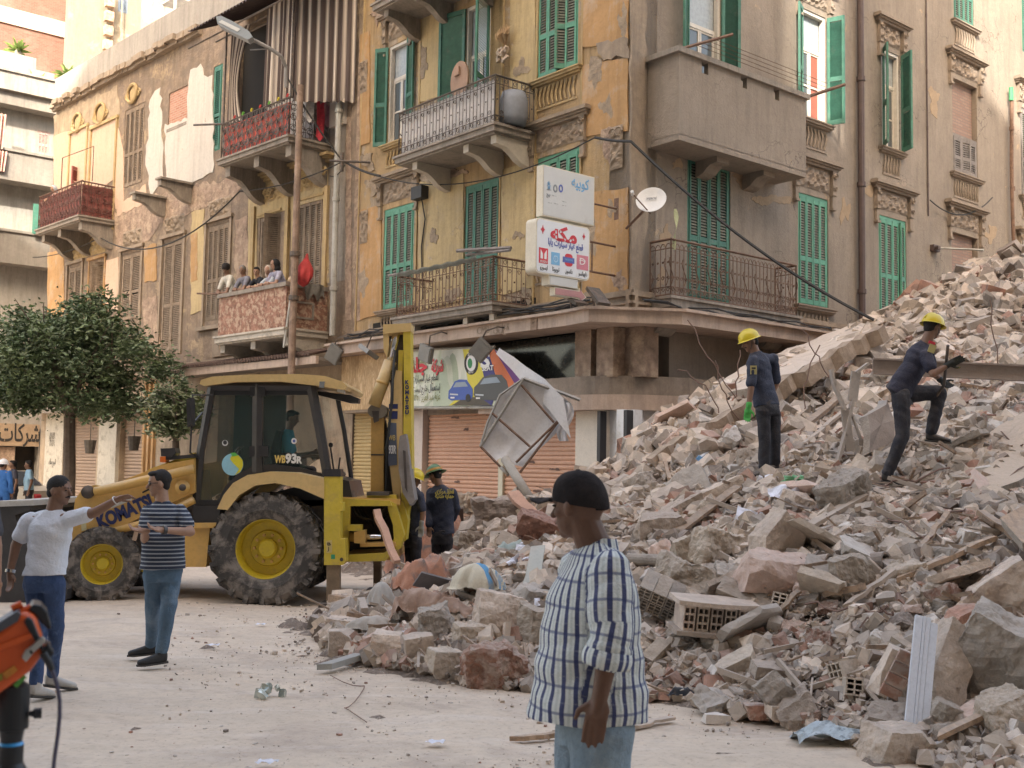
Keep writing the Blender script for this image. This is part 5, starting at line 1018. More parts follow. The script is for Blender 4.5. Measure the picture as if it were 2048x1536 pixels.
def c_chunk(seed,dims=(1,1,1),cuts=7,rough=.0,sub=0):
 """a broken block: a box clipped by random planes; optional fractured surface"""
 rn=random.Random(seed);bm=bmesh.new();bmesh.ops.create_cube(bm,size=1.0)
 bmesh.ops.scale(bm,vec=dims,verts=bm.verts)
 for k in range(cuts):
  n=Vector((rn.uniform(-1,1),rn.uniform(-1,1),rn.uniform(-1,1))).normalized()
  ext=sum(abs(n[i])*dims[i]/2 for i in range(3));d=ext*rn.uniform(.55,.86)
  r=bmesh.ops.bisect_plane(bm,geom=bm.verts[:]+bm.edges[:]+bm.faces[:],plane_co=n*d,plane_no=n,clear_outer=True)
  e=[g for g in r['geom_cut']if isinstance(g,bmesh.types.BMEdge)]
  if e:bmesh.ops.edgeloop_fill(bm,edges=e)
 if sub:
  bmesh.ops.triangulate(bm,faces=bm.faces[:])
  for _ in range(sub):
   L=sorted(e.calc_length()for e in bm.edges);th=L[int(len(L)*.35)]
   bmesh.ops.subdivide_edges(bm,edges=[e for e in bm.edges if e.calc_length()>th],cuts=1,use_grid_fill=False);bmesh.ops.triangulate(bm,faces=[f for f in bm.faces if len(f.verts)>3])
  bm.normal_update();s=max(dims)
  for v in bm.verts:
   nn=noise.fractal(v.co*(3.2/s)+Vector((seed,0,0)),1.0,2.1,3)+.6*noise.noise(v.co*(9/s)+Vector((0,seed,0)))+(.45*abs(noise.noise(v.co*(19/s)+Vector((0,seed,5))))if sub>2 else 0)
   v.co+=v.normal*nn*rough*s*.5
 me=bpy.data.meshes.new('chunk');bm.to_mesh(me);bm.free();return me
def c_hollow(seed,broken=True):
 """clay block with cores, broken at one end"""
 rn=random.Random(seed);mb=MB();L,H,D=.25,.12,.12
 mb.box(-L/2,L/2,-D/2,D/2,H/2-.012,H/2);mb.box(-L/2,L/2,-D/2,D/2,-H/2,-H/2+.012);mb.box(-L/2,L/2,-D/2,-D/2+.012,-H/2+.012,H/2-.012);mb.box(-L/2,L/2,D/2-.012,D/2,-H/2+.012,H/2-.012)
 mb.box(-L/2,L/2,-.006,.006,-H/2+.012,H/2-.012)
 for z in(-.02,.02):mb.box(-L/2,L/2,-D/2+.012,-.006,z-.005,z+.005);mb.box(-L/2,L/2,.006,D/2-.012,z-.005,z+.005)
 me=bpy.data.meshes.new('hollow');me.from_pydata(mb.v,[],mb.f);return me
RV=dict(rand=.28,dust=.5)
M_r=[mat('rubble_plaster',(.64,.52,.425),.95,.22,5,1.0,24,grime=(.38,.285,.23),gscale=4,glo=.5,ghi=.7,**RV),mat('rubble_concrete',(.40,.35,.30),.95,.25,6,1.0,20,grime=(.27,.22,.18),gscale=5,glo=.5,ghi=.7,**RV),mat('rubble_brick',(.40,.20,.14),.95,.3,7,.7,25,grime=(.52,.40,.33),gscale=6,glo=.46,ghi=.6,**RV),mat('rubble_limestone',(.55,.455,.365),.95,.24,4,1.0,18,grime=(.34,.27,.20),gscale=4,glo=.5,ghi=.65,**RV),mat('rubble_pink_plaster',(.62,.44,.36),.9,.12,4,.4,22,**RV),mat('rubble_white',(.66,.60,.54),.9,.12,5,.4,22,**RV),mat('rubble_darker',(.25,.195,.16),.95,.3,5,.6,20,**RV)]
M_wood=mat('broken_wood',(.42,.28,.18),.85,.25,4,.4,20,dust=.45,rand=.25,fn=lambda nt,v,cur:mixc(nt,ramp(nt,noise_(nt,mapping(nt,v,(14,1.2,14)),2,4,.6),.45,.65),cur,(.25,.17,.12)))
M_woodp=mat('dusty_plank',(.50,.40,.32),.85,.2,4,.4,20,dust=.5,rand=.2)
M_rebar=mat('rebar_rust',(.20,.12,.09),.8,.3,9,0)
protos=[]
for s in range(34):
 rn=random.Random(s);d=(1,rn.uniform(.5,.95),rn.uniform(.3,.8))if s%4 else(1,rn.uniform(.5,.8),rn.uniform(.12,.25))
 me=c_chunk(s,d,rn.choice((2,3,4)));v=np.array([x.co[:]for x in me.vertices]);me.calc_loop_triangles();t=np.array([x.vertices[:]for x in me.loop_triangles]);protos.append((v,t));bpy.data.meshes.remove(me)
def scatter(N,name,rng,smin,smax,region,pw,label,lift=.25,seed=1,mats=None,wts=None,onheap=True,elong=1.0,maxh=None,cats=None):
 rs=np.random.RandomState(seed);X=[];Y=[]
 while len(X)<N:
  zz=rng[0]+(rng[1]-rng[0])*rs.rand(4*N)**pw;xx=(rs.rand(4*N)*(region[1]-region[0])+region[0])*zz
  h=hf(xx,zz);qx=(xx-RF.o.x)*RF.ey.x+(zz-RF.o.y)*RF.ey.y;ql=(xx-LF.o.x)*LF.ey.x+(zz-LF.o.y)*LF.ey.y
  ok=((h>(.04 if onheap else-.25))&~((qx>-.05)&(ql>-.4))&(qx<.0))if onheap else((h<.02)&(rs.rand(4*N)<np.exp(h*26))&(ql<-.2))
  X+=xx[ok].tolist();Y+=zz[ok].tolist()
 X=np.array(X[:N]);Y=np.array(Y[:N]);H=np.maximum(hf(X,Y),-.0);
 sc_=smin+(smax-smin)*rs.rand(N)**3.2;sc_*=np.clip(Y/11,.7,1.7)
 clump=vnoise(X,Y,2.3);sc_*=np.clip(1+.45*clump,.38,1.8)
 V=[];T=[];MI=[];o=0
 pr=rs.randint(0,len(protos),N);mi_=rs.choice(len(wts),N,p=np.array(wts)/sum(wts));cl2=vnoise(X+7,Y-3,.9)
 mi_=np.where((cl2>.8)&(rs.rand(N)<.3),2,mi_)
 for k in range(len(protos)):
  I=np.where(pr==k)[0];n=len(I)
  if not n:continue
  v,t=protos[k];q=rs.normal(size=(n,4));
  if not onheap:q*=np.array([1,.12,.12,1])
  else:q*=np.array([1,.6,.6,1])
  q/=np.linalg.norm(q,axis=1)[:,None];w_,x,y,z=q.T
  Rm=np.stack([1-2*(y*y+z*z),2*(x*y-w_*z),2*(x*z+w_*y),2*(x*y+w_*z),1-2*(x*x+z*z),2*(y*z-w_*x),2*(x*z-w_*y),2*(y*z+w_*x),1-2*(x*x+y*y)],1).reshape(n,3,3)
  vv=np.einsum('nij,vj->nvi',Rm,v)*sc_[I][:,None,None];base=np.stack([X[I],Y[I],H[I]+sc_[I]*rs.uniform(-.12,lift,n)],1)
  vv+=base[:,None,:];V.append(vv.reshape(-1,3));tt=(t[None]+(np.arange(n)*len(v))[:,None,None]+o).reshape(-1,3);T.append(tt);MI.append(np.repeat(mi_[I],len(t)));o+=n*len(v)
 V=np.concatenate(V);T=np.concatenate(T);MI=np.concatenate(MI)
 me=bpy.data.meshes.new(name);me.vertices.add(len(V));me.vertices.foreach_set('co',V.ravel());me.loops.add(len(T)*3);me.loops.foreach_set('vertex_index',T.ravel());me.polygons.add(len(T));me.polygons.foreach_set('loop_start',np.arange(0,len(T)*3,3));me.polygons.foreach_set('material_index',MI.astype(np.int32));me.polygons.foreach_set('use_smooth',np.zeros(len(T),bool));me.update(calc_edges=True)
 for m_ in(mats or M_r):me.materials.append(m_)
 return tag(link(name,me,None,I4),label,'rubble',kind='stuff')
for i,m_ in enumerate(list(M_r)):
 pass
MV=dict(dust=.5,coord='World')
def piecevar(nt,v,cur):
 wn=nt.nodes.new('ShaderNodeTexVoronoi');wn.inputs['Scale'].default_value=6.5;nt.links.new(v,wn.inputs['Vector']);hs_=nt.nodes.new('ShaderNodeHueSaturation');nt.links.new(cur,hs_.inputs['Color'])
 s=nt.nodes.new('ShaderNodeSeparateColor');nt.links.new(wn.outputs['Color'],s.inputs[0]);nt.links.new(math_(nt,'ADD',math_(nt,'MULTIPLY',s.outputs[0],.80),.52),hs_.inputs['Value']);return hs_.outputs[0]
M_m=[mat('mass_plaster',(.66,.54,.44),.95,.15,5,.5,25,fn=piecevar,**MV),mat('mass_concrete',(.40,.345,.30),.95,.2,6,.5,25,fn=piecevar,**MV),mat('mass_brick',(.40,.205,.145),.95,.25,7,.5,25,fn=piecevar,**MV),mat('mass_stone',(.52,.42,.33),.95,.2,5,.5,25,fn=piecevar,**MV),mat('mass_dark',(.24,.185,.15),.95,.2,5,.5,25,fn=piecevar,**MV),mat('mass_white',(.68,.62,.56),.9,.12,5,.4,25,fn=piecevar,**MV)]
WTS=[.38,.20,.06,.25,.09,.05]
scatter(40000,'small_rubble',(6.4,14.5),.022,.19,(-.26,.50),.9,'mass of small broken stone, plaster and brick covering the collapse heap',mats=M_m,wts=WTS,seed=11)
scatter(26000,'fine_rubble',(6.2,12),.012,.05,(-.28,.50),.9,'finest crumbs of mortar and dust lying between the stones of the heap',mats=M_m,wts=WTS,seed=15,lift=.6)
scatter(16000,'far_small_rubble',(13.5,23.5),.05,.22,(-.10,.50),1.0,'mass of small debris on the upper part of the heap',mats=M_m,wts=WTS,seed=12)
scatter(15000,'side_rubble',(5.5,22),.05,.24,(.47,.95),.9,'mass of broken masonry on the far right flank of the heap',mats=M_m,wts=WTS,seed=16)
scatter(2600,'scattered_grit',(5.2,16),.008,.032,(-.30,.45),1.0,'grit and pebbles strewn on the street at the foot of the heap',mats=M_m,wts=WTS,seed=13,onheap=False)
rs=np.random.RandomState(9);mb=MB()
for k in range(300):
 y=4.6+14*rs.rand();x=(rs.rand()*.95-.45)*y
 if hf(x,y)[0]>-.02:continue
 s=.008+.03*rs.rand()**3;v,t=protos[rs.randint(len(protos))];a=rs.rand()*6.28;ca,sa=math.cos(a),math.sin(a)
 mb.add([(x+s*(p_[0]*ca-p_[1]*sa),y+s*(p_[0]*sa+p_[1]*ca),gh(x,y)+s*.2+s*p_[2]*.8)for p_ in v],[tuple(int(c)for c in f)for f in t],int(rs.randint(0,6)))
tag(mb.build('street_pebbles',M_m,None),'loose pebbles strewn over the dusty street','pebbles',kind='stuff')
mb=MB()
for k in range(1100):
 y=7+13*rs.rand()**.8;x=(rs.rand()*.72-.24)*y;h=hf(x,y)[0]
 if h<.05:continue
 a=rs.rand()*6.28;e=rs.uniform(-.3,.5);L=rs.uniform(.12,.5)+.6*rs.rand()**4;d=Vector((math.cos(a)*math.cos(e),math.sin(a)*math.cos(e),math.sin(e)))
 p_=Vector((x,y,h+.06));M=frame_matrix(p_,d);mb.obox(M,rs.uniform(.01,.03),rs.uniform(.008,.05),L,int(rs.randint(0,2)))
tag(mb.build('splinters',[M_wood,M_woodp],None),'splinters and sticks of wood strewn all over the heap','splinters',kind='stuff')
# ================================================================== blocks one can tell apart
BIG={}
def place(me_mats,name,label,cat,p,size,rot,group=None,sink=.15):
 me,m_=me_mats
 if not len(me.materials):me.materials.append(m_)
 s=size if isinstance(size,(tuple,list))else(size,)*3
 M=Matrix.Translation(p)@rot.to_4x4()@Matrix.Diagonal((*s,1));o=link(name,me,None,M);return tag(o,label,cat,group)
def eul(a,b,c):return Matrix.Rotation(R(c),3,'Z')@Matrix.Rotation(R(b),3,'Y')@Matrix.Rotation(R(a),3,'X')
def block(px,py,w_,h_,d_,rot,m,label,name='concrete_block',cat='block',seed=1,cuts=4,rough=.10,sub=3,lift=.35,Z=None,rdims=None):
 """w_ in pixels across; placed with its middle at the pixel"""
 p=S(px,py+h_*.35)if Z is None else P(px,py,Z);s=FOC/p.y;W,H,D=w_/s,h_/s,d_/s
 if Z is None:p=p+Vector((0,D*.2,H*lift))
 me=c_chunk(seed,(W,D,H),cuts+1,rough*1.05+.012,sub if sub==0 else(5 if w_>=70 else 4))
 for f in me.polygons:f.use_smooth=False
 me.materials.append(m);o=link(name,me,None,Matrix.Translation(p)@eul(*rot).to_4x4());return tag(o,label,cat)
PLA,CON,BRI,LIM,PNK,WHT,DRK=M_r
block(1550,1160,145,85,90,(18,8,12),PNK,'big pink plastered wall fragment in the middle of the heap',seed=21,cuts=5,sub=3,rough=.05)
block(1395,1180,165,85,95,(-8,16,-14),LIM,'long rough mortar slab lying over the hollow blocks beside the checked shirt',seed=22,cuts=5,rough=.12)
block(1565,1090,100,100,60,(10,38,20),PLA,'beige squared wall lump tilted beside white papers',seed=23,cuts=2,rough=.05)
block(1430,1100,100,70,70,(5,12,30),LIM,'rough beige lump above the long mortar slab',seed=24,cuts=5,rough=.14)
block(1380,1110,60,68,50,(0,-20,10),LIM,'upright rounded stone left of the rough beige lump',seed=25,cuts=6,rough=.08)
block(1318,1062,105,62,70,(8,-6,15),PLA,'flat topped pale block right behind the checked shirt',seed=26,cuts=3,rough=.06)
block(1702,1160,78,88,60,(0,-18,15),LIM,'grey beige boulder with pointed top right of the pink fragment',seed=27,cuts=6,rough=.08)
block(1690,1000,95,85,60,(10,-25,25),CON,'grooved concrete lump below the climbing worker',seed=28,cuts=3,rough=.12)
block(1600,1010,60,45,45,(10,10,25),PLA,'pale cube beside the green and white wrapper',seed=29,cuts=3)
block(1455,1165,55,60,50,(30,10,0),CON,'grey lump wedged left of the pink fragment',seed=30,cuts=5)
block(1420,1118,60,38,40,(6,30,6),PLA,'small wedge leaning on the upright rounded stone',seed=31,cuts=4)
block(1000,1238,100,90,60,(0,10,15),PLA,'tall pale block half hidden by the checked shirt',seed=32,cuts=3,rough=.06)
block(1080,1265,90,95,60,(0,5,-10),LIM,'large beige block directly behind the checked shirt',seed=33,cuts=4,rough=.08)
block(985,1340,115,80,70,(5,-6,20),BRI,'big broken masonry lump with red brick under pale mortar at the foot of the heap',seed=34,cuts=5,rough=.14)
block(892,1330,78,52,50,(5,4,30),LIM,'pale wedge stone left of the big masonry lump',seed=35,cuts=5,rough=.06)
block(836,1300,56,54,45,(8,-8,12),PLA,'squarish pale stone, second from the right in the front row',seed=36,cuts=3,rough=.05)
block(779,1300,68,55,50,(4,3,-8),PLA,'flat topped pale stone in the front row left of centre',seed=37,cuts=2,rough=.05)
block(683,1290,54,50,45,(0,0,10),PLA,'pale cube at the far left tip of the heap',seed=38,cuts=2,rough=.04)
block(692,1256,74,32,50,(0,4,-12),PLA,'flat pale block lying just behind the leftmost cube',seed=39,cuts=2,rough=.04)
block(872,1255,72,78,50,(0,-15,20),CON,'grey pyramid shaped stone in front of the brown cloth',seed=40,cuts=5,rough=.10)
block(950,1278,80,50,50,(5,0,20),LIM,'pale stone pair with a dry flower beside it',seed=41,cuts=4,rough=.10)
block(1390,1235,10,10,10,(0,0,0),LIM,'small chip under the long mortar slab',seed=42,cuts=3,sub=0)
block(2000,1330,150,170,120,(10,28,-25),CON,'large broken beam end with a grey painted face at the right edge',seed=43,cuts=3,rough=.09)
block(1985,1200,190,60,110,(0,-38,-15),PLA,'long plastered slab rising to the right edge above the grey faced beam',seed=44,cuts=2,rough=.05)
block(1890,1330,75,230,60,(-18,30,5),PLA,'tall thin plastered slab leaning behind the white board',seed=45,cuts=2,rough=.04,lift=.2)
block(1800,1492,120,80,90,(4,4,22),PLA,'big pale block resting on the street at the lower right',seed=46,cuts=3,rough=.06,lift=.2)
block(1790,1360,62,115,50,(8,24,-8),PLA,'upright brick pier fragment with bare red bricks leaning left of the white board',seed=47,cuts=2,rough=.03,sub=2)
block(1970,1445,75,40,60,(16,6,10),PNK,'pink plaster flake near the lower right corner',seed=48,cuts=4,rough=.04)
block(1895,1440,70,50,50,(10,20,10),CON,'grey shard between the white board and the pink flake',seed=49,cuts=4,rough=.08)
block(2015,1440,100,70,80,(10,-20,15),LIM,'rough lump at the lower right edge of the heap',seed=50,cuts=4,rough=.1)
block(1930,1245,65,40,50,(6,-22,15),BRI,'broken brick pair with white plaster right of the white board top',seed=51,cuts=2,rough=.05)
block(1430,1270,18,14,14,(0,0,0),BRI,'chip of red brick by the drum shaped block',seed=52,cuts=3,sub=0)
block(1390,1335,55,30,30,(0,20,10),PLA,'flat chip below the drum shaped block',seed=53,cuts=3)
block(1480,1340,85,62,40,(20,-30,5),LIM,'pale triangular slab under the drum shaped block',seed=54,cuts=4,rough=.03)
block(1545,1355,80,45,45,(12,8,5),PLA,'tilted flat slab in the lower middle of the heap',seed=55,cuts=2,rough=.04)
block(1512,1380,50,22,30,(10,42,0),PLA,'narrow slab leaning left of the tilted flat slab',seed=56,cuts=2,rough=.03)
block(1565,1432,58,30,35,(0,3,12),PLA,'plastered brick block on the street edge',seed=57,cuts=2,rough=.04)
block(1515,1430,48,28,35,(0,-2,-8),BRI,'whitened brick lump beside the plastered brick block',seed=58,cuts=3,rough=.08)
block(1433,1441,52,18,30,(0,4,10),WHT,'white coated loose brick lying alone on the street',seed=59,cuts=1,rough=.02)
block(1618,1440,42,20,25,(0,-4,14),BRI,'single red brick at the foot of the heap',seed=60,cuts=1,rough=.03)
block(1730,1100,90,50,50,(0,10,10),CON,'grey lump right of the boulder with the pointed top',seed=61,cuts=4)
block(1740,1060,44,30,40,(30,0,10),PLA,'square tile like chip in the middle right of the heap',seed=62,cuts=1)
block(1810,1152,80,38,50,(0,-8,5),LIM,'grooved stone fragment in the middle right of the heap',seed=63,cuts=3)
block(1940,1080,40,30,30,(10,10,10),WHT,'small white lump in the upper right debris',seed=64,cuts=3)
block(1620,1215,46,20,30,(0,-35,0),PLA,'thin plaster piece beneath the pink fragment',seed=65,cuts=2)
block(960,1005,95,36,60,(0,-4,10),CON,'cracked concrete edge stone before the pink doors',seed=66,cuts=3,rough=.12)
block(1090,1012,80,30,60,(0,3,10),CON,'cracked grey edge stone right of the leaning pole foot',seed=67,cuts=3,rough=.12)
block(1000,1030,130,60,70,(0,0,10),DRK,'dark grey bulk under the cracked edge stones',seed=68,cuts=3)
block(1080,1065,105,62,50,(20,20,10),mat('red_brown_board',(.30,.15,.11),.9,.15,4,.3,dust=.3),'red brown lump of brickwork left of the cap',seed=69,cuts=4,rough=.08,name='brickwork_lump')
block(1440,990,180,34,60,(0,-24,-4),PLA,'long broken floor slab sloping up to the standing worker',seed=70,cuts=3,rough=.05)
block(1340,1030,150,26,60,(10,-30,-6),PLA,'pale splintered slab sloping below the standing worker',seed=71,cuts=3,rough=.06)
block(1190,1090,60,40,40,(0,10,20),PLA,'pale lump at the nape of the man in the cap',seed=72,cuts=4)
block(1000,1065,50,40,40,(0,30,10),PLA,'pointed plaster lump behind the orange cloth',seed=73,cuts=5)
block(945,1085,70,45,40,(0,10,20),LIM,'pale lump just right of the orange cloth',seed=74,cuts=4)
block(1760,1010,50,36,30,(0,20,0),PLA,'plaster lump below the boots of the climbing worker',seed=75,cuts=4)
block(1560,1400,56,100,40,(10,-40,10),CON,'jagged grey slab in the lower middle of the heap',seed=76,cuts=4,rough=.08)
block(1465,1480-210,10,10,10,(0,0,0),PLA,'tiny chip on the drum shaped block',seed=77,cuts=2,sub=0)
def bared(px,py,lab,n=(2,5),w_=.1,Z=None,rot=(8,24,-8)):
 pass
pf=S(1790,1400)+Vector((-.02,-.12,.22));Mb=Matrix.Translation(pf)@eul(8,24,-8).to_4x4()
pr_=thing('brick_pier','upright fragment of plastered pier showing four bare red bricks','masonry',pf)
for k in range(4):
 mb=MB();mb.obox(Mb@Matrix.Translation((.015,-.02,-.15+k*.085)),.13,.03,.07);mb.build('brick',BRI,pr_)
HB=[c_hollow(1)]
def hollow(px,py,lab,rot,s=1.0,m=LIM,grp=None,Z=None,name='hollow_brick'):
 p=S(px,py)if Z is None else P(px,py,Z);p=p+Vector((0,0,.05*s));o=link(name,HB[0].copy(),None,Matrix.Translation(p)@eul(*rot).to_4x4()@Matrix.Scale(s,4));o.data.materials.append(m);return tag(o,lab,'brick',grp)
dr=thing('hollow_floor_block','broken floor piece with a row of hollow bricks between two curved concrete edges','block',S(1425,1300))
Mw=Matrix.Translation(S(1425,1290)+Vector((0,.05,.10)))@eul(6,4,8).to_4x4()
for k in range(5):
 mb=MB();me=HB[0];mb.add([Mw@Matrix.Translation((-.24+k*.115,0,.12))@Matrix.Rotation(R(90),4,'Z')@Matrix.Rotation(R(0),4,'X')@(v.co*Vector((1.1,.8,1.5))if 0 else Vector((v.co.x*1.1,v.co.y*.8,v.co.z*1.7)))for v in me.vertices],[tuple(p_.vertices)for p_ in me.polygons]);mb.build('hollow_brick',LIM if k%2 else PLA,dr)
for z_ in(-.0,.245):mb=MB();mb.prism([(-.34,.16)]+[(-.34+.68*i/10,-.15-.05*math.sin(math.pi*i/10))for i in range(11)]+[(.34,.16)],z_-.018,z_+.018,'z');mb.v=[tuple(Mw@Vector(v))for v in mb.v];mb.build('concrete_edge',PLA,dr)
d2=thing('hollow_floor_block','dark underside of a hollow brick floor piece beneath the long mortar slab','block',S(1330,1260))
Mw=Matrix.Translation(S(1335,1250)+Vector((0,.1,.16)))@eul(35,22,-12).to_4x4()
for k in range(4):
 for j in range(2):
  mb=MB();mb.add([Mw@Matrix.Translation((-.2+k*.125,0,.13*j))@Matrix.Rotation(R(90),4,'Z')@v.co for v in HB[0].vertices],[tuple(p_.vertices)for p_ in HB[0].polygons]);mb.build('hollow_brick',LIM if k%2 else CON,d2)
for x,y,lab,rot in((1312,1322,'whitish hollow brick below the mortar slab, nearest the checked shirt',(20,-30,40)),(1562,1222,'six holed brick end just below the pink fragment',(10,20,70)),(1705,1392,'hollow brick with four square holes near the brick pier',(5,12,80)),(1690,1360,'brick with holes between two grey slabs',(70,0,40))):
 hollow(x,y,lab,rot)
KIT=[]
for s in range(26):
 rn=random.Random(100+s);d=(1,rn.uniform(.55,.95),rn.uniform(.35,.8))if s%3 else(1,rn.uniform(.5,.9),rn.uniform(.12,.24))
 me=c_chunk(100+s,d,rn.choice((3,4,5,6)),.16,3)
 for f in me.polygons:f.use_smooth=False
 KIT.append(me)
KM={}
rnd=random.Random(77);cnt=0;GL='loose broken block lying among the debris of the collapse heap';kinds=[PLA,PLA,LIM,CON,CON,BRI,LIM,WHT,PNK,DRK]
while cnt<225:
 px=rnd.uniform(680,2060);py=rnd.uniform(560,1500);p=S(px,py)
 if p.z<.03 or p.y>22 or hf(p.x,p.y)[0]<.03 or rnd.random()>(p.y/13)**1.2:continue
 q=RF.M.inverted()@p
 if q.y>-.4 or(1080<px<1280 and py>1100):continue
 k=rnd.randrange(26);mi=rnd.randrange(10);key=(k,mi)
 if key not in KM:me=KIT[k].copy();me.materials.append(kinds[mi]);KM[key]=me
 s=rnd.uniform(.13,.24)+.16*rnd.random()**3;s*=.8 if p.y<10 else(1.0 if p.y<14 else 1.35)
 o=link('rubble_block',KM[key],None,Matrix.Translation(p+Vector((0,0,s*.12)))@eul(rnd.uniform(-35,35),rnd.uniform(-35,35),rnd.uniform(0,360)).to_4x4()@Matrix.Scale(s,4))
 tag(o,GL,'rubble','loose broken blocks of the collapse heap');cnt+=1
rnd=random.Random(31)
for k in range(34):
 px=rnd.uniform(1050,2040);py=rnd.uniform(720,1420);p=S(px,py)
 if p.z<.25 or p.y>19 or(1080<px<1290 and py>1080)or(1450<px<1600 and py<980)or(1730<px<1930 and py<1000):continue
 a,b,c=rnd.uniform(.35,.8),rnd.uniform(.25,.55),rnd.uniform(.04,.08);me=c_chunk(300+k,(a,b,c),3,.05,3);me.materials.append((PLA,PLA,CON,PNK,LIM,WHT)[k%6])
 o=link('wall_flake',me,None,Matrix.Translation(p+Vector((0,0,.10)))@eul(rnd.uniform(-35,45),rnd.uniform(-40,40),rnd.uniform(0,360)).to_4x4());tag(o,'flat slab of wall plaster lying tilted in the debris of the heap','rubble','flat wall slabs in the heap')
def plank(p0,p1,w_,t_,m,label,name='plank',cat='plank',twist=0,taper=0.0,seg=5,warp=.015,group=None):
 a=Vector(p0);b=Vector(p1);d=b-a;L=d.length;M=frame_matrix(a,d);mb=MB();rn=random.Random(int(a.x*100)+int(b.z*77));mb.v=[]
 for i in range(seg+1):
  f=i/seg;ww=w_*(1-taper*f)*rn.uniform(.93,1.05);ox=rn.uniform(-warp,warp);T=M@Matrix.Translation((ox,rn.uniform(-warp,warp)*.5,L*f+(rn.uniform(-.03,.03)if i in(0,seg)else 0)))@Matrix.Rotation(R(twist),4,'Z')
  e=(rn.uniform(-.04,.04)if i in(0,seg)else 0)
  mb.v+=[tuple(T@Vector((x_*ww/2,y_*t_/2,e*x_)))for x_,y_ in((-1,-1),(1,-1),(1,1),(-1,1))]
 for i in range(seg):
  for k in range(4):mb.f.append((i*4+k,i*4+(k+1)%4,i*4+4+(k+1)%4,i*4+4+k))
 mb.f+=[(3,2,1,0),tuple(seg*4+k for k in range(4))];mb.mi=[0]*len(mb.f);return tag(mb.build(name,m,None),label,cat,group)
def pz(x,y,Z):return P(x,y,Z)
def onh(x,y,up=.08):return S(x,y)+Vector((0,0,up))
M_beamc=mat('bent_white_board',(.66,.68,.72),.5,.06,4,.1,20,grime=(.45,.40,.34),gscale=4,glo=.56,ghi=.75)
bt0=S(1826,1470)+Vector((0,-.05,.02));bt1=P(1853,1236,bt0.y+.35);wb=thing('white_board','long white moulded door board standing upright against the heap','board',bt0)
M=frame_matrix(bt0,bt1-bt0,(1,0,0));L=(bt1-bt0).length;wbw=46/FOC*bt0.y
ex_=Matrix.Rotation(R(0),4,'Z')
for k,(a,b,t_)in enumerate(((-.5,-.18,.03),(-.165,-.05,.04),(-.035,.165,.034),(.18,.5,.028))):
 mb=MB();mb.obox(M@Matrix.Translation((0,(a+b)/2*wbw,L/2)),t_,(b-a)*wbw,L*(1 if k!=3 else.93));mb.build('board_strip',M_beamc,wb)
def slab(pts,th,m,name,label,cat='slab',ragz=.03,edge_m=None):
 top=[Vector(p)for p in pts];n=(top[1]-top[0]).cross(top[2]-top[0]).normalized();n=n if n.z>0 else-n
 rn=random.Random(len(label));out=[]
 for i in range(len(top)):
  a,b=top[i],top[(i+1)%len(top)];k=max(1,int((b-a).length/.22))
  for j in range(k):out.append(a.lerp(b,j/k)+(Vector((rn.uniform(-1,1),rn.uniform(-1,1),0))*.05 if j else Vector((0,0,0))))
 c=sum(out,Vector())/len(out);N=len(out);mb=MB();mb.v=[tuple(c)]+[tuple(v+n*rn.uniform(-.008,.008))for v in out]+[tuple(v-n*th+Vector((rn.uniform(-1,1),rn.uniform(-1,1),rn.uniform(-1,1)))*.03)for v in out]+[tuple(c-n*th)]
 mb.f=[(0,1+i,1+(i+1)%N)for i in range(N)]+[(1+i,1+N+i,1+N+(i+1)%N,1+(i+1)%N)for i in range(N)]+[(2*N+1,1+N+(i+1)%N,1+N+i)for i in range(N)];mb.mi=[0]*N+[1]*N+[1]*N
 return tag(mb.build(name,[m,edge_m or CON],None),label,cat)
slab([P(1382,800,18.2),P(1560,762,16.6),P(1750,655,18.2),P(1700,650,19.6),P(1480,735,19.4)],.16,mat('slab_plaster',(.60,.50,.42),.9,.1,3,.3,grime=(.5,.42,.36),gscale=3),'fallen_slab','large pale floor slab tipped against the corner behind the two workers')
plank(P(1300,930,15.8),P(1760,668,17.2),.22,.24,mat('crumbling_beam',(.38,.29,.22),.95,.35,6,.9,12),'long crumbling roof beam sloping from the storefront up behind the workers','beam','beam',seg=30,warp=.075)
slab([P(1860,1010,11.0),P(1915,905,12.0),P(2090,800,12.6),P(2130,930,11.2),P(1960,985,10.6)],.14,mat('cracked_plaster_slab',(.55,.43,.33),.9,.08,2,.35,crack=.9,grime=(.45,.35,.27),gscale=2),'plaster_slab','big cracked beige plaster slab sloping at the right edge')
slab([P(2048,1010,9.6),P(2000,1035,9.5),P(2045,1085,9.2),P(2120,1080,9.2),P(2110,1010,9.6)],.10,M_wood,'ribbed_panel','ribbed wooden panel poking in at the right edge','panel')
ib=[P(1745,732,13.2),P(2085,748,13.0)];d=(ib[1]-ib[0]);M=frame_matrix(ib[0],d);L=d.length;mb=MB();hz=.165
mb.obox(M@Matrix.Translation((0,0,L/2)),.02,hz,L);mb.obox(M@Matrix.Translation((0,hz/2,L/2)),.12,.02,L);mb.obox(M@Matrix.Translation((0,-hz/2,L/2)),.12,.02,L)
tag(mb.build('steel_beam',mat('dusty_steel_beam',(.34,.27,.23),.8,.2,5,.2,dust=.5),None),'dusty steel I-beam jutting out behind the climbing worker','beam')
mb=MB();mb.tube([P(1320,1118,11.2),P(1346,1123,11.0)],.0,4)if 0 else None
mb.lathe([(.045,0),(.06,.0),(.06,.5),(.045,.5),(.045,0)],14,frame_matrix(P(1348,1122,11.05),Vector((-.75,.5,-.02))));tag(mb.build('cement_pipe',CON,None),'short grey cement pipe end showing its hole beside the checked shirt','pipe')
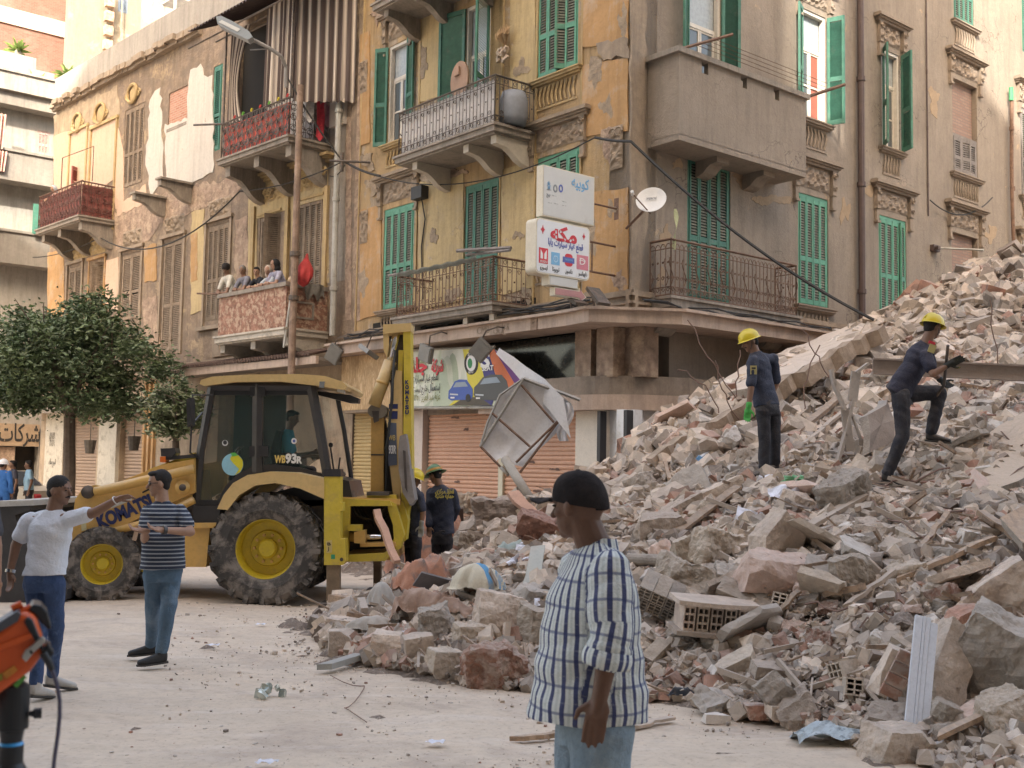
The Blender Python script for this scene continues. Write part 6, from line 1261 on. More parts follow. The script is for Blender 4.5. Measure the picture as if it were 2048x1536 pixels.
for(x,y,lab)in((1638,1145,'grey pot shard pipe right of the pink fragment'),(1748,1140,'dark round pipe end behind the pointed boulder')):
 mb=MB();p=onh(x,y,.05);mb.lathe([(.07,-.12),(.09,-.12),(.09,.12),(.07,.12),(.07,-.12)],14,Matrix.Translation(p)@eul(80,10,40).to_4x4());tag(mb.build('pipe_piece',DRK,None),lab,'pipe')
PL=[((1040,1478),(1125,1466),.05,.03,'bare wooden batten lying alone on the street left of the man in the cap'),((1265,1455),(1345,1432),.06,.02,'splintered batten on the street at the right hip of the man'),((1005,1150),(1150,1095),.09,.05,'splintered brown rafter pointing at the cap wearer'),((985,1195),(1120,1120),.07,.04,'second rafter under the splintered brown one'),((1225,915),(1330,893),.07,.04,'plank poking left from the heap over the white panels'),((1225,920),(1370,960),.05,.03,'thin batten under the poking plank'),((1318,893),(1340,985),.05,.04,'upright splinter below the poking plank'),((1395,935),(1480,870),.06,.03,'white painted batten left of the standing worker'),((1480,870),(1395,945),.05,.05,'grey batten beside the white painted one'),((1560,905),(1690,810),.12,.05,'wide broken board leaning between the two workers'),((1570,930),(1700,838),.06,.04,'long thin lath below the wide broken board'),((1290,1215),(1345,1180),.05,.03,'reddish batten stuck out by the mortar slab'),((1330,1100),(1480,1000),.13,.03,'splintered planed board sloping in mid heap'),((1610,1075),(1740,1020),.14,.04,'thick dusty board below the climbing worker'),((1545,1262),(1600,1222),.07,.02,'small tan board by the six holed brick'),((1650,1212),(1730,1216),.05,.05,'red brown lath lying level in mid heap'),((1740,640),(1960,560),.07,.03,'grey lath on the crest of the heap'),((1872,565),(2010,578),.16,.05,'green edged board lying on the crest of the heap'),((1650,715),(1830,610),.08,.03,'pale batten along the upper beam'),((1690,1240),(1790,1180),.05,.03,'dark lath across the right middle of the heap'),((1800,1180),(1990,1120),.06,.04,'long lath in the upper right debris'),((1880,1505),(2060,1440),.07,.03,'dark charred batten crossing the lower right corner'),((1200,1015),(1300,950),.08,.03,'pale batten just right of the cap'),((2040,1100),(1960,1060),.08,.05,'thick splintered stick at the right edge'),((1420,880),(1520,830),.05,.03,'thin stick behind the standing worker'),((1075,1120),(1160,1150),.06,.03,'thin lath beside the big stones behind the checked shirt'),((1840,1120),(1900,1060),.05,.03,'short stake in the upper right debris')]
for i,(a,b,w_,t_,lab)in enumerate(PL):
 on_st=i in(0,1);pa=G(*a,.03)if on_st else onh(*a);pb_=G(*b,.04)if on_st else onh(*b,.16)
 if(pb_-pa).length>2.6:pb_=pa+(pb_-pa).normalized()*2.6
 m_=M_beamc if 'white painted' in lab else(M_woodp if i%3==1 else M_wood);plank(pa,pb_,w_,t_,m_,lab,seg=6)
mb=MB();a=onh(1872,562,.12);mb.obox(Matrix.Translation(a+Vector((.6,.1,.06)))@eul(0,0,20).to_4x4(),.9,.14,.03);tag(mb.build('green_board',mat('pale_green_paint',(.25,.48,.33),.7,.1,4,dust=.3),None),'pale green painted board on top of the crest','board')
plank(G(655,1334,.04),P(790,1290,10.6),.10,.05,mat('grey_metal_strip',(.36,.37,.35),.5,.15,5,dust=.3),'grey metal strip lying at the left tip of the heap','metal_strip','metal strip')
plank(P(705,1283,10.8),P(850,1230,11.3),.09,.06,mat('dark_metal_profile',(.12,.125,.125),.5,.2,5,dust=.25),'dark metal profile between the leftmost stones','metal_strip','metal strip')
plank(P(662,1196,13.4),P(760,1210,12.6),.12,.09,M_wood,'square timber lying at the foot of the yellow stabiliser leg','timber','timber')
plank(P(752,1018,14.4),P(793,1125,13.6),.09,.05,mat('fresh_reddish_wood',(.52,.30,.21),.8,.15,4),'reddish batten leaning on the backhoe slewing frame','batten','batten')
plank(P(1025,985,16.2),P(1075,1040,15.6),.22,.05,mat('fresh_reddish_wood',(.52,.30,.21)),'short wide board standing out of the rubble under the leaning pole','board','board')
plank(onh(1055,1205,.02),onh(1078,1155,.3),.15,.03,mat('pale_green_grey_board',(.46,.47,.42),.8,.1,4,dust=.3),'pale grey green board leaning in the debris left of the cap wearer','board','board')
yb=thing('bent_channel','bent pale steel channel forking upwards in the middle of the heap','steel channel',onh(1700,935))
for pts,r_ in(([(1672,935),(1690,870),(1705,800),(1712,745),(1735,728)],(.09,.03)),([(1700,900),(1690,820),(1668,770),(1662,740)],(.08,.03)),([(1726,935),(1722,880),(1704,830)],(.05,.02))):
 Zc=12.9;mb=MB();q=[P(x,y,Zc)for x,y in pts]
 for i in range(len(q)-1):mb.obox(frame_matrix((q[i]+q[i+1])/2,q[i+1]-q[i]),r_[0]*1.2,r_[1],(q[i+1]-q[i]).length*1.06)
 mb.build('channel_limb',mat('dusty_pale_steel',(.48,.42,.37),.75,.15,4,.2,dust=.4),yb)
slab([P(1740,905,12.7),P(1736,830,12.9),P(1775,800,13.4),P(1790,880,13.0)],.1,DRK,'brown_panel','brown broken panel behind the bent steel channel','panel')
RB_=[((1640,690),(1600,760),(1610,830)),((1480,700),(1475,760),(1470,800)),((1375,640),(1430,740),(1475,800)),((1356,740),(1420,760),(1440,830)),((1605,660),(1640,720),(1660,760)),((1980,600),(1985,690),(2020,820)),((1725,1020),(1810,1090),(1870,1110)),((1610,1245),(1700,1255),(1780,1250)),((1720,1290),(1760,1240),(1790,1270)),((1900,960),(1800,1000),(1740,990)),((1560,1120),(1600,1150),(1630,1165)),((2048,960),(1990,1010),(1900,1060)),((1180,1300),(1290,1200),(1400,1210)),((1430,720),(1445,800),(1480,860)),((1960,850),(2000,900),(2050,920))]
RL=['climbing above the fallen slab between the workers',"behind the standing worker's shoulder","left of the standing worker's helmet, longest one",'curling at the left foot of the fallen slab',"right of the standing worker's back",'standing up from the crest at the right',"beneath the climbing worker's boots",'lying flat in the middle of the heap','hooked in the debris above the grey shard','crossing below the cracked plaster slab','sticking out of the pink fragment','at the right edge beside the ribbed panel','lying over the long mortar slab',"in front of the standing worker's chest",'hanging before the steel beam']
for i,pts in enumerate(RB_):
 q=[S(*p_)+Vector((0,0,.12))if p_[1]>830 else P(*p_,14.6 if p_[0]>1900 else 16)for p_ in pts];c=[]
 for t in range(9):f=t/8;c.append(q[0]*(1-f)**2+q[1]*2*f*(1-f)+q[2]*f*f+Vector((.02*math.sin(t*2.1),0,.03*math.sin(t*1.7))))
 mb=MB();mb.tube(c,.009,4);tag(mb.build('rebar',M_rebar,None),'thin rusty rod '+RL[i],'rebar','reinforcing rods sticking out of the heap')
def cloth(px,py,w_,h_,m,label,seed,name='cloth',cat='cloth',zoff=.1,dome=.5,Z=None,amp=.05,n=26,rot=0.0):
 p=S(px,py+h_*.3)if Z is None else P(px,py+h_*.3,Z);s=FOC/p.y;W,H=w_/s,h_/s;mb=MB();ca,sa=math.cos(rot),math.sin(rot)
 def f(i,j):
  a=(i-.5)*2;b=(j-.5)*2;r=min(1,(abs(a)**2.6+abs(b)**2.6)**.385);k=math.atan2(b,a);rim=1+.10*math.sin(k*5+seed)+.06*math.sin(k*11)
  x=a*W/2*rim;y=b*H*.55*rim;z=H*dome*(1-r**2.2)-(.12*H if r>.95 else 0)
  nn=noise.noise(Vector((x*4,y*4,seed)))+.5*noise.noise(Vector((x*11+y*5,y*3,seed)))+1.1*(1-abs(math.sin(x*6+y*8+seed+4*noise.noise(Vector((x*2.5,y*2.5,seed))))))**2+.6*(1-abs(math.sin(x*15-y*9+seed+4*noise.noise(Vector((x*3,y*3,seed+4))))))**2
  return(p.x+x*ca-y*sa,p.y+x*sa+y*ca+.1,p.z+z+amp*nn+zoff)
 mb.grid(f,n,n);return tag(mb.build(name,m,None,smooth=True),label,cat)
def tie(nt,v,cur):return mixc(nt,ramp(nt,noise_(nt,v,3.4,4,.6,1.5),.5,.62),cur,(.16,.12,.11))
M_ocl=mat('orange_brown_blanket',(.47,.21,.13),.95,.25,5,.5,30,fn=tie,dust=.25);M_bcl=mat('dusty_brown_cloth',(.36,.22,.155),.95,.3,6,.5,30,dust=.35)
cloth(868,1108,170,125,M_ocl,'heaped orange brown patterned blanket on the left of the heap',3,'blanket','blanket',.12,.85,amp=.10,n=48)
cloth(850,1158,130,75,M_ocl,'second fold of the orange blanket hanging lower to the left',5,'blanket','blanket',.05,.6,amp=.08,n=40)
cloth(850,1215,130,75,M_bcl,'dusty brown crumpled cloth lying behind the front row of stones',8,'cloth','cloth',.08,.5,amp=.085,n=44)
cloth(912,1235,80,36,M_bcl,'brown cloth edge hanging over a pale sack',9,'cloth','cloth',.1,.3)
cloth(955,1062,55,45,M_woodp,'pale sack end at the right of the orange blanket',12,'sack','sack',.05,.6)
def sackprint(nt,v,cur):
 s=nt.nodes.new('ShaderNodeSeparateXYZ');nt.links.new(v,s.inputs[0]);a=math_(nt,'ADD',math_(nt,'MULTIPLY',s.outputs[0],.8),math_(nt,'MULTIPLY',s.outputs[1],.6))
 b1=math_(nt,'MULTIPLY',math_(nt,'GREATER_THAN',a,-.03),math_(nt,'LESS_THAN',a,.035));n_=ramp(nt,noise_(nt,mapping(nt,v,(30,8,8)),1.5,2),.48,.5)
 b2=math_(nt,'MULTIPLY',math_(nt,'GREATER_THAN',a,.08),math_(nt,'LESS_THAN',a,.17));return mixc(nt,math_(nt,'MAXIMUM',b1,math_(nt,'MULTIPLY',b2,n_)),cur,(.10,.30,.50))
M_sackw=mat('woven_cream_sack',(.62,.56,.44),.85,.1,5,.3,60,grime=(.45,.38,.28),gscale=4,fn=sackprint)
cloth(955,1190,105,62,M_sackw,'cream woven sack with blue print lying on the left of the heap',14,'printed_sack','sack',.16,.7,amp=.02,rot=-.35)
cloth(745,1260,110,36,mat('pale_sacking',(.50,.46,.41),.9,.15,5,.3,30,dust=.3),'pale half buried sack behind the leftmost stones',15,'sack','sack',.06,.6,amp=.02)
cloth(760,1215,56,42,mat('grey_bucket_lid',(.42,.40,.37),.8,.1,4,dust=.3),'grey dome of a half buried basin left of the brown cloth',16,'basin','basin',.12,.9,amp=.0)
cloth(1020,1105,60,30,mat('teal_cloth',(.32,.42,.40),.9,.2,6,dust=.4),'small greenish cloth in the debris above the printed sack',17,'cloth','cloth',.06,.5)
cloth(690,1222,70,20,M_woodp,'straw like litter at the left tip of the heap',18,'litter','litter',.03,.3)
mb=MB();p0=P(915,1262,11.2);
mb.grid(lambda i,j:(p0.x+.62*i,p0.y-.1+.1*j,p0.z-.02+.44*i**1.5-(.06+.12*i*(1-i))*j),10,3);tag(mb.build('black_tray',flat('black_plastic',(.03,.03,.03),.5,dust=.2),None),'curved black plastic tray under the printed sack','tray')
p_=S(900,1080)+Vector((.05,-.1,.38));mb=MB();mb.obox(Matrix.Translation(p_)@eul(-50,-18,20).to_4x4(),.36,.3,.03);tag(mb.build('dark_board',mat('dark_brown_board',(.12,.08,.065),.7,.2,5),None),'dark brown board lying on the orange blanket','board')
p_=onh(870,1195,.15);mb=MB();mb.obox(Matrix.Translation(p_)@eul(-40,15,20).to_4x4(),.42,.25,.02);tag(mb.build('slate_board',mat('slate_grey_board',(.16,.15,.155),.7,.2,5,dust=.3),None),'slate grey sheet between the blanket and the printed sack','board')
M_paper=flat('white_paper',(.74,.74,.80),.8)
def paper(px,py,w_,h_,lab,seed,m=M_paper,up=.08,cat='paper',name='paper'):
 p=S(px,py+h_*.3)+Vector((0,-.05,up));s=FOC/p.y;W,H=w_/s,h_/s;mb=MB();rn=random.Random(seed)
 for k in range(4 if w_>30 else 2):
  M=Matrix.Translation(p+Vector((rn.uniform(-.35,.35)*W,rn.uniform(-.1,.1),rn.uniform(-.3,.3)*H)))@eul(rn.uniform(30,80),rn.uniform(-30,30),rn.uniform(-60,60)).to_4x4()
  mb.grid(lambda i,j:M@Vector(((i-.5)*W*.7,(j-.5)*H*.8,.18*W*math.sin(i*5+seed+k)*math.cos(j*4+k))),5,5)
 return tag(mb.build(name,m,None),lab,cat)
paper(1575,995,60,50,'crumpled white papers below the standing worker',1);paper(1490,1045,62,50,'bunch of white papers on the middle of the heap',2);paper(1545,970,45,20,'flat white paper at the boots of the standing worker',3)
paper(1590,972,60,26,'green and white wrapper beside the boots of the standing worker',4,mat('green_print',(.2,.5,.28),.7),cat='wrapper',name='wrapper');paper(1405,935,26,26,'light blue plastic piece left of the standing worker',5,flat('light_blue_plastic',(.18,.4,.65),.5),cat='plastic piece',name='plastic_piece')
paper(1296,960,14,16,'small white tag high on the left slope',6);paper(1724,1070,16,14,'small white paper in mid heap',7);paper(1068,1217,16,22,'small white paper by the large beige block',8);paper(808,1277,16,14,'small white paper between the front row stones',9);paper(1490,1225,24,20,'white shard beside the mortar slab',10)
paper(1045,1105,30,20,'white scraps in the debris behind the printed sack',13);paper(1040,1135,50,18,'lavender crumpled paper left of the man in the cap',14)
cloth(1370,1402,56,16,flat('black_bag_plastic',(.03,.035,.045),.35),'black plastic bag at the foot of the heap',21,'plastic_bag','bag',.03,.9,amp=.03)
p_=G(1672,1478,.04);mb=MB();mb.grid(lambda i,j:(p_.x-.27+.54*i,p_.y-.12+.3*j,.03+.05*math.sin(i*math.pi)+.06*abs(noise.noise(Vector((i*4,j*3,2))))+.03*math.sin(i*8+j*5)),14,8)
tag(mb.build('crushed_sheet',mat('crushed_white_metal',(.42,.48,.50),.35,.3,9,.2,20,grime=(.08,.09,.09),gscale=7,glo=.5,ghi=.6),None),'crushed glossy white sheet lying on the street near the heap','metal sheet')
p_=G(540,1397,.0);mb=MB();rn=random.Random(2);v,t=protos[3]
for k in range(7):q=p_+Vector((rn.uniform(-.09,.09),rn.uniform(-.06,.06),.02+rn.random()*.05));M=Matrix.Translation(q)@eul(rn.uniform(0,90),rn.uniform(0,90),rn.uniform(0,360)).to_4x4()@Matrix.Scale(rn.uniform(.05,.09),4);mb.add([M@Vector(x)for x in v],[tuple(int(c)for c in f)for f in t])
tag(mb.build('foil_litter',mat('silver_foil',(.55,.60,.55),.25,.3,20,0,metal=.7),None),'crumpled silver foil wrapper lying alone on the street','litter')
for x,y,lab in((520,1252,'faint dark stick and rag on the street in front of the backhoe'),(425,1294,'small white scrap beside the shoes of the man in sunglasses'),(868,1530-40,'white shard on the street near the bottom edge'),(530,1536-6,'flattened bottle at the very bottom edge')):
 p_=G(x,y,.02);mb=MB();mb.grid(lambda i,j:p_+Vector((.11*(i-.5)+.02*j,.07*(j-.5),.012+.018*abs(math.sin(i*5+j*3+x)))),5,4);tag(mb.build('litter',M_paper,None),lab,'litter')
rw=G(650,1365,.015);mb=MB();mb.tube([G(660+70*math.sin(i*.45)*.6+i*7,1350+i*7+8*math.sin(i),.012)for i in range(14)],.004,4);tag(mb.build('loose_wire',M_rebar,None),'thin wire curling on the street in front of the stones','wire')
# ================================================================== backhoe loader
o_=P(525,1207,14.15);BF=Frame(o_.x,o_.y,90)
YD=dict(dust=.35,dustcol=(.50,.40,.30))
M_yel=mat('worn_yellow_paint',(.66,.50,.05),.45,.12,3,.05,40,grime=(.42,.28,.10),gscale=4,glo=.52,ghi=.75,**YD)
M_yor=mat('orange_yellow_paint',(.68,.40,.11),.42,.10,2,.05,40,grime=(.45,.28,.12),gscale=3,glo=.55,ghi=.8,**YD)
M_pale=mat('faded_yellow_paint',(.68,.47,.20),.4,.08,2,.03,40,**YD)
M_bm=mat('black_cab_paint',(.025,.025,.028),.35,.2,5,0,dust=.12)
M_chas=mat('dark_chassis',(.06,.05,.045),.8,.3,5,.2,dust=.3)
M_tyre=mat('dusty_tyre',(.045,.043,.042),.9,.3,4,.35,25,grime=(.24,.21,.185),gscale=5,glo=.46,ghi=.6,dust=.3,dustcol=(.30,.265,.235))
M_rim=mat('rim_yellow',(.62,.46,.04),.45,.12,4,.05,40,grime=(.40,.26,.07),gscale=6,glo=.52,ghi=.75)
M_chrome=flat('chrome_rod',(.75,.75,.76),.15,metal=1.0)
M_hose=flat('black_hose',(.02,.02,.02),.5)
M_bucket=mat('grey_bucket_steel',(.035,.035,.038),.6,.3,4,.2,20,dust=.10)
mg_=bpy.data.materials.new('cab_glass');mg_.use_nodes=True;MATS['cab_glass']=mg_
_b=mg_.node_tree.nodes['Principled BSDF'];_b.inputs['Base Color'].default_value=(.04,.085,.08,1);_b.inputs['Roughness'].default_value=.02;_b.inputs['Alpha'].default_value=.22;_b.inputs['Specular IOR Level'].default_value=.9
bh=thing('backhoe_loader','dusty yellow backhoe loader with black cab parked before the shops','backhoe',BF.M)
def bq(x,y,d=0.0):return BF.px(x,y,-d)
def bpr(pts,d0,d1,m,name,parent=None,dref=None,label=None,smooth=False):
 q=[bq(x,y,d0 if dref is None else dref)for x,y in pts];mb=MB();mb.prism(q,d0,d1,'y');return mb.build(name,m,parent or bh,BF.M,smooth=smooth,label=label)
def btube(pts,r,m,name,d=0.0,parent=None,n=8,r2=None):
 mb=MB();q=[]
 for p_ in pts:dd=p_[2]if len(p_)>2 else d;u,z=bq(p_[0],p_[1],dd);q.append((u,dd,z))
 mb.tube(q,r,n,r2=r2);return mb.build(name,m,parent or bh,BF.M,smooth=n>6)
def wheel(u,d,Rr,wd,rr,label=None,steer=0.0,outer=-1,nl=22):
 C=BF.M@Matrix.Translation((u,d,Rr-.015))@Matrix.Rotation(R(steer),4,'Z')@Matrix.Rotation(R(90),4,'X')
 h=wd/2;mb=MB()
 prof=[(rr,h*.72),(rr+.02,h*.86),(rr+(Rr-rr)*.35,h*1.0),(rr+(Rr-rr)*.7,h*.98),(Rr*.955,h*.86),(Rr*.965,h*.5),(Rr*.968,0),(Rr*.965,-h*.5),(Rr*.955,-h*.86),(rr+(Rr-rr)*.7,-h*.98),(rr+.02,-h*.86),(rr,-h*.72)]
 mb.lathe(prof,48,C)
 for s in(-1,1):
  for k in range(nl):
   a=2*math.pi*(k+(.5 if s>0 else 0))/nl
   T=C@Matrix.Rotation(a,4,'Z')@Matrix.Translation((Rr*.968,0,s*h*.46))@Matrix.Rotation(R(38)*s,4,'X');mb.obox(T,Rr*.07,.055*Rr/.72,h*1.12)
   T=C@Matrix.Rotation(a+(.155 if 1 else 0)*.9,4,'Z')@Matrix.Translation((Rr*.93,0,s*h*.93));mb.obox(T,Rr*.13,.06*Rr/.72,h*.16)
 ty=mb.build('wheel',M_tyre,bh,label=label)
 mb=MB();mb.lathe([(rr+.012,h*.80),(rr+.02,h*.72),(rr-.01,h*.68),(rr*.93,h*.3),(rr*.90,-h*.1),(rr*.62,-h*.12),(rr*.58,h*.05),(rr*.34,h*.08),(rr*.33,h*.30),(rr*.26,h*.42),(0,h*.42)],40,C);rim=mb.build('rim',M_rim,ty,smooth=False)
 for k in range(10):
  a=2*math.pi*k/10;mb=MB();T=C@Matrix.Translation((rr*.46*math.cos(a),rr*.46*math.sin(a),h*.06));mb.lathe([(.02*Rr/.72,0),(.02*Rr/.72,.035),(0,.035)],6,T);mb.build('wheel_nut',M_yor,ty)
 return ty
wheel(0.0,.24,.705,.50,.375,'big dusty rear wheel with deep tread',nl=20);wheel(0.02,2.12,.705,.50,.375,'far rear wheel',nl=20)
uf=bq(205,1140,.3)[0];wheel(uf,.30,.47,.36,.255,'smaller front wheel turned slightly',steer=14,nl=20);wheel(uf+.02,2.0,.47,.36,.255,'far front wheel',steer=14,nl=20)
bpr([(230,1130),(225,1040),(300,1010),(440,1010),(650,1010),(655,1130),(560,1120),(430,1110),(300,1110)],.75,1.6,M_chas,'chassis')
bpr([(150,1075),(160,1020),(215,985),(390,940),(400,1060),(300,1100),(220,1110)],.78,1.5,M_yor,'engine_hood')
bpr([(366,1052),(420,1052),(412,1134),(366,1134)],.25,.75,M_yor,'side_tank');bpr([(374,1046),(436,1046),(426,1056),(374,1056)],.2,.75,M_yor,'side_step')
bpr([(385,1012),(441,1012),(437,1050),(387,1050)],.30,1.9,M_bm,'cab_base');bpr([(300,1100),(360,1095),(360,1130),(330,1140)],.4,.7,M_chas,'axle_guard')
arm=[(140,1082),(150,1000),(166,975),(190,970),(214,976),(260,955),(330,928),(388,918),(390,985),(330,1012),(250,1050),(214,1075),(190,1072),(176,1082)]
for d in(.30,1.95):bpr(arm,d,d+.09,M_yor,'loader_arm',dref=.30)
bpr([(250,965),(300,938),(388,905),(388,925),(300,955),(262,975)],.45,.62,M_yel,'lift_linkage')
btube([(190,984),(388,938)],.06,M_yor,'loader_cylinder',.20,n=12);btube([(230,1062),(300,1043),(388,1000)],.05,M_yor,'lift_cylinder',.26,n=10)
btube([(176,984,.15),(176,984,.42)],.085,M_chas,'pin',n=12);btube([(365,975,.2),(365,975,.42)],.095,M_yor,'pivot_boss',n=14);btube([(365,975,.18),(365,975,.2)],.045,M_chas,'pin',n=12)
btube([(388,940),(330,962),(285,985)],.012,M_hose,'hydraulic_hose',.26,n=5)
mb=MB();pf_=[bq(x,y,-.1)for x,y in((-42,1012),(60,1008),(62,1020),(30,1030),(40,1080),(95,1130),(135,1178),(130,1200),(0,1208),(-45,1206))]
mb.prism(pf_,-.1,2.45,'y');mb.build('loader_bucket',M_bucket,bh,BF.M);bpr([(-42,1004),(66,1000),(66,1011),(-42,1015)],-.12,2.5,mat('worn_bright_edge',(.45,.44,.42),.5,.2,5),'bucket_edge')
bpr([(120,1085),(150,1060),(178,1085),(150,1140),(128,1150)],.32,.42,M_yor,'bucket_link')
def bt_(x,y,d,body,size,m,width,ang=0.0,name='lettering',**k):
 u,z=bq(x,y,d);return lettering(body,size,m,BF.M@Matrix.Translation((u,d-.004,z))@Matrix.Rotation(R(ang),4,'Y')@TXT,bh,width=width,name=name,**k)
bt_(256,1022,.295,'KOMATSU',.235,flat('navy_decal',(.02,.03,.12),.5),.82,-24,bold=.012)
bpr([(220,1005),(262,990),(264,1000),(222,1017)],.29,.298,flat('white_sticker',(.6,.6,.58),.6),'sticker');bpr([(161,1025),(170,1023),(173,1060),(163,1062)],.29,.298,mat('pale_sticker',(.62,.58,.35),.6),'sticker')
def bar(pts,r,d,name='cab_pillar'):return btube([(x,y,d)for x,y in pts],r,M_bm,name,n=6)
DN,DF=.42,1.72
for d in(DN,DF):
 bar([(392,1012),(402,900),(425,768)],.055,d);bar([(622,768),(640,860),(655,950)],.07,d)
 bar([(516,768),(515,945)],.075,d);bar([(425,772),(622,772)],.07,d,'roof_rail')
 bpr([(395,1000),(437,1000),(452,972),(476,948),(510,932),(548,928),(605,936),(655,950),(655,975),(560,960),(505,972),(470,995),(440,1018),(388,1018)],d-.03,d+.03,M_bm,'cab_sill',dref=d)
for(x0,y0),(x1,y1),nm in(((392,1012),(425,768),'windscreen'),((622,768),(655,950),'rear_window')):
 a=bq(x0,y0,DN);b=bq(x1,y1,DN);a2=bq(x0,y0,DN);b2=bq(x1,y1,DN);mb=MB()
 mb.add([(a[0],DN+.03,a[1]),(a[0],DF-.03,a[1]),(b[0],DF-.03,b[1]),(b[0],DN+.03,b[1])],[(0,1,2,3)]);mb.build(nm,mg_,bh,BF.M)
 mb=MB()
 for q in(a,b):mb=MB();mb.tube([(q[0],DN,q[1]),(q[0],DF,q[1])],.05,6);mb.build('cab_crossbar',M_bm,bh,BF.M)
for d in(DN,DF):
 bpr([(397,1010),(428,775),(505,775),(505,930),(470,955),(440,1000),(430,1010)],d,d+.006,mg_,'door_window');bpr([(527,790),(621,775),(640,915),(605,942),(527,942)],d,d+.006,mg_,'side_window')
bpr([(500,768),(530,768),(530,792),(500,792)],.36,DN,M_bm,'door_hinge');bpr([(498,892),(536,892),(536,913),(498,913)],.36,DN,M_bm,'door_handle')
bpr([(414,775),(618,775),(620,790),(414,790)],DN-.01,DN+.02,M_bm,'cab_header');bpr([(390,1012),(450,1012),(640,960),(650,1010),(390,1030)],.5,1.65,M_bm,'cab_floor')
roof=[(399,768),(402,760),(425,753),(500,749),(600,748),(650,752),(685,763),(694,772),(690,780),(640,772),(560,763),(470,764),(408,772)]
bpr(roof,.28,1.9,M_pale,'cab_roof',dref=.28)
fen=[(434,1018),(447,990),(466,966),(495,950),(540,943),(590,945),(648,957),(648,998),(600,977),(550,966),(510,971),(478,990),(455,1020)]
bpr(fen,-.03,.48,M_pale,'fender',dref=-.03);bpr(fen,1.75,2.35,M_pale,'fender',dref=0)
bpr([(540,1000),(648,1000),(648,1110),(600,1100)],.5,1.8,M_chas,'rear_frame')
bpr([(634,782),(700,790),(718,797),(716,806),(700,806),(636,790)],.9,1.1,M_bm,'work_lamp',dref=.9);bpr([(639,763),(650,763),(648,776),(638,775)],.27,.35,M_chrome,'work_light');bpr([(676,772),(690,774),(688,786),(674,783)],.4,.5,flat('pale_lamp',(.6,.6,.55),.3),'work_light')
btube([(425,790,.3),(385,790,.05),(381,830,.0),(378,850,0)],.012,M_bm,'mirror_arm',n=5);btube([(398,918,.2),(380,905,.0),(383,850,.0),(405,825,.3)],.013,M_bm,'mirror_arm',n=5)
bpr([(377,800),(386,796),(387,850),(379,855)],-.1,.08,M_bm,'mirror',dref=0);bpr([(321,897),(350,896),(352,906),(342,914),(322,912)],.3,.5,M_bm,'front_lamp',dref=.3);bpr([(320,913),(331,913),(331,925),(320,924)],.3,.45,flat('blinker_orange',(.7,.15,.02),.4),'indicator',dref=.3);bpr([(330,913),(390,908),(390,915),(330,920)],.32,.42,M_bm,'lamp_bracket',dref=.3)
bpr(ell(588,882,5.5,6,14),.405,.41,F_wht,'sticker');bpr(ell(588,882,2.6,3,12),.40,.404,F_blue,'sticker');bpr(ell(450,886,6,6,14),.405,.41,F_wht,'sticker');bpr(ell(450,885,4,4.4,12),.40,.404,F_blk,'sticker')
bpr(ell(465,929,21.5,22,28),.404,.41,flat('drop_sticker_blue',(.30,.62,.78),.5),'round_sticker');bpr([(465,908),(476,910),(485,920),(486,932),(480,944),(470,950),(478,938),(466,926),(460,918)],.398,.403,flat('drop_sticker_yellow',(.75,.68,.05),.5),'round_sticker');bpr([(461,906),(470,905),(476,911),(465,913)],.394,.397,flat('drop_sticker_green',(.1,.5,.1),.5),'round_sticker')
bt_(560,919,.40,'WB',.13,flat('decal_gold',(.75,.55,.18),.5),.145,bold=.006);bt_(582,918,.40,'93',.16,F_wht,.145,bold=.008);bt_(599,920.5,.40,'R',.12,F_wht,.07,bold=.006)
bpr([(540,905),(552,860),(562,862),(560,905),(600,910),(600,930),(545,930)],.8,1.3,M_bm,'seat');btube([(460,960,1.05),(480,900,1.05)],.03,M_bm,'steering_column');btube([(470,905,.85),(478,895,1.0),(486,893,1.2),(478,905,1.3),(468,910,1.1),(470,905,.85)],.014,M_bm,'steering_wheel',n=5)
btube([(668,945,.9),(661,895,.9)],.012,M_bm,'lever',n=5);bpr(ell(661,890,4,5,10),.87,.93,M_bm,'lever_knob');btube([(676,945,1.2),(680,915,1.2)],.012,M_bm,'lever',n=5);bpr([(655,950),(700,962),(708,1000),(650,1000)],.5,1.7,M_bm,'rear_console',dref=.6)
bt_(692,988,.58,'KOMATSU',.12,F_gry,.3,0)
btube([(703,958,DF),(688,860,DF),(674,790,DF)],.035,M_bm,'rear_pillar',n=6);
def stab(dx,d,x0,x1,yt,yb,ybot,m,foot=True,lab=None):
 s=bpr([(x0,yt),(x1,yt),(x1,yb),(x0,yb)],d,d+.2,m,'stabiliser',label=lab);w_=x1-x0
 bpr([(x0-1,yt-15),(x1+1,yt-15),(x1+1,yt),(x0-1,yt)],d-.01,d+.21,M_bm,'stabiliser_cap',s,dref=d)
 bpr([(x0+4,yb),(x1-3,yb),(x1-3,ybot),(x0+4,ybot)],d+.03,d+.17,mat('dirty_leg',(.25,.18,.12),.8,.3,5,.1),'inner_leg',s,dref=d);bpr([(x0-8,ybot),(x1+6,ybot),(x1+8,ybot+8),(x0-10,ybot+8)],d-.08,d+.3,M_chas,'foot_plate',s,dref=d);return s
stab(0,-.02,648,681,953,1130,1206,M_yel,lab='near stabiliser leg in bright yellow');stab(0,1.95,742,764,1010,1116,1178,M_yel,lab='far stabiliser leg')
bpr([(679,1078),(690,1078),(692,1122),(686,1130),(679,1130)],-.03,.22,M_yel,'stabiliser_lug');bpr([(679,1005),(686,1005),(686,1022),(679,1022)],-.03,.15,M_yel,'stabiliser_lug')
bpr([(652,1082),(664,1080),(664,1105),(653,1106)],-.026,-.022,flat('pale_yellow_sticker',(.62,.5,.2),.6),'sticker');bpr([(662,1109),(670,1109),(670,1118),(662,1118)],-.026,-.022,flat('green_sticker',(.03,.3,.15),.6),'sticker')
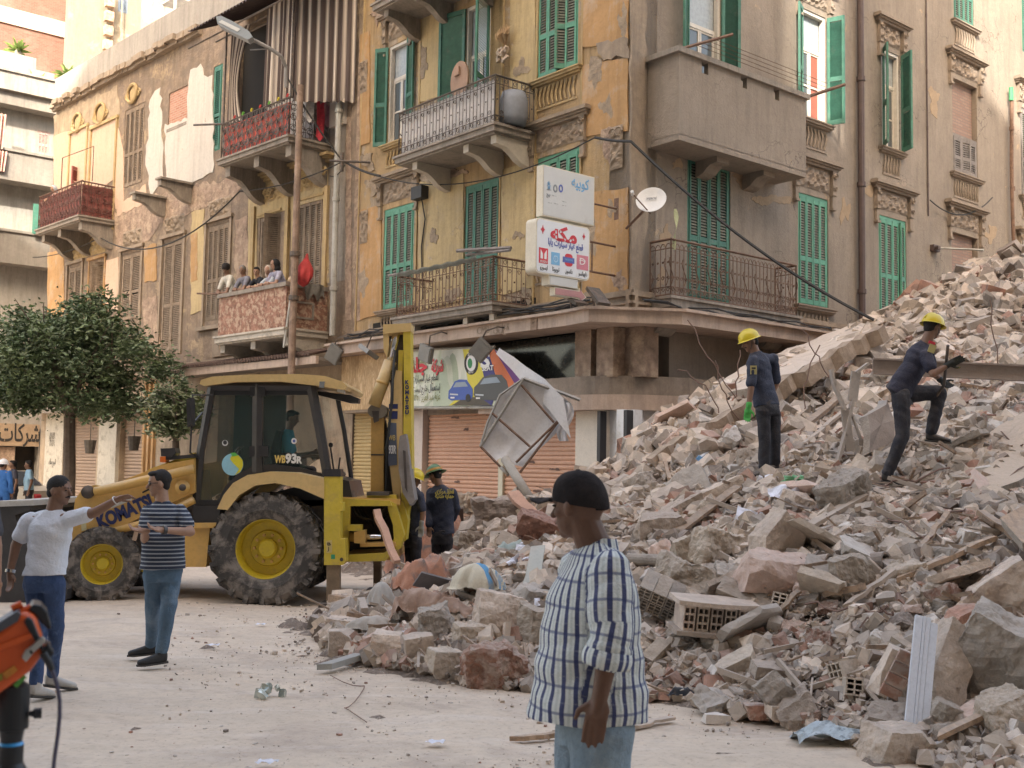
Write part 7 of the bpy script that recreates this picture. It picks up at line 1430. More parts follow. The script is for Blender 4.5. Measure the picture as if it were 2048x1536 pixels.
bpr(ell(683,1119,3.5,4,12),-.035,-.031,M_chas,'pin_hole');bt_(658,1093,-.027,'B\nJ',.06,F_blk,.04)
for pts,d0,d1,m in(([(684,996),(780,1002),(784,1012),(700,1012),(696,1120),(684,1120)],.35,.45,M_yel),([(696,1050),(722,1050),(722,1062),(696,1062)],.3,.5,M_yel),([(708,1064),(730,1060),(730,1088),(708,1086)],.3,.5,M_yor),([(690,1110),(768,1106),(780,1096),(790,1100),(770,1122),(690,1124)],.3,.5,M_yel),([(720,1086),(790,1084),(792,1092),(720,1094)],.35,.6,M_yor),([(776,1000),(792,1008),(800,1040),(808,1070),(800,1098),(778,1104),(770,1096),(788,1080),(786,1050),(776,1020)],.4,.7,M_yel),([(684,1000),(800,1000),(800,1112),(684,1112)],1.3,1.4,M_chas),([(684,994),(800,998),(800,1010),(684,1008)],.45,1.8,M_yor),([(690,1108),(790,1104),(790,1120),(690,1122)],.5,1.8,M_yor),([(734,988),(792,990),(796,1003),(732,1002)],.5,1.3,M_yel),([(733,984),(778,984),(778,991),(733,991)],.45,1.1,M_chas)):
 bpr(pts,d0,d1,m,'carriage_frame',dref=d0)
btube([(728,1074),(762,1073)],.035,M_chrome,'cylinder_rod',.42);btube([(700,1074),(728,1074)],.06,M_yor,'swing_cylinder',.42)
for k in range(4):btube([(700+k*6,1005),(712+k*12,1030+k*8),(745+k*6,1040),(775,1010+k*6)],.016,M_hose,'hydraulic_hose',.5+.1*k,n=5)
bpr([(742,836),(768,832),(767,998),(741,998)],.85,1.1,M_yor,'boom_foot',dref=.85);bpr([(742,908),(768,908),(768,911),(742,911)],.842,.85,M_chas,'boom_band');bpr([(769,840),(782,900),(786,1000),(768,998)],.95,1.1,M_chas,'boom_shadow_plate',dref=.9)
bpr(ell(755,822,20,15,20),.80,1.15,mat('pin_housing_grey',(.24,.21,.17),.6,.2,5),'pin_housing',dref=.8);bpr([(744,822),(758,822),(758,842),(748,846)],.79,.8,M_chas,'pin_slot',dref=.8)
btube([(748,812),(781,722)],.085,M_pale,'boom_cylinder',.80,n=16);btube([(764,768),(766,762)],.09,M_yor,'cylinder_band',.80,n=16);btube([(779,728),(796,652)],.05,M_chrome,'cylinder_rod',.80,n=12)
bpr([(766,649),(822,646),(822,662),(766,668)],.7,1.15,M_pale,'boom_head',dref=.7)
bpr([(766,655),(776,655),(778,690),(774,715),(767,700)],.72,.8,M_pale,'boom_side_plate',dref=.72)
bpr([(776,660),(812,660),(812,800),(802,900),(790,1000),(776,900),(780,760)],1.0,1.12,M_chas,'boom_inner',dref=.9)
bpr([(806,650),(821,649),(822,800),(824,960),(812,1060),(800,1060),(806,900),(808,780)],.72,1.15,M_yel,'dipper_edge',dref=.72)
bpr([(792,740),(804,742),(806,900),(800,1000),(794,1060),(786,990),(776,900),(776,830),(784,780)],.74,.80,M_pale,'dipper_plate',dref=.74)
bpr([(797,700),(806,700),(803,800),(798,870),(792,880),(794,780)],.76,.82,M_yel,'dipper_strip',dref=.74)
bpr([(778,808),(796,808),(795,838),(777,838)],.732,.738,flat('navy_decal',(.02,.03,.12),.5),'decal',dref=.74);bpr([(778,818),(796,818),(796,822),(778,822)],.726,.731,M_pale,'decal',dref=.74);bpr([(776,845),(793,846),(794,930),(777,932),(774,890)],.732,.738,flat('grey_blue_decal',(.10,.12,.17),.5),'decal',dref=.74)
bt_(785,900,.728,'93R',.15,F_wht,.1,0,bold=.006);bt_(784,876,.728,'WB',.1,flat('decal_gold',(.75,.55,.18)),.09,0)
for i,(y,t_)in enumerate(((765,'K'),(775,'O'),(785,'M'),(795,'A'),(805,'T'),(815,'S'),(825,'U'))):bt_(814,y,.715,t_,.07,flat('navy_decal',(.02,.03,.12)),.05,0,bold=.004)
for k in range(4):btube([(790-k*3,700+k*20),(783+k*2,800),(774-k,900),(772+k*3,985)],.015,M_hose,'hydraulic_hose',.70+.03*k,n=5)
bpr([(792,1000),(806,1004),(816,1040),(812,1080),(796,1092),(784,1082),(798,1062),(798,1030),(786,1010)],.6,.95,M_yel,'bucket_linkage',dref=.6)
mb=MB();qa=[bq(x,y,.5)for x,y in((800,872),(812,868),(816,890),(822,950),(830,1000),(822,1012),(806,985),(798,940),(797,900))]
mb.prism(qa,.45,.95,'y');mb.build('digging_bucket',mat('dusty_bucket',(.24,.22,.21),.7,.3,5,.3,dust=.4),bh,BF.M)
mb=MB();qa=[bq(x,y,.44)for x,y in((806,900),(811,902),(815,985),(810,975))];mb.prism(qa,.43,.447,'y');mb.build('bucket_rib',M_chas,bh,BF.M)
# ================================================================== street lamp
lp=P(571,1100,26.6);lm=thing('street_lamp','rusty brown lamp post with curved arm in front of the peeling building','street lamp',(lp.x,lp.y,0))
M_post=mat('rusty_brown_post',(.24,.165,.125),.8,.25,4,.2,20,grime=(.36,.26,.2),gscale=3)
mb=MB();zt_=P(571,170,26.6).z;mb.tube([(lp.x,lp.y,z)for z in np.linspace(0,zt_,8)],.095,10,r2=.075);mb.build('pole',M_post,lm)
mb=MB();pts=[P(572,175,26.6),P(572,135,26.55),P(562,112,26.4),P(540,97,26.3),P(515,84,26.2),P(498,76,26.1)];mb.tube(pts,.045,8);mb.tube([P(500,100,26.2),P(535,98,26.3)],.015,4);mb.build('arm',mat('grey_lamp_arm',(.24,.23,.22),.6,.2,5),lm)
hp=[(435,38),(445,36),(470,48),(500,66),(508,78),(498,84),(462,66),(438,52)];LFm=Frame(*P(470,60,26.0).xy,90)
mb=MB();mb.prism([LFm.px(*q)for q in hp],-.14,.14,'y');mb.build('lamp_head',mat('blue_grey_lamp',(.26,.30,.33),.45,.08,5),lm,LFm.M);mb=MB();mb.prism([LFm.px(*q)for q in((440,49),(447,45),(484,63),(478,68))],-.15,.10,'y');mb.build('lamp_glass',flat('lamp_diffuser',(.6,.62,.62),.3),lm,LFm.M)
for y_ in(600,512):mb=MB();mb.tube([(lp.x,lp.y,P(571,y_,26.6).z),(lp.x,lp.y,P(571,y_-9,26.6).z)],.12,10);mb.build('clamp',M_iron,lm)
# ================================================================== overhead cables
def sag(a,b,s,n=14):return[a.lerp(b,i/n)-Vector((0,0,s*4*(i/n)*(1-i/n)))for i in range(n+1)]
def cable(pts,r,lab):mb=MB();mb.tube(pts,r,5);return tag(mb.build('cable',M_cable,None),lab,'cable')
CW=lambda F,x,y,off=.12:F.w(F.px(x,y,off)[0],-off,F.px(x,y,off)[1])
hk=CW(LF,1190,275,.3)
cable(sag(hk,CW(RF,1262,283,.35),.02,6)+sag(CW(RF,1262,283,.35),P(1748,640,18.6),.25,16),.026,'thick black cable running from the corner down to the heap')
cable(sag(CW(LF,735,345,.3),hk,.55),.014,'thin cable slung across the yellow wall under the upper balcony');cable(sag(CW(LF,688,322,.4),CW(LF,760,352,.3),.05),.03,'thick cable bundle at the joint of the two buildings')
cable(sag(P(572,150,26.6),CW(LF,685,322,.4),.1),.022,'pale cable running from the lamp arm down to the pipe');cable(sag(CW(NF,200,475,.4),CW(NF,480,382,.5),.9),.022,'sagging cable across the peeling wall');cable(sag(CW(NF,480,382,.5),CW(NF,682,325,.5),.15),.018,'cable from the wall bracket to the grey pipe')
cable(sag(CW(NF,66,515,.4),CW(NF,200,475,.4),.15),.018,'cable at the far left end of the peeling wall');cable(sag(CW(LF,690,330,.3),CW(NF,660,352,.2),.1),.014,'short cable loop beside the grey pipe');cable(sag(CW(RF,1985,395,.15),CW(RF,1860,400,.1),.4),.016,'drooping cable on the brown wall at upper right')
mb=MB();rn=random.Random(6);b=CW(NF,485,380,.4)
for k in range(6):mb.tube([b+Vector((-.3+rn.random()*.6,0,rn.uniform(-.1,.2))),b+Vector((rn.uniform(-.3,.3),-.1,rn.uniform(-.1,.2))),b+Vector((.45,0,rn.uniform(-.1,.15)))],.015,4)
tag(mb.build('insulator_bracket',M_iron,None),'knotted insulator bracket on the peeling wall above the brick balcony','bracket')
for z_ in(318,326):pass
mb=MB();a=CW(LF,684,322,.5);mb.tube([a+Vector((-.3,0,0)),a+Vector((.7,-.1,-.05))],.03,5);mb.tube([a+Vector((0,0,-.25)),a+Vector((0,0,.2))],.05,6);tag(mb.build('pipe_clamp',M_iron,None),'iron cable clamp on the grey pipe at the joint of the buildings','clamp')
# ================================================================== trees
def tree(base,crown_c,rx,ry,rz,n,seed,label,trunk_r=.13,col=None,leaf_s=.12):
 rn=random.Random(seed);t=thing('street_tree',label,'tree',base);tr=MB();bark=mat('tree_bark',(.13,.10,.08),.95,.3,5,.6,20)
 b=Vector(base);c=Vector(crown_c);fork=b.lerp(Vector((c.x,c.y,c.z-rz*.55)),.86)
 tr.tube([b+Vector((0,0,-.1)),b.lerp(fork,.5)+Vector((.04,0,0)),fork],[trunk_r*1.15,trunk_r*.95,trunk_r*.85],9)
 limbs=[]
 for k in range(9):
  a=k*2*math.pi/9+rn.uniform(-.3,.3);e=c+Vector((rx*.75*math.cos(a),ry*.75*math.sin(a),rz*rn.uniform(-.2,.6)));m1=fork.lerp(e,.5)+Vector((0,0,.15));tr.tube([fork,m1,e],[trunk_r*.5,trunk_r*.3,.015],5);limbs.append((m1,e))
  for q in range(3):f=e+Vector((rn.uniform(-.6,.6),rn.uniform(-.6,.6),rn.uniform(-.2,.7)));tr.tube([m1.lerp(e,.5),f],[trunk_r*.2,.01],4)
 tr.build('trunk',bark,t)
 rs=np.random.RandomState(seed);nc=120;cen=[]
 while len(cen)<nc:
  v=rs.normal(size=3);v/=np.linalg.norm(v);r_=rs.rand()**.28;p_=v*r_*np.array([rx,ry,rz])
  lump=1+.14*math.sin(v[0]*5+seed)*math.cos(v[2]*4)+.10*math.sin(v[0]*11+v[2]*7+seed)
  if p_[2]<-rz*.75:p_[2]*=.8
  cen.append(p_*lump)
 cen=np.array(cen);k=rs.randint(0,nc,n);cr=(.30+.18*rs.rand(nc))[k]*min(1,rx/1.6);pos=cen[k]+rs.normal(size=(n,3))*cr[:,None]*np.array([1,1,.62])*.75
 pos+=np.array(crown_c);d1=rs.normal(size=(n,3));d1[:,2]=d1[:,2]*.5-.15;d1/=np.linalg.norm(d1,axis=1)[:,None];d2=np.cross(d1,rs.normal(size=(n,3)));d2/=np.linalg.norm(d2,axis=1)[:,None]
 L=leaf_s*(.7+.6*rs.rand(n));W=L*.42;nn=np.cross(d1,d2)
 V=np.stack([pos,pos+d1*(L*.5)[:,None]+d2*(W*.5)[:,None]+nn*(L*.08)[:,None],pos+d1*L[:,None],pos+d1*(L*.5)[:,None]-d2*(W*.5)[:,None]+nn*(L*.08)[:,None]],1).reshape(-1,3)
 F=np.arange(n*4).reshape(n,4);me=bpy.data.meshes.new('crown');me.vertices.add(n*4);me.vertices.foreach_set('co',V.ravel());me.loops.add(n*4);me.loops.foreach_set('vertex_index',F.ravel());me.polygons.add(n);me.polygons.foreach_set('loop_start',np.arange(0,n*4,4));me.polygons.foreach_set('use_smooth',np.zeros(n,bool));me.update(calc_edges=True)
 me.materials.append(col);link('crown',me,t,I4);return t
def leafvar(nt,v,cur):
 g=nt.nodes.new('ShaderNodeNewGeometry');s=nt.nodes.new('ShaderNodeSeparateXYZ');nt.links.new(v,s.inputs[0]);f=ramp(nt,noise_(nt,v,1.3,4,.7),.35,.65)
 r_=nt.nodes.new('ShaderNodeHueSaturation');nt.links.new(mixc(nt,f,(.036,.082,.036),(.11,.165,.065)),r_.inputs['Color']);nt.links.new(math_(nt,'ADD',math_(nt,'MULTIPLY',g.outputs['Random Per Island'],.9),.55),r_.inputs['Value']);return r_.outputs[0]
M_leaf=mat('ficus_leaf',(.05,.1,.05),.55,.2,2,0,fn=leafvar,coord='World',dust=.35,dustcol=(.30,.29,.22),spec=.4)
M_leaf2=mat('dusty_leaf',(.05,.1,.05),.6,.2,2,0,fn=leafvar,coord='World',dust=.7,dustcol=(.36,.34,.24),spec=.4)
tb_=P(133,1050,30);cc=P(143,728,30);tree((tb_.x,tb_.y,GZ),cc,2.05,1.9,1.72,24000,3,'round clipped dark green street tree at the left',.17,M_leaf,.16)
tb_=P(352,1050,27.5);cc=P(352,820,27.5);tree((tb_.x,tb_.y,GZ),cc,.70,.75,.72,4200,5,'smaller dusty tree half hidden behind the backhoe cab',.10,M_leaf2,.15)
# ================================================================== parked car far left
p_=P(60,1040,33);c=p_;CF=Frame(c.x-.2,c.y,98);c0=thing('parked_car','old beige hatchback parked at the far left beyond the men','car',CF.M)
def cq(pts,d0,d1,m,nm,par=None,**k):mb=MB();mb.prism(pts,d0,d1,'y');return mb.build(nm,m,par or c0,CF.M,**k)
M_car=mat('beige_car_paint',(.42,.39,.33),.35,.06,3,0,dust=.3);M_cg=flat('car_glass',(.06,.08,.10),.05,spec=.9)
prof=[(-3.6,.35),(-3.65,.75),(-3.4,.88),(-2.5,.95),(-1.9,1.40),(-.9,1.43),(-.35,.98),(.25,.85),(.32,.45),(.25,.33)]
body=cq(prof,0,1.6,M_car,'body');cq([(-2.35,.96),(-1.85,1.33),(-1.4,1.35),(-1.4,.96)],-.006,1.606,M_cg,'side_window');cq([(-1.34,.96),(-1.34,1.35),(-.95,1.36),(-.48,.98)],-.006,1.606,M_cg,'side_window')
cq([(-.90,1.40),(-.85,1.41),(-.33,1.0),(-.38,.98)],.12,1.48,M_cg,'rear_window');cq([(.26,.62),(.33,.60),(.33,.72),(.27,.76)],.05,.35,F_red,'tail_light');cq([(.28,.42),(.40,.42),(.40,.52),(.28,.52)],-.02,1.62,M_bm,'bumper')
for u_ in(-2.95,-.45):
 for d_ in(.1,1.5):
  C=CF.M@Matrix.Translation((u_,d_,.30))@Matrix.Rotation(R(90),4,'X');mb=MB();mb.lathe([(.17,.1),(.28,.1),(.31,.06),(.31,-.06),(.28,-.1),(.17,-.1)],20,C,closed=True);wt=mb.build('wheel',M_tyre,c0);mb=MB();mb.lathe([(.18,.08),(.1,.04),(0,.05)],16,C);mb.build('rim',M_pvc,wt)
# ================================================================== people
def skinm(name,c):return mat(name,c,.55,.12,9,.05,60,spec=.35)
SK_D=skinm('skin_dark',(.15,.075,.048));SK_M=skinm('skin_brown',(.22,.12,.08));SK_L=skinm('skin_light_brown',(.36,.21,.145));SK_B=skinm('skin_tan',(.25,.14,.095))
M_hair=mat('black_hair',(.014,.011,.010),.8,.3,40,.4,90);M_gh=mat('grey_hair',(.20,.18,.17),.8,.3,40,.4,90)
M_eye=flat('eye_dark',(.01,.008,.008),.2);M_lip=flat('lip_dark',(.13,.05,.04),.6)
def ellipsoid(mb,c,ax,n=14,m=9):
 A=[Vector(a)for a in ax];c=Vector(c);vs=[c+A[2]]
 for j in range(1,m):
  t=math.pi*j/m
  for i in range(n):p=2*math.pi*i/n;vs.append(c+A[0]*(math.sin(t)*math.cos(p))+A[1]*(math.sin(t)*math.sin(p))+A[2]*math.cos(t))
 vs.append(c-A[2]);fs=[(0,1+i,1+(i+1)%n)for i in range(n)]
 for j in range(m-2):fs+=[(1+j*n+i,1+(j+1)*n+i,1+(j+1)*n+(i+1)%n,1+j*n+(i+1)%n)for i in range(n)]
 L=len(vs)-1;b=1+(m-2)*n;fs+=[(L,b+(i+1)%n,b+i)for i in range(n)];mb.add(vs,fs)
def capsule(mb,a,b,ra,rb,n=12):
 a=Vector(a);b=Vector(b);d=(b-a);L=d.length
 if L<1e-4:return
 M=frame_matrix(a,d);prof=[(ra*math.sin(t),-ra*math.cos(t))for t in(0.12,.5,1.0)]+[(ra,0),((ra+rb)/2,L/2),(rb,L)]+[(rb*math.cos(t),L+rb*math.sin(t))for t in(.5,1.0,1.45)]
 k=len(mb.v);mb.lathe(prof,n,M);N=len(prof);mb.add([M@Vector((0,0,-ra)),M@Vector((0,0,L+rb))],[]);e=len(mb.v)
 mb.f+=[(e-2,k+(i+1)%n,k+i)for i in range(n)]+[(e-1,k+(N-1)*n+i,k+(N-1)*n+(i+1)%n)for i in range(n)];mb.mi+=[0]*2*n
def loft(mb,rings,n=22,sq=2.3):
 """rings (centre, half-width vector, half-depth vector)"""
 vs=[]
 for c,a,b in rings:
  for i in range(n):
   t=2*math.pi*i/n;ct,st=math.cos(t),math.sin(t);r=(abs(ct)**sq+abs(st)**sq)**(-1/sq);vs.append(Vector(c)+Vector(a)*ct*r+Vector(b)*st*r)
 N=len(rings);fs=[(j*n+i,j*n+(i+1)%n,(j+1)*n+(i+1)%n,(j+1)*n+i)for j in range(N-1)for i in range(n)];fs+=[tuple(range(n))[::-1],tuple(range((N-1)*n,N*n))];mb.add(vs,fs)
def skin(mb,name,m,parent,vox,smooth=2,wrinkle=0.0,seed=0,wdir=(3,3,9),uv=None):
 me=voxel(mb,vox,smooth);n=len(me.vertices)
 if wrinkle:
  co=np.empty(n*3);me.vertices.foreach_get('co',co);co=co.reshape(-1,3);no=np.empty(n*3);me.vertex_normals.foreach_get('vector',no);no=no.reshape(-1,3)
  q=co*np.array(wdir);w1=np.sin(q[:,0]*2.1+3*np.sin(q[:,2]*.7+seed)+q[:,1])*np.sin(q[:,2]*1.3+1.5*np.sin(q[:,0]*1.1+seed)+seed);w2=np.abs(np.sin(q[:,2]*2.7+2.2*np.sin(q[:,0]*2.3+seed*2)+q[:,1]*2))
  w3=np.sin((co[:,0]+co[:,2])*31+4*np.sin(co[:,2]*9+seed));co+=no*((w1*.6+w2*.6-.3+w3*.25)*wrinkle)[:,None];me.vertices.foreach_set('co',co.ravel());me.update()
 if uv:
  co=np.empty(n*3);me.vertices.foreach_get('co',co);a_=me.attributes.new('cu','FLOAT_VECTOR','POINT');a_.data.foreach_set('vector',np.ascontiguousarray(uv(co.reshape(-1,3)),dtype=np.float32).ravel())
 c=Vector(np.mean([v.co[:]for v in me.vertices],0))if n else Vector();me.transform(Matrix.Translation(-c));me.materials.append(m)
 for p in me.polygons:p.use_smooth=True
 return link(name,me,parent,Matrix.Translation(c))
def hand(mb,w,tip,side,k=1.0,curl=.25,nrm=None):
 """palm, four unequal bent fingers and a thumb leaving the side of the palm"""
 w=Vector(w);d=(Vector(tip)-w).normalized();nrm=Vector(nrm)if nrm is not None else Vector((0,-1,0));s=d.cross(nrm).normalized()*side;nn=s.cross(d).normalized()*side
 pc=w+d*.045*k;ellipsoid(mb,pc,(s*.040*k,nn*.015*k,d*.052*k),12,8);capsule(mb,w-d*.02,pc,.024*k,.026*k)
 for i,(o,L)in enumerate(((.029,.070),(.010,.080),(-.010,.075),(-.028,.058))):
  b=w+d*.080*k+s*o*k;m1=b+d*L*.48*k+s*o*.06*k+nn*curl*.015*k;e=m1+(d*math.cos(curl*1.6)+nn*math.sin(curl*1.6))*L*.52*k;capsule(mb,b-d*.02*k,m1,.0095*k,.0085*k,8);capsule(mb,m1,e,.0085*k,.0068*k,8)
 b=w+d*.030*k+s*.030*k;m1=b+(d*.6+s*.75).normalized()*.038*k+nn*.006;e=m1+(d*.9+s*.25+nn*.2).normalized()*.030*k;capsule(mb,b,m1,.0125*k,.0105*k,8);capsule(mb,m1,e,.0105*k,.008*k,8)
def person(label,Z,J,face,shirt,trousers,sk=SK_M,vox=.009,k=1.0,hair='short',hairm=None,sleeve=.55,belly=.115,chest=.105,wid=.175,hem=None,shoes=None,bare_legs=False,hat=None,glasses=False,moustache=False,group=None,shirt_uv=None,slr=(.062,.055),wrinkle=.007,legr=(.088,.062,.050),rings=None,gloves=None,down=True,hips_w=.165,collar=False,curl=.3,hn=None,pitch=0.0,sleeve_end=None,tf=None,beard=False):
 j={}
 for n_,q in J.items():j[n_]=(P(q[0],q[1],Z+(q[2]if len(q)>2 else 0)))if tf is None else tf(q)
 base=(j['anL']+j['anR'])/2 if 'anL' in j else j['pel']
 t=thing('person',label,'person',Vector((base.x,base.y,min(j['anL'].z,j['anR'].z)-.09 if 'anL' in j else base.z)),group)
 U=Vector((0,0,1));f=Vector(face).normalized();r=f.cross(U).normalized();u=r.cross(f).normalized();hc=j['head'];K=k
 body=MB()
 ellipsoid(body,hc+u*.018*K-f*.008*K,(r*.074*K,f*.094*K,u*.098*K),20,14);ellipsoid(body,hc-u*.048*K+f*.026*K,(r*.056*K,f*.062*K,u*.066*K),16,10);ellipsoid(body,hc-u*.092*K+f*.058*K,(r*.026*K,f*.026*K,u*.022*K),10,8)
 capsule(body,hc+f*.082*K+u*.008*K,hc+f*.106*K-u*.030*K,.008*K,.0135*K,8);capsule(body,hc+f*.074*K+r*.030*K+u*.022*K,hc+f*.074*K-r*.030*K+u*.022*K,.015*K,.015*K,8)
 capsule(body,hc+f*.076*K-u*.058*K+r*.018*K,hc+f*.076*K-u*.058*K-r*.018*K,.010*K,.010*K,8)
 for s in(-1,1):ellipsoid(body,hc+r*.076*K*s-u*.012*K-f*.004*K,(r*.010*K,f*.018*K,u*.030*K),10,8);ellipsoid(body,hc+f*.05*K+r*.040*K*s-u*.022*K,(r*.022*K,f*.026*K,u*.022*K),10,8)
 nb=j['neck'];capsule(body,nb-Vector((0,0,.02)),hc-u*.045*K-f*.015*K,.062*K,.056*K,14)
 lat=(j['shR']-j['shL']);ln=lat.normalized();pel=j['pel'];hl=(j['hipR']-j['hipL'])if 'hipR' in j else lat*.6
 up=(nb-pel).normalized();fw=up.cross(ln).normalized();
 if fw.dot(f)<0 and abs(fw.dot(f))>.35:fw=fw
 loft(body,[(nb-up*.05,ln*.12*K,fw*.07*K),(nb.lerp(pel,.4),ln*.11*K,fw*.07*K),(pel,ln*.11*K,fw*.07*K)],14)
 tl=hl.normalized()if hl.length>.01 else ln
 for s in 'LR':
  sg=1 if s=='R' else-1;sh,el,wr,hd=j['sh'+s],j['el'+s],j['wr'+s],j['hd'+s]
  capsule(body,nb.lerp(sh,.5)-up*.03,sh,.05*K,.050*K);capsule(body,sh,el,.050*K,.040*K);capsule(body,el,wr,.041*K,.027*K);
  tipv=wr+(hd-wr).normalized()*.1
  if not gloves:hand(body,wr,tipv,sg,K,curl,hn)
  if 'kn'+s in j:hp,kn,an=j['hip'+s],j['kn'+s],j['an'+s];capsule(body,pel,hp,.07*K,.07*K);capsule(body,hp,kn,.07*K,.05*K);capsule(body,kn,an,.048*K,.036*K)
 skin(body,'body',sk,t,vox,1)
 e=MB()
 for s in(-1,1):ellipsoid(e,hc+f*.079*K+r*.031*K*s+u*.002*K,(r*.011*K,f*.008*K,u*.005*K),8,6)
 e.build('eyes',M_eye,t,smooth=True)
 e=MB()
 for s in(-1,1):capsule(e,hc+f*.088*K+r*.016*K*s+u*.021*K,hc+f*.076*K+r*.048*K*s+u*.022*K,.0045*K,.003*K,6)
 hm=hairm or M_hair;e.build('eyebrows',hm,t,smooth=True)
 e=MB();capsule(e,hc+f*.086*K-u*.060*K+r*.018*K,hc+f*.086*K-u*.060*K-r*.018*K,.0035*K,.0035*K,6);e.build('mouth',M_lip,t,smooth=True)
 if moustache:e=MB();capsule(e,hc+f*.089*K-u*.046*K,hc+f*.078*K-u*.052*K+r*.026*K,.008*K,.005*K,6);capsule(e,hc+f*.089*K-u*.046*K,hc+f*.078*K-u*.052*K-r*.026*K,.008*K,.005*K,6);e.build('moustache',hm,t,smooth=True)
 if hair=='nape':h=MB();ellipsoid(h,hc-f*.048*K-u*.012*K,(r*.062*K,f*.049*K,u*.05*K),16,10);skin(h,'hair',hm,t,.008,1)
 elif hair and hair!='none':
  h=MB();a={'short':(.079,.093,.088,-.022,.034),'cropped':(.0775,.0935,.088,-.012,.030),'curly':(.10,.108,.098,-.012,.052),'scarf':(.098,.105,.125,-.035,.005)}[hair]
  ellipsoid(h,hc+f*a[3]*K+u*a[4]*K,(r*a[0]*K,f*a[1]*K,u*a[2]*K),18,12)
  if hair in('short','curly','cropped'):ellipsoid(h,hc-f*.045*K-u*.022*K,(r*.068*K,f*.052*K,u*.055*K),14,9)
  if hair=='short':ellipsoid(h,hc+f*.035*K+u*.088*K,(r*.060*K,f*.055*K,u*.026*K),12,8)
  if hair=='scarf':ellipsoid(h,hc-u*.10*K-f*.03*K,(r*.10*K,f*.09*K,u*.09*K),14,9)
  skin(h,'headscarf' if hair=='scarf' else 'hair',hm,t,max(vox,.008),1,.002 if hair!='curly' else.006,3,(30,30,30))
 if glasses:
  g=MB();
  for s in(-1,1):ellipsoid(g,hc+f*.083*K+r*.031*K*s+u*.000*K,(r*.028*K,f*.006*K,u*.018*K),12,6);g.tube([hc+f*.078*K+r*.056*K*s+u*.008*K,hc+r*.078*K*s+u*.002*K],.003*K,5)
  g.tube([hc+f*.089*K+r*.02*K+u*.006*K,hc+f*.089*K-r*.02*K+u*.006*K],.003*K,5);g.build('sunglasses',flat('dark_lens',(.008,.008,.008),.08,spec=.9),t,smooth=True)
 if hat:hat(t,hc,f,r,u,K)
 sm=MB();hw=wid*K;wl=ln;pw=tl;hemp=j.get('hem',pel)
 mid=nb.lerp(pel,.52);dp=[(nb+up*.022*K,wl*.064*K,fw*.060*K),(nb-up*.040*K,wl*.13*K,fw*.085*K),(nb-up*.095*K,wl*(hw-.012),fw*chest*.95),(nb.lerp(pel,.33),wl*hw,fw*chest),(mid+fw*(belly-.10),(wl*.6+pw*.4)*hw*.96,fw*belly),(nb.lerp(pel,.80)+fw*(belly-.105),(wl*.3+pw*.7)*hw*.97,fw*belly*1.02),(pel.lerp(hemp,.5)+fw*(belly-.11)*.8,pw*hw*1.02,fw*belly*1.02),(hemp+fw*(belly-.11)*.8,pw*hw*1.05,fw*belly*1.04)]
 if rings:dp=[(P(x,y,Z),wl*q_w,fw*q_d)for x,y,q_d,q_w in rings]
 loft(sm,dp,26)
 for s in 'LR':
  sh,el,wr=j['sh'+s],j['el'+s],j['wr'+s];capsule(sm,nb.lerp(sh,.45)-up*.035*K,sh-up*.012,.052*K,.058*K,14);capsule(sm,nb-up*.004*K,sh+up*.018*K-ln*(.03 if s=='R' else-.03),.040*K,.034*K,12)
  if sleeve<=1:capsule(sm,sh,sh.lerp(el,sleeve),slr[0]*K,slr[1]*K,14)
  else:
   e2=el.lerp(wr,sleeve-1);capsule(sm,sh,el,slr[0]*K,slr[1]*K,14);capsule(sm,el,e2,slr[1]*K,slr[1]*.93*K,14)
   if sleeve<1.6:dd=(e2-el).normalized();M=frame_matrix(e2-dd*.03*K,dd);q=slr[1]*1.08*K;sm.lathe([(q*.6,0),(q,.0),(q*1.03,.05*K),(q*.6,.05*K)],16,M,closed=True)
 so=skin(sm,'shirt',shirt,t,vox,1,wrinkle,len(label),uv=(lambda co:shirt_uv(co,j,nb,pel,ln,fw))if shirt_uv else None)
 if collar:
  c=MB();
  def cf(i,q):a=i*2*math.pi;rr=.066*K+.012*q*K;return nb+up*(.000+.026*(1-q)-.030*q)*K-up*.045*K*max(0,math.sin(a))+ln*math.cos(a)*rr*1.05+fw*math.sin(a)*rr*1.1
  c.grid(cf,36,3);co_=c.build('collar',collar,t,smooth=True);a_=co_.data.attributes.new('cu','FLOAT_VECTOR','POINT');a_.data.foreach_set('vector',[z for q in range(4)for i in range(37)for z in(i*.45/36,.02+q*.01,0)])
 if gloves:
  g=MB()
  for s in 'LR':wr=j['wr'+s];tip=wr+(j['hd'+s]-wr).normalized()*.1;hand(g,wr,tip,1 if s=='R' else-1,K*1.12,.35,hn);capsule(g,wr-(tip-wr)*.4,wr,.036*K,.032*K)
  skin(g,'gloves',gloves,t,max(vox*.8,.006),1)
 if 'knL' in j:
  tm=MB();a=.155*K
  loft(tm,[(pel+up*.02*K,tl*hips_w*.95*K,fw*.112*K),(pel-up*.06*K,tl*hips_w*K,fw*.122*K),((j['hipL']+j['hipR'])/2-Vector((0,0,.06*K)),tl*hips_w*.95*K,fw*.115*K)],20)
  for s in 'LR':
   hp,kn,an=j['hip'+s],j['kn'+s],j['an'+s];capsule(tm,hp,kn,legr[0]*K,legr[1]*K,14);capsule(tm,kn,an+(kn-an).normalized()*.02,legr[1]*K,legr[2]*K,14)
  skin(tm,'trousers',trousers,t,max(vox,.008),1,.0075,len(label)+5,(6,6,5.5))
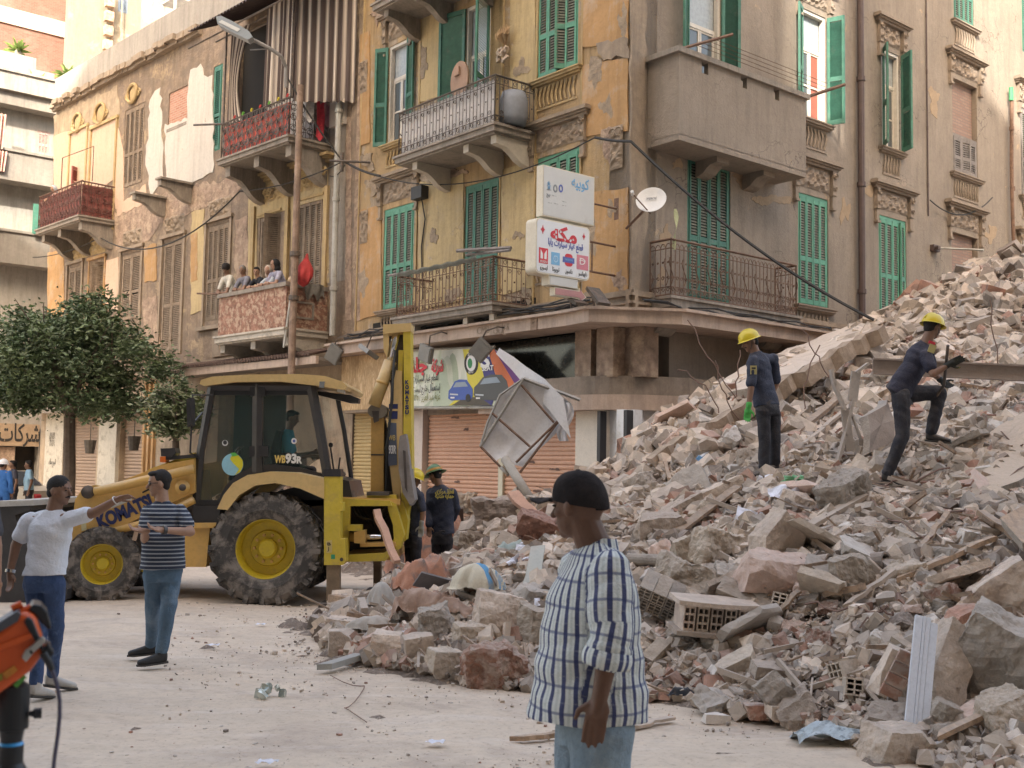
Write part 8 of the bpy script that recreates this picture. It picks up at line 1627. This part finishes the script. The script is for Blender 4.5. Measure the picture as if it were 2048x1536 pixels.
  if shoes:
   for s in 'LR':
    an,to=j['an'+s],j['to'+s];b=MB();d=(to-an);d.z*=.3;d.normalize();sd_=d.cross(U).normalized();o=an-U*.035*K
    loft(b,[(o-d*.055*K,sd_*.020*K,U*.03*K),(o-d*.045*K+U*.0,sd_*.036*K,U*.042*K),(o,sd_*.042*K,U*.048*K),(o+d*.07*K-U*.012*K,sd_*.046*K,U*.038*K),(o+d*.14*K-U*.020*K,sd_*.050*K,U*.028*K),(o+d*.185*K-U*.023*K,sd_*.036*K,U*.022*K),(o+d*.20*K-U*.024*K,sd_*.014*K,U*.012*K)],16,2.6);capsule(b,an-U*.02,an+U*.03,.045*K,.046*K)
    so_=skin(b,'shoe',shoes,t,.007,1);sl=MB();loft(sl,[(o-d*.062*K-U*.050*K,sd_*.03*K,d*.0+U*.010*K),(o+d*.02*K-U*.050*K,sd_*.045*K,U*.011*K),(o+d*.14*K-U*.050*K,sd_*.052*K,U*.011*K),(o+d*.205*K-U*.046*K,sd_*.022*K,U*.009*K)],14,3);sl.build('sole',flat('shoe_sole',(.05,.045,.04),.8),so_)
 return t,j
def cap_hat(m):
 def f_(t,hc,f,r,u,K):
  b=MB();ellipsoid(b,hc+u*.040*K-f*.006*K,(r*.088*K,f*.106*K,u*.092*K),24,14);b.v=[tuple(Vector(v))for v in b.v];me=None
  n0=hc+u*.022*K-f*.0;vs=[]
  keep=MB();
  def cf(i,q):
   a=i*2*math.pi;e=q*math.pi/2;rr=math.cos(e)**.68;h=math.sin(e);drop=.046*(.5-.5*math.sin(a));return hc+u*((.026-drop*(1-q))*K)+r*math.cos(a)*(.081+.004*h)*K*rr+f*(math.sin(a)*.107*K*rr-.010*K)+u*(.096*K*h**.92)
  keep.grid(cf,36,12);c=keep.build('cap',m,t,smooth=True)
  b=MB();b.grid(lambda i,q:hc+u*(.032*K+.004*K*q-.022*K*(2*i-1)**2*(.5+.5*q))+f*(.074+.030*(1-(2*i-1)**2)+.096*q*(1-.5*(2*i-1)**2))*K+r*(2*i-1)*(.078-.008*q)*K,16,6);b2=MB();b2.v=b.v+[tuple(Vector(v)-u*.005*K)for v in b.v];n=len(b.v);b2.f=b.f+[tuple(x+n for x in fc[::-1])for fc in b.f];b2.mi=[0]*len(b2.f);b2.build('peak',m,c,smooth=True)
  b=MB();b.tube([hc+u*.118*K-f*.006*K,hc+u*.124*K-f*.006*K],.008*K,8);b.build('cap_button',m,c);b=MB();b.tube([hc-f*.094*K+r*.035*K-u*.018*K,hc-f*.103*K-u*.020*K,hc-f*.094*K-r*.035*K-u*.018*K],.005*K,5);b.build('cap_strap',m,c)
 return f_
def helmet(m,stripe=None,brim=.020):
 def f_(t,hc,f,r,u,K):
  b=MB();b.grid(lambda i,q:hc+u*.030*K+r*math.cos(i*2*math.pi)*.108*K*math.cos(q*math.pi/2)**.8+f*math.sin(i*2*math.pi)*.130*K*math.cos(q*math.pi/2)**.8+u*.115*K*math.sin(q*math.pi/2),28,9);h=b.build('helmet',m,t,smooth=True)
  b=MB();b.grid(lambda i,q:hc+u*(.032-.014*q)*K+r*math.cos(i*2*math.pi)*(.106+brim*q)*K+f*math.sin(i*2*math.pi)*(.128+brim*q*(1.4 if math.sin(i*6.283)>0 else 1.15))*K,28,2);b.build('helmet_brim',m,h,smooth=True)
  b=MB();b.tube([hc+u*(.030+.118*math.sin(a))*K+f*.132*math.cos(a)*K for a in[math.pi*x/10 for x in range(1,10)]],.011*K,6);b.build('helmet_ridge',m,h,smooth=True)
  if stripe:b=MB();b.grid(lambda i,q:hc+u*(.050+.03*q)*K+r*math.cos(i*2*math.pi)*(.109-.004*q)*K+f*math.sin(i*2*math.pi)*(.131-.005*q)*K,28,1);b.build('helmet_band',stripe,h,smooth=True)
  b=MB();b.tube([hc+r*.085*K+u*.02*K,hc+r*.070*K-u*.06*K+f*.03*K,hc+f*.055*K-u*.118*K,hc-r*.070*K-u*.06*K+f*.03*K,hc-r*.085*K+u*.02*K],.004*K,4);b.build('chin_strap',M_bm,h)
 return f_
def plaid(nt,v,cur):
 a=nt.nodes.new('ShaderNodeAttribute');a.attribute_name='cu';s=nt.nodes.new('ShaderNodeSeparateXYZ');nt.links.new(a.outputs['Vector'],s.inputs[0])
 def band(x,per,lo,hi,soft=.03):f=math_(nt,'FRACT',math_(nt,'MULTIPLY',x,1/per));return math_(nt,'MULTIPLY',ramp(nt,f,lo,lo+soft),ramp(nt,f,hi,hi-soft))
 x,y=s.outputs[0],s.outputs[1];c=mixc(nt,math_(nt,'MULTIPLY',band(x,.040,.66,.90),.45),(.66,.68,.64),(.40,.44,.43))
 c=mixc(nt,math_(nt,'MULTIPLY',band(y,.085,.1,.24),.75),c,(.12,.14,.24));c=mixc(nt,math_(nt,'MULTIPLY',band(x,.040,.06,.46),.96),c,(.025,.035,.12));
 return mixc(nt,math_(nt,'MULTIPLY',band(y,.085,.55,.60),.3),c,(.7,.7,.66))
M_plaid=mat('navy_white_checked_cotton',(.6,.6,.58),.85,.08,5,.9,9,bdist=.03,fn=plaid)
def plaid_uv(co,j,nb,pel,ln,fw):
 rel=co-np.array(nb);L=np.array(ln);F=np.array(fw);x=rel@L;y=rel@F;ang=np.arctan2(y,x);out=np.stack([ang*.165,co[:,2],co[:,2]*0],1)
 def seg(a,b):
  a=np.array(a);b=np.array(b);d=b-a;Ls=np.linalg.norm(d);d=d/Ls;q=co-a;tt=q@d;pr=q-np.clip(tt,0,Ls)[:,None]*d;return np.linalg.norm(pr,axis=1),tt,pr,d
 for s in 'LR':
  best=None
  for a,b in((j['sh'+s],j['el'+s]),(j['el'+s],j['wr'+s])):
   ds,tt,pr,d=seg(a,b)
   e1=np.cross(d,F);e1/=np.linalg.norm(e1);e2=np.cross(d,e1);an=np.arctan2(pr@e1,pr@e2)*.062;m=ds<.088
   tsh=(co-np.array(j['sh'+s]));lat=(tsh@L)*(1 if s=='R' else-1);m=m&(lat>-.055);out[m,0]=an[m]+.01;out[m,1]=(tt[m]if a==j['sh'+s]else tt[m]+.28)
 return out
M_jeanl=mat('light_blue_denim',(.22,.30,.36),.9,.2,6,.9,10,bdist=.03,grime=(.36,.42,.46),gscale=4,glo=.5,ghi=.75)
M_jeand=mat('dark_blue_denim',(.035,.07,.16),.9,.25,6,.9,10,bdist=.03,grime=(.10,.16,.28),gscale=5,glo=.52,ghi=.7)
M_jeanm=mat('mid_blue_denim',(.085,.15,.22),.9,.2,6,.9,10,bdist=.03,grime=(.18,.25,.32),gscale=5,glo=.5,ghi=.72)
M_cap=mat('black_cap_cotton',(.016,.013,.014),.95,.3,12,.6,14,spec=.15,dust=.06)
_q=643/570
t1,j1=person('heavy set man in a black baseball cap and navy checked shirt',3.95,dict(head=(1157,1010),neck=(1192,1092),shL=(1222,1146,-.185),elL=(1222,1280,-.245),wrL=(1200,1394,-.27),hdL=(1184,1485,-.28),shR=(1156,1140,.185),elR=(1150,1260,.27),wrR=(1140,1380,.2),hdR=(1135,1450,.2),pel=(1184,1400),hem=(1172,1428),hipL=(1200,1458,-.1),hipR=(1172,1458,.1),knL=(1200,1650,-.10),knR=(1150,1650,.12),anL=(1215,1876,-.10),anR=(1130,1872,.12),toL=(1120,1905,-.12),toR=(1040,1905,.1)),(-.80,.58,-.08),M_plaid,M_jeanl,SK_D,vox=.0056,k=1.0,hair='none',hat=cap_hat(M_cap),sleeve=1.26,slr=(.074,.070),belly=.158,chest=.128,wid=.188,shirt_uv=plaid_uv,wrinkle=.009,rings=[(1194,1094,.058,.075),(1194,1110,.088,.130),(1192,1140,.115,.180),(1186,1200,.136*_q*.98,.19),(1181,1262,.146*_q,.195),(1178,1330,.163*_q,.20),(1176,1395,.174*_q,.21),(1175,1435,.180*_q,.214)],collar=M_plaid,legr=(.115,.085,.068),hips_w=.185,shoes=flat('brown_leather',(.08,.05,.03),.5),hn=(.25,1,0),curl=.12)
_d=(j1['wrL']-j1['elL']).normalized();_e=j1['elL'].lerp(j1['wrL'],.20);cu_=MB();cu_.grid(lambda i,q:(frame_matrix(_e,_d)@Vector(((.078+.006*math.sin(q*math.pi)+.002*math.sin(i*19))*math.cos(i*6.2832),(.078+.006*math.sin(q*math.pi))*math.sin(i*6.2832),.055*q+.004*math.sin(i*12.5)))),40,5)
_n5=[(frame_matrix(_e,_d)@Vector((.04*math.cos(i/40*6.2832),.04*math.sin(i/40*6.2832),.045)))for i in range(41)];_k=len(cu_.v);cu_.add(_n5,[]);cu_.f+=[(205+i,206+i,_k+i+1,_k+i)for i in range(40)];cu_.mi+=[0]*40
o_=cu_.build('cuff',M_plaid,t1,smooth=True);a_=o_.data.attributes.new('cu','FLOAT_VECTOR','POINT');a_.data.foreach_set('vector',[z for q in range(7)for i in range(41)for z in(i*.465/40,.03+.01*q,0)])
M_wt=mat('white_tshirt',(.66,.69,.75),.9,.05,4,.9,8,bdist=.03)
t2,j2=person('man in a white T-shirt and dark jeans pointing to the right',8.3,dict(head=(119,980),neck=(106,1024),shR=(140,1037,-.05),elR=(190,1025,-.14),wrR=(232,1000,-.16),hdR=(262,990,-.16),shL=(60,1040,.03),elL=(32,1090,.0),wrL=(20,1145,-.04),hdL=(22,1175,-.05),pel=(88,1143,.0),hem=(88,1150),hipL=(70,1168,.03),hipR=(108,1168,-.03),knL=(80,1262,.03),knR=(112,1262,.12),anL=(72,1371,.0),anR=(104,1351,.37),toL=(92,1385,.1),toR=(130,1366,.42)),(.97,-.22,-.04),M_wt,M_jeand,SK_M,vox=.007,k=.94,hair='cropped',sleeve=.62,slr=(.066,.068),belly=.115,chest=.115,wid=.178,hips_w=.148,moustache=True,shoes=mat('pale_trainers',(.45,.42,.38),.8,.1,8),wrinkle=.009,hn=(0,-.4,-1),curl=.5)
mb=MB();w_=j2['wrL'];mb.lathe([(.031,0),(.036,0),(.036,.022),(.031,.022)],14,frame_matrix(w_,j2['elL']-w_),closed=True);mb.build('wristwatch',M_chrome,t2)
mb=MB();w_=j2['wrR'];mb.lathe([(.030,0),(.033,0),(.033,.008),(.030,.008)],14,frame_matrix(w_,j2['elR']-w_),closed=True);mb.build('bracelet',F_wht,t2)
def hst(nt,v,cur):
 g=nt.nodes.new('ShaderNodeNewGeometry');s=nt.nodes.new('ShaderNodeSeparateXYZ');nt.links.new(g.outputs['Position'],s.inputs[0]);f=math_(nt,'FRACT',math_(nt,'MULTIPLY',s.outputs[2],1/.034));return mixc(nt,math_(nt,'MULTIPLY',ramp(nt,f,.64,.70),.7),cur,(.42,.45,.48))
M_str=mat('navy_striped_jersey',(.025,.035,.06),.9,.1,6,.8,9,bdist=.03,fn=hst)
t3,j3=person('man in sunglasses and a navy striped T-shirt standing with hands joined',9.75,dict(head=(318,966),neck=(325,1006),shR=(296,1024,-.04),elR=(290,1078,-.14),wrR=(290,1062,-.32),hdR=(272,1060,-.34),shL=(360,1022,.04),elL=(381,1064,-.10),wrL=(325,1060,-.28),hdL=(300,1056,-.33),pel=(327,1128),hem=(326,1137),hipL=(343,1150,.02),hipR=(308,1150,-.03),knL=(336,1222,-.03),knR=(306,1222,.12),anL=(322,1306,.0),anR=(302,1289,.40),toL=(282,1318,-.08),toR=(255,1303,.36)),(-.93,-.36,-.12),M_str,M_jeanm,SK_L,vox=.0075,k=.97,hair='short',glasses=True,sleeve=.66,slr=(.064,.068),belly=.135,chest=.12,wid=.19,shoes=mat('black_suede_shoes',(.03,.03,.032),.8,.2,8),wrinkle=.008,legr=(.092,.066,.056),hn=(0,-.3,1),curl=.6)
mb=MB();w_=j3['wrL'];mb.lathe([(.031,0),(.038,0),(.038,.03),(.031,.03)],14,frame_matrix(w_,j3['elL']-w_),closed=True);mb.build('wristwatch',M_bm,t3)
mb=MB();p_=P(271,1070,9.4);mb.obox(Matrix.Translation(p_)@eul(10,15,0).to_4x4(),.03,.02,.09);tag(mb.build('tissue_pack',mat('tan_card',(.6,.42,.3),.7),None),'small tan packet held by the man in the striped shirt','packet')
M_navy=mat('navy_uniform',(.024,.034,.065),.85,.25,5,.9,9,bdist=.03,dust=.12);M_navt=mat('navy_polo',(.020,.022,.045),.85,.25,5,.9,9,bdist=.03,dust=.1);M_trb=mat('black_navy_trousers',(.014,.017,.028),.85,.3,5,.9,9,bdist=.03,dust=.25);M_boot=mat('black_boots',(.012,.012,.013),.6,.3,6,.1,dust=.3)
M_hy=mat('yellow_helmet',(.72,.55,.02),.35,.05,5,0,dust=.2);M_glg=mat('green_gloves',(.05,.40,.08),.7,.3,12);M_glb=mat('black_yellow_gloves',(.02,.02,.015),.7,.3,12,grime=(.5,.45,.08),gscale=14,glo=.6,ghi=.65)
t4,j4=person('rescue worker in yellow helmet and navy uniform standing on the heap looking down left',13.0,dict(head=(1500,683),neck=(1512,708),shL=(1506,722,-.15),elL=(1502,775,-.20),wrL=(1497,815,-.22),hdL=(1494,835,-.22),shR=(1546,718,.16),elR=(1552,768,.2),wrR=(1538,800,.16),hdR=(1534,812,.12),pel=(1533,806),hem=(1534,812),hipL=(1526,822,-.07),hipR=(1546,822,.07),knL=(1529,880,-.06),knR=(1551,880,.06),anL=(1528,936,-.03),anR=(1549,928,.1),toL=(1512,948,-.1),toR=(1530,940,.0)),(-.90,-.15,-.34),M_navy,M_trb,SK_B,vox=.009,k=.98,hair='cropped',hat=helmet(M_hy),sleeve=.85,slr=(.066,.062),belly=.118,chest=.118,wid=.175,moustache=True,gloves=M_glg,shoes=M_boot,legr=(.09,.068,.064))
for(x,y,dz,body,m_,wd)in((1507,740,-.225,'▮',flat('badge_gold',(.45,.38,.16),.7),.07),):
 mb=MB();p_=P(x,y,12.775);mb.obox(Matrix.Translation(p_),.075,.012,.10);mb.build('arm_badge',m_,t4);mb=MB();mb.obox(Matrix.Translation(p_+Vector((0,-.008,.02))),.045,.006,.02);mb.build('arm_badge',F_blk,t4)
t5,j5=person('rescue worker in yellow helmet and navy T-shirt climbing the heap with one knee raised',11.9,dict(head=(1865,654),neck=(1850,688),shR=(1852,712,-.16),elR=(1866,748,-.26),wrR=(1896,730,-.26),hdR=(1912,722,-.28),shL=(1856,706,.16),elL=(1864,745,.2),wrL=(1884,762,.1),hdL=(1892,768,.05),pel=(1800,772),hem=(1797,782),hipR=(1802,790,-.09),hipL=(1812,788,.09),knR=(1806,872,-.10),anR=(1774,948,-.05),toR=(1812,966,-.12),knL=(1880,785,.10),anL=(1862,866,.12),toL=(1900,880,.05)),(.86,.42,-.22),M_navt,M_trb,SK_B,vox=.009,k=1.0,hair='short',hat=helmet(M_hy),sleeve=.62,slr=(.068,.068),belly=.125,chest=.120,wid=.178,gloves=M_glb,shoes=M_boot,legr=(.10,.072,.06),beard=True)
mb=MB();p_=P(1864,697,11.68);mb.obox(Matrix.Translation(p_)@eul(0,20,0).to_4x4(),.07,.012,.09);mb.build('arm_badge',flat('badge_gold',(.45,.38,.16)),t5);mb=MB();mb.obox(Matrix.Translation(p_+Vector((0,-.0,.06)))@eul(0,20,0).to_4x4(),.07,.012,.03);mb.build('arm_badge',F_red,t5)
mb=MB();mb.tube([P(1896,690,11.6),P(1888,770,11.8),P(1868,800,12.0)],.016,6);tag(mb.build('crowbar',M_iron,None),'short iron bar in the gloves of the climbing worker','tool')
M_hg=mat('green_helmet',(.12,.24,.12),.5,.1,5,0)
t6,j6=person('rescue worker in green hat with orange band seen from behind near the pink doors',15.8,dict(head=(870,950),neck=(880,972),shL=(862,985,.05),elL=(860,1022,.05),wrL=(858,1052,-.05),hdL=(858,1070,-.05),shR=(905,985,-.05),elR=(914,1015,-.02),wrR=(905,1040,.1),hdR=(900,1050,.15),pel=(884,1062),hem=(884,1068),hipL=(874,1080,.05),hipR=(894,1080,-.05),knL=(874,1128,.0),knR=(894,1128,.0),anL=(872,1172,.0),anR=(896,1172,.0),toL=(860,1180,.1),toR=(884,1180,.1)),(-.75,.55,-.35),M_navy,M_trb,SK_B,vox=.010,k=1.0,hair='cropped',hat=helmet(M_hg,flat('orange_band',(.6,.3,.08),.6),.05),sleeve=1.9,slr=(.068,.055),belly=.12,chest=.12,wid=.20,shoes=M_boot)
for i,(s_,y)in enumerate((('انقاذ مركزي',985),('حماية مدنية',994))):p_=P(889,y-2,15.8-.165);lettering(arabic(s_),.085,mat('yellow_print',(.6,.5,.12),.8),Matrix.Translation(p_)@TXT,t6,width=.26,bold=.003)
t7,j7=person('rescue worker in yellow helmet half hidden by the backhoe dipper',15.4,dict(head=(828,958),neck=(826,978),shL=(812,990,.1),elL=(810,1025,.1),wrL=(815,1055,.0),hdL=(818,1070,.0),shR=(840,992,-.15),elR=(846,1025,-.18),wrR=(843,1050,-.2),hdR=(842,1068,-.2),pel=(826,1066),hem=(826,1070),hipL=(820,1085,.08),hipR=(832,1085,-.08),knL=(820,1132,.05),knR=(832,1132,-.05),anL=(818,1176,.0),anR=(834,1176,.0),toL=(834,1184,.0),toR=(850,1184,-.05)),(.92,.2,-.3),M_navy,M_trb,SK_B,vox=.011,k=.98,hair='cropped',hat=helmet(M_hy),sleeve=.8,belly=.11,wid=.17,gloves=mat('grey_gloves',(.3,.3,.28),.8,.2,9),shoes=M_boot)
t8,j8=person('backhoe operator in a teal shirt sitting inside the cab',15.2,dict(head=(585,836),neck=(578,862),shR=(572,874,-.15),elR=(578,915,-.2),wrR=(620,912,-.1),hdR=(640,915,-.1),shL=(578,874,.2),elL=(590,912,.25),wrL=(625,905,.2),hdL=(640,905,.2),pel=(566,928),hem=(566,930),hipR=(572,938,-.09),hipL=(574,938,.09),knR=(622,940,-.12),knL=(624,940,.12),anR=(628,968,-.12),anL=(630,968,.12),toR=(650,975,-.12),toL=(652,975,.12)),(.97,-.1,-.25),mat('teal_shirt',(.06,.30,.38),.9,.1,5),M_trb,SK_B,vox=.012,k=.9,hair='short',sleeve=.7,belly=.11,wid=.17,shoes=M_boot)
def onb(x,y,off):u,z=NF.px(x,y,off);return NF.w(u,-off,z)
def balc(label,hx,hy,face,shm,sk,hairn,hairm=None,k=1.0,lean=1,vox=.012,glasses=False,skm=.6):
 k*=1.13;hd=onb(hx,hy,.98);s_=k;ex,ey=NF.ex,NF.ey;nb=hd+Vector((0,0,-.16*s_))+ey*.05;pel=nb+Vector((0,0,-.48*s_))+ey*.34;top=BB[3]
 D={}
 J_=dict(head=hd,neck=nb,shL=nb-ex*.17*s_*-1+Vector((0,0,-.06)),shR=nb-ex*.17*s_+Vector((0,0,-.06)),pel=pel,hem=pel-Vector((0,0,.04)))
 rail=NF.w((NF.M.inverted()@hd).x,-1.14,top+.05)
 J_['elL']=Vector((0,0,0))+rail+ex*.22*s_+ey*.06;J_['elR']=rail-ex*.22*s_+ey*.06;J_['wrL']=rail+ex*.04*s_-ey*.03+Vector((0,0,.01));J_['wrR']=rail-ex*.04*s_-ey*.05+Vector((0,0,.01));J_['hdL']=J_['wrL']-ex*.1;J_['hdR']=J_['wrR']+ex*.1
 for s,g in(('L',1),('R',-1)):J_['hip'+s]=pel+ex*.09*g-Vector((0,0,.05));fl=BB[2]+.09;J_['kn'+s]=Vector((J_['hip'+s].x,J_['hip'+s].y,(J_['hip'+s].z+fl)/2));J_['an'+s]=Vector((J_['hip'+s].x,J_['hip'+s].y,fl));J_['to'+s]=J_['an'+s]-ey*.15-Vector((0,0,.03))
 return person(label,0,J_,face,shm,M_trb,sk,vox,k,hair=hairn,hairm=hairm,sleeve=.6,belly=.11,wid=.17,shoes=M_boot,tf=lambda q:q)
FD=(-.45,-.85,-.35)
balc('boy with thick curly black hair in a white T-shirt leaning on the brick balcony',452,538,(-.1,-.85,-.55),mat('cream_tshirt',(.6,.58,.52),.9),SK_B,'curly',k=1.0)
balc('grey haired man in a grey checked shirt leaning on the brick balcony',485,540,(-.2,-.9,-.4),mat('grey_plaid_shirt',(.20,.20,.24),.9,.3,14),SK_B,'cropped',M_gh,k=1.0)
balc('round faced boy in a black jacket leaning on the brick balcony',513,543,(-.1,-.95,-.25),mat('black_jacket',(.015,.016,.022),.9),SK_L,'short',k=.9)
balc('woman in a pale headscarf and light grey dress on the brick balcony',536,541,(-.2,-.9,-.3),mat('light_grey_dress',(.42,.46,.50),.9,.2,9),SK_L,'scarf',mat('beige_scarf',(.45,.38,.32),.9,.1),k=.92)
balc('woman in a black headscarf and flowered blouse on the brick balcony',549,529,(-.75,-.55,-.3),mat('flowered_blouse',(.33,.33,.42),.9,.4,22),SK_L,'scarf',mat('black_scarf',(.012,.012,.014),.9,.1),k=.98)
hd=NF.w(NF.px(107,378,.9)[0],-.9,NF.px(107,378,.9)[1]);ex,ey=NF.ex,NF.ey;nb=hd+Vector((0,0,-.17))+ey*.05;pel=nb+Vector((0,0,-.48))+ey*.2
J_=dict(head=hd,neck=nb,shL=nb+ex*.17-Vector((0,0,.06)),shR=nb-ex*.17-Vector((0,0,.06)),pel=pel,hem=pel,elL=nb+ex*.25-ey*.15-Vector((0,0,.25)),elR=nb-ex*.25-ey*.15-Vector((0,0,.25)),wrL=nb+ex*.1-ey*.3-Vector((0,0,.25)),wrR=nb-ex*.1-ey*.3-Vector((0,0,.25)),hdL=nb-ey*.3-Vector((0,0,.25)),hdR=nb+ex*.0-ey*.31-Vector((0,0,.26)))
person('woman in a pale blue headscarf leaning over the dark maroon balcony',0,J_,(-.5,-.75,-.45),mat('pink_robe',(.55,.34,.30),.9,.2,9),None,SK_L,.016,1.05,hair='scarf',hairm=mat('pale_blue_scarf',(.38,.44,.50),.9,.15,9),sleeve=1.7,belly=.12,wid=.18,tf=lambda q:q)
def stander(label,hx,Z,face,shm,trm,sk,hairn='short',hat=None,k=1.0,shoes=M_boot,htop=None,long=False,**kw):
 s=FOC/Z;H0=937+.0175*(hx-1024);gy=H0+1.75*s;f=Vector(face);f.z=0;f.normalize();r=f.cross(Vector((0,0,1)));y=lambda z:gy-z*s*k
 def q(dx,z,df=0.0):v=r*dx+f*df;return(hx+v.x*s*k,y(z),v.y*k)
 D=dict(head=q(0,1.62,.02),neck=q(0,1.47),shL=q(-.17,1.41),shR=q(.17,1.41),elL=q(-.22,1.14,-.02),elR=q(.22,1.14,-.02),wrL=q(-.21,.90,.06),wrR=q(.21,.90,.06),hdL=q(-.20,.80,.09),hdR=q(.20,.80,.09),pel=q(0,.97),hem=q(0,.92 if not long else.45),hipL=q(-.085,.88),hipR=q(.085,.88),knL=q(-.09,.48,.02),knR=q(.09,.48,.02),anL=q(-.1,.09),anR=q(.1,.09),toL=q(-.11,.04,.14),toR=q(.11,.04,.14))
 return person(label,Z,D,face,shm,trm,sk,.016,k,hair=hairn,hat=hat,sleeve=kw.get('sleeve',.6),belly=.12,wid=.18,shoes=shoes)
M_blu=mat('royal_blue_overall',(.02,.12,.36),.9,.15,5)
stander('worker in royal blue overall and white cap at the left edge',6,28,(.4,.85,0),M_blu,M_blu,SK_M,'cropped',helmet(F_wht),sleeve=1.8)
stander('bare headed man facing the worker in blue at the far left',27,31,(-.9,-.3,0),mat('dark_shirt',(.05,.05,.07),.9),M_trb,SK_M)
stander('man in a light blue T-shirt walking past the beige car at the far left',58,31,(-.85,-.2,0),mat('light_blue_tee',(.30,.50,.66),.9,.1,6),M_trb,SK_M)
stander('bystander at the very left edge of whom only the hand shows',-66,8.0,(.25,.95,0),mat('dark_grey_shirt',(.06,.06,.07),.9),M_jeand,SK_L,sleeve=.7)
# ================================================================== surveying instrument at lower left
IZ=2.0;IF=Frame(*P(40,1300,IZ).xy,66.5);ip=P(25,1536,IZ)
ins=thing('survey_instrument','orange and black surveying instrument on a black tripod at the lower left corner','instrument',(ip.x,ip.y,0))
M_oi=mat('orange_instrument',(.62,.09,.015),.4,.05,5,.03,90);M_bi=mat('black_instrument_rubber',(.012,.013,.016),.45,.15,8,.05,90)
def ipr(pts,y0,y1,m,nm,bev=.006,par=None):
 q=[IF.px(*c)for c in pts];mb=MB();mb.prism(q,y0,y1,'y');o=mb.build(nm,m,par or ins,IF.M)
 if bev:md=o.modifiers.new('b','BEVEL');md.width=bev;md.segments=3;md.limit_method='ANGLE'
 return o
ipr([(-90,1322),(-5,1262),(45,1222),(72,1232),(92,1302),(60,1345),(0,1388),(-90,1450)],0,.11,M_oi,'instrument_body',.012)
ipr([(-90,1345),(-5,1290),(66,1262),(70,1275),(-5,1304),(-90,1362)],-.005,0.0,M_oi,'body_rib',.002)
ipr([(47,1242),(56,1232),(66,1240),(88,1296),(106,1302),(99,1318),(88,1312),(75,1290)],-.008,.115,M_bi,'end_cap',.004)
ipr([(58,1224),(66,1211),(84,1214),(96,1228),(104,1258),(100,1264),(84,1250),(70,1232)],.02,.10,M_bi,'handle',.005);ipr([(86,1300),(96,1285),(109,1303),(99,1318)],-.01,.02,M_bi,'buffer',.003)
ipr([(-60,1290),(-4,1246),(34,1222),(42,1228),(36,1242),(-4,1266),(-60,1306)],-.004,.06,mat('dark_grey_label',(.07,.075,.09),.5),'label_plate',.001)
for x,y in((36,1214),(55,1221),(66,1228)):
 mb=MB();u,z=IF.px(x,y);mb.tube([IF.w(u-.010,.03,z-.006),IF.w(u+.006,.03,z+.002)],.0065,12);mb.build('knob',M_oi,ins,smooth=False)
ipr([(43,1312),(50,1298),(62,1290),(84,1270),(92,1276),(88,1284),(66,1304),(52,1322)],-.016,-.006,mat('latch_steel',(.45,.43,.40),.3,.1,9,0,metal=.8),'latch',.002);ipr([(58,1300),(62,1296),(66,1302),(62,1306)],-.018,-.0165,M_bi,'latch_pin',0)
ipr([(4,1346),(28,1330),(36,1340),(12,1358)],-.004,-.0005,mat('warning_sticker',(.55,.20,.03),.5,.3,60),'sticker',0);ipr([(-12,1352),(4,1346),(6,1358),(-10,1368)],-.004,-.0005,flat('yellow_black_sticker',(.25,.20,.02),.5),'sticker',0);ipr([(26,1372),(48,1352),(54,1357),(34,1378)],.01,.012,flat('green_level',(.08,.30,.05),.4),'level_vial',0)
mb=MB()
def il(pts):
 out=[]
 for x,y,r_ in pts:u,z=IF.px(x,y);out.append((r_/FOC*IZ,z))
 return out
u0_,_=IF.px(27,1400);T=IF.M@Matrix.Translation((u0_,.055,0));
mb.lathe(il([(27,1376,20),(27,1382,30),(27,1405,31),(27,1470,31),(27,1473,24),(27,1497,20)]),28,T);mb.build('tripod_head',M_bi,ins,smooth=False)
mb=MB();mb.lathe(il([(27,1497,21),(27,1503,24)]),28,T);mb.build('blue_ring',flat('blue_anodised',(.02,.35,.75),.3),ins)
mb=MB();mb.lathe(il([(27,1503,24),(27,1540,24),(27,1560,34),(27,1640,34),(27,1650,10)]),28,T);mb.build('centre_column',M_bi,ins)
mb=MB();u,z=IF.px(57,1437);M_=IF.M@Matrix.Translation((u,.04,z))@Matrix.Rotation(R(90),4,'Y');mb.lathe([(.004,0),(.006,.008),(.0095,.010),(.0095,.022),(0,.022)],12,M_);mb.build('clamp_knob',M_bi,ins)
for k in range(3):
 a=k*2.094+.5;mb=MB();c_=T@Vector((0,0,IF.px(27,1640)[1]));mb.tube([c_,Vector((c_.x+.55*math.cos(a),c_.y+.55*math.sin(a),0))],.016,8);mb.build('leg',M_bi,ins)
mb=MB();mb.tube([IF.w(*(lambda q:(q[0],-.01,q[1]))(IF.px(*c)))for c in((90,1308),(98,1325),(107,1345),(114,1368),(119,1400),(119,1430),(115,1470),(109,1510),(104,1560),(95,1700))],.0036,10);mb.build('cable',mat('violet_grey_cable',(.07,.065,.11),.4,.05),ins,smooth=True)
mb=MB();mb.tube([IF.w(*(lambda q:(q[0],-.01,q[1]))(IF.px(*c)))for c in((86,1304),(97,1322),(104,1338))],[.007,.0065,.005],12);mb.build('plug',M_bi,ins)
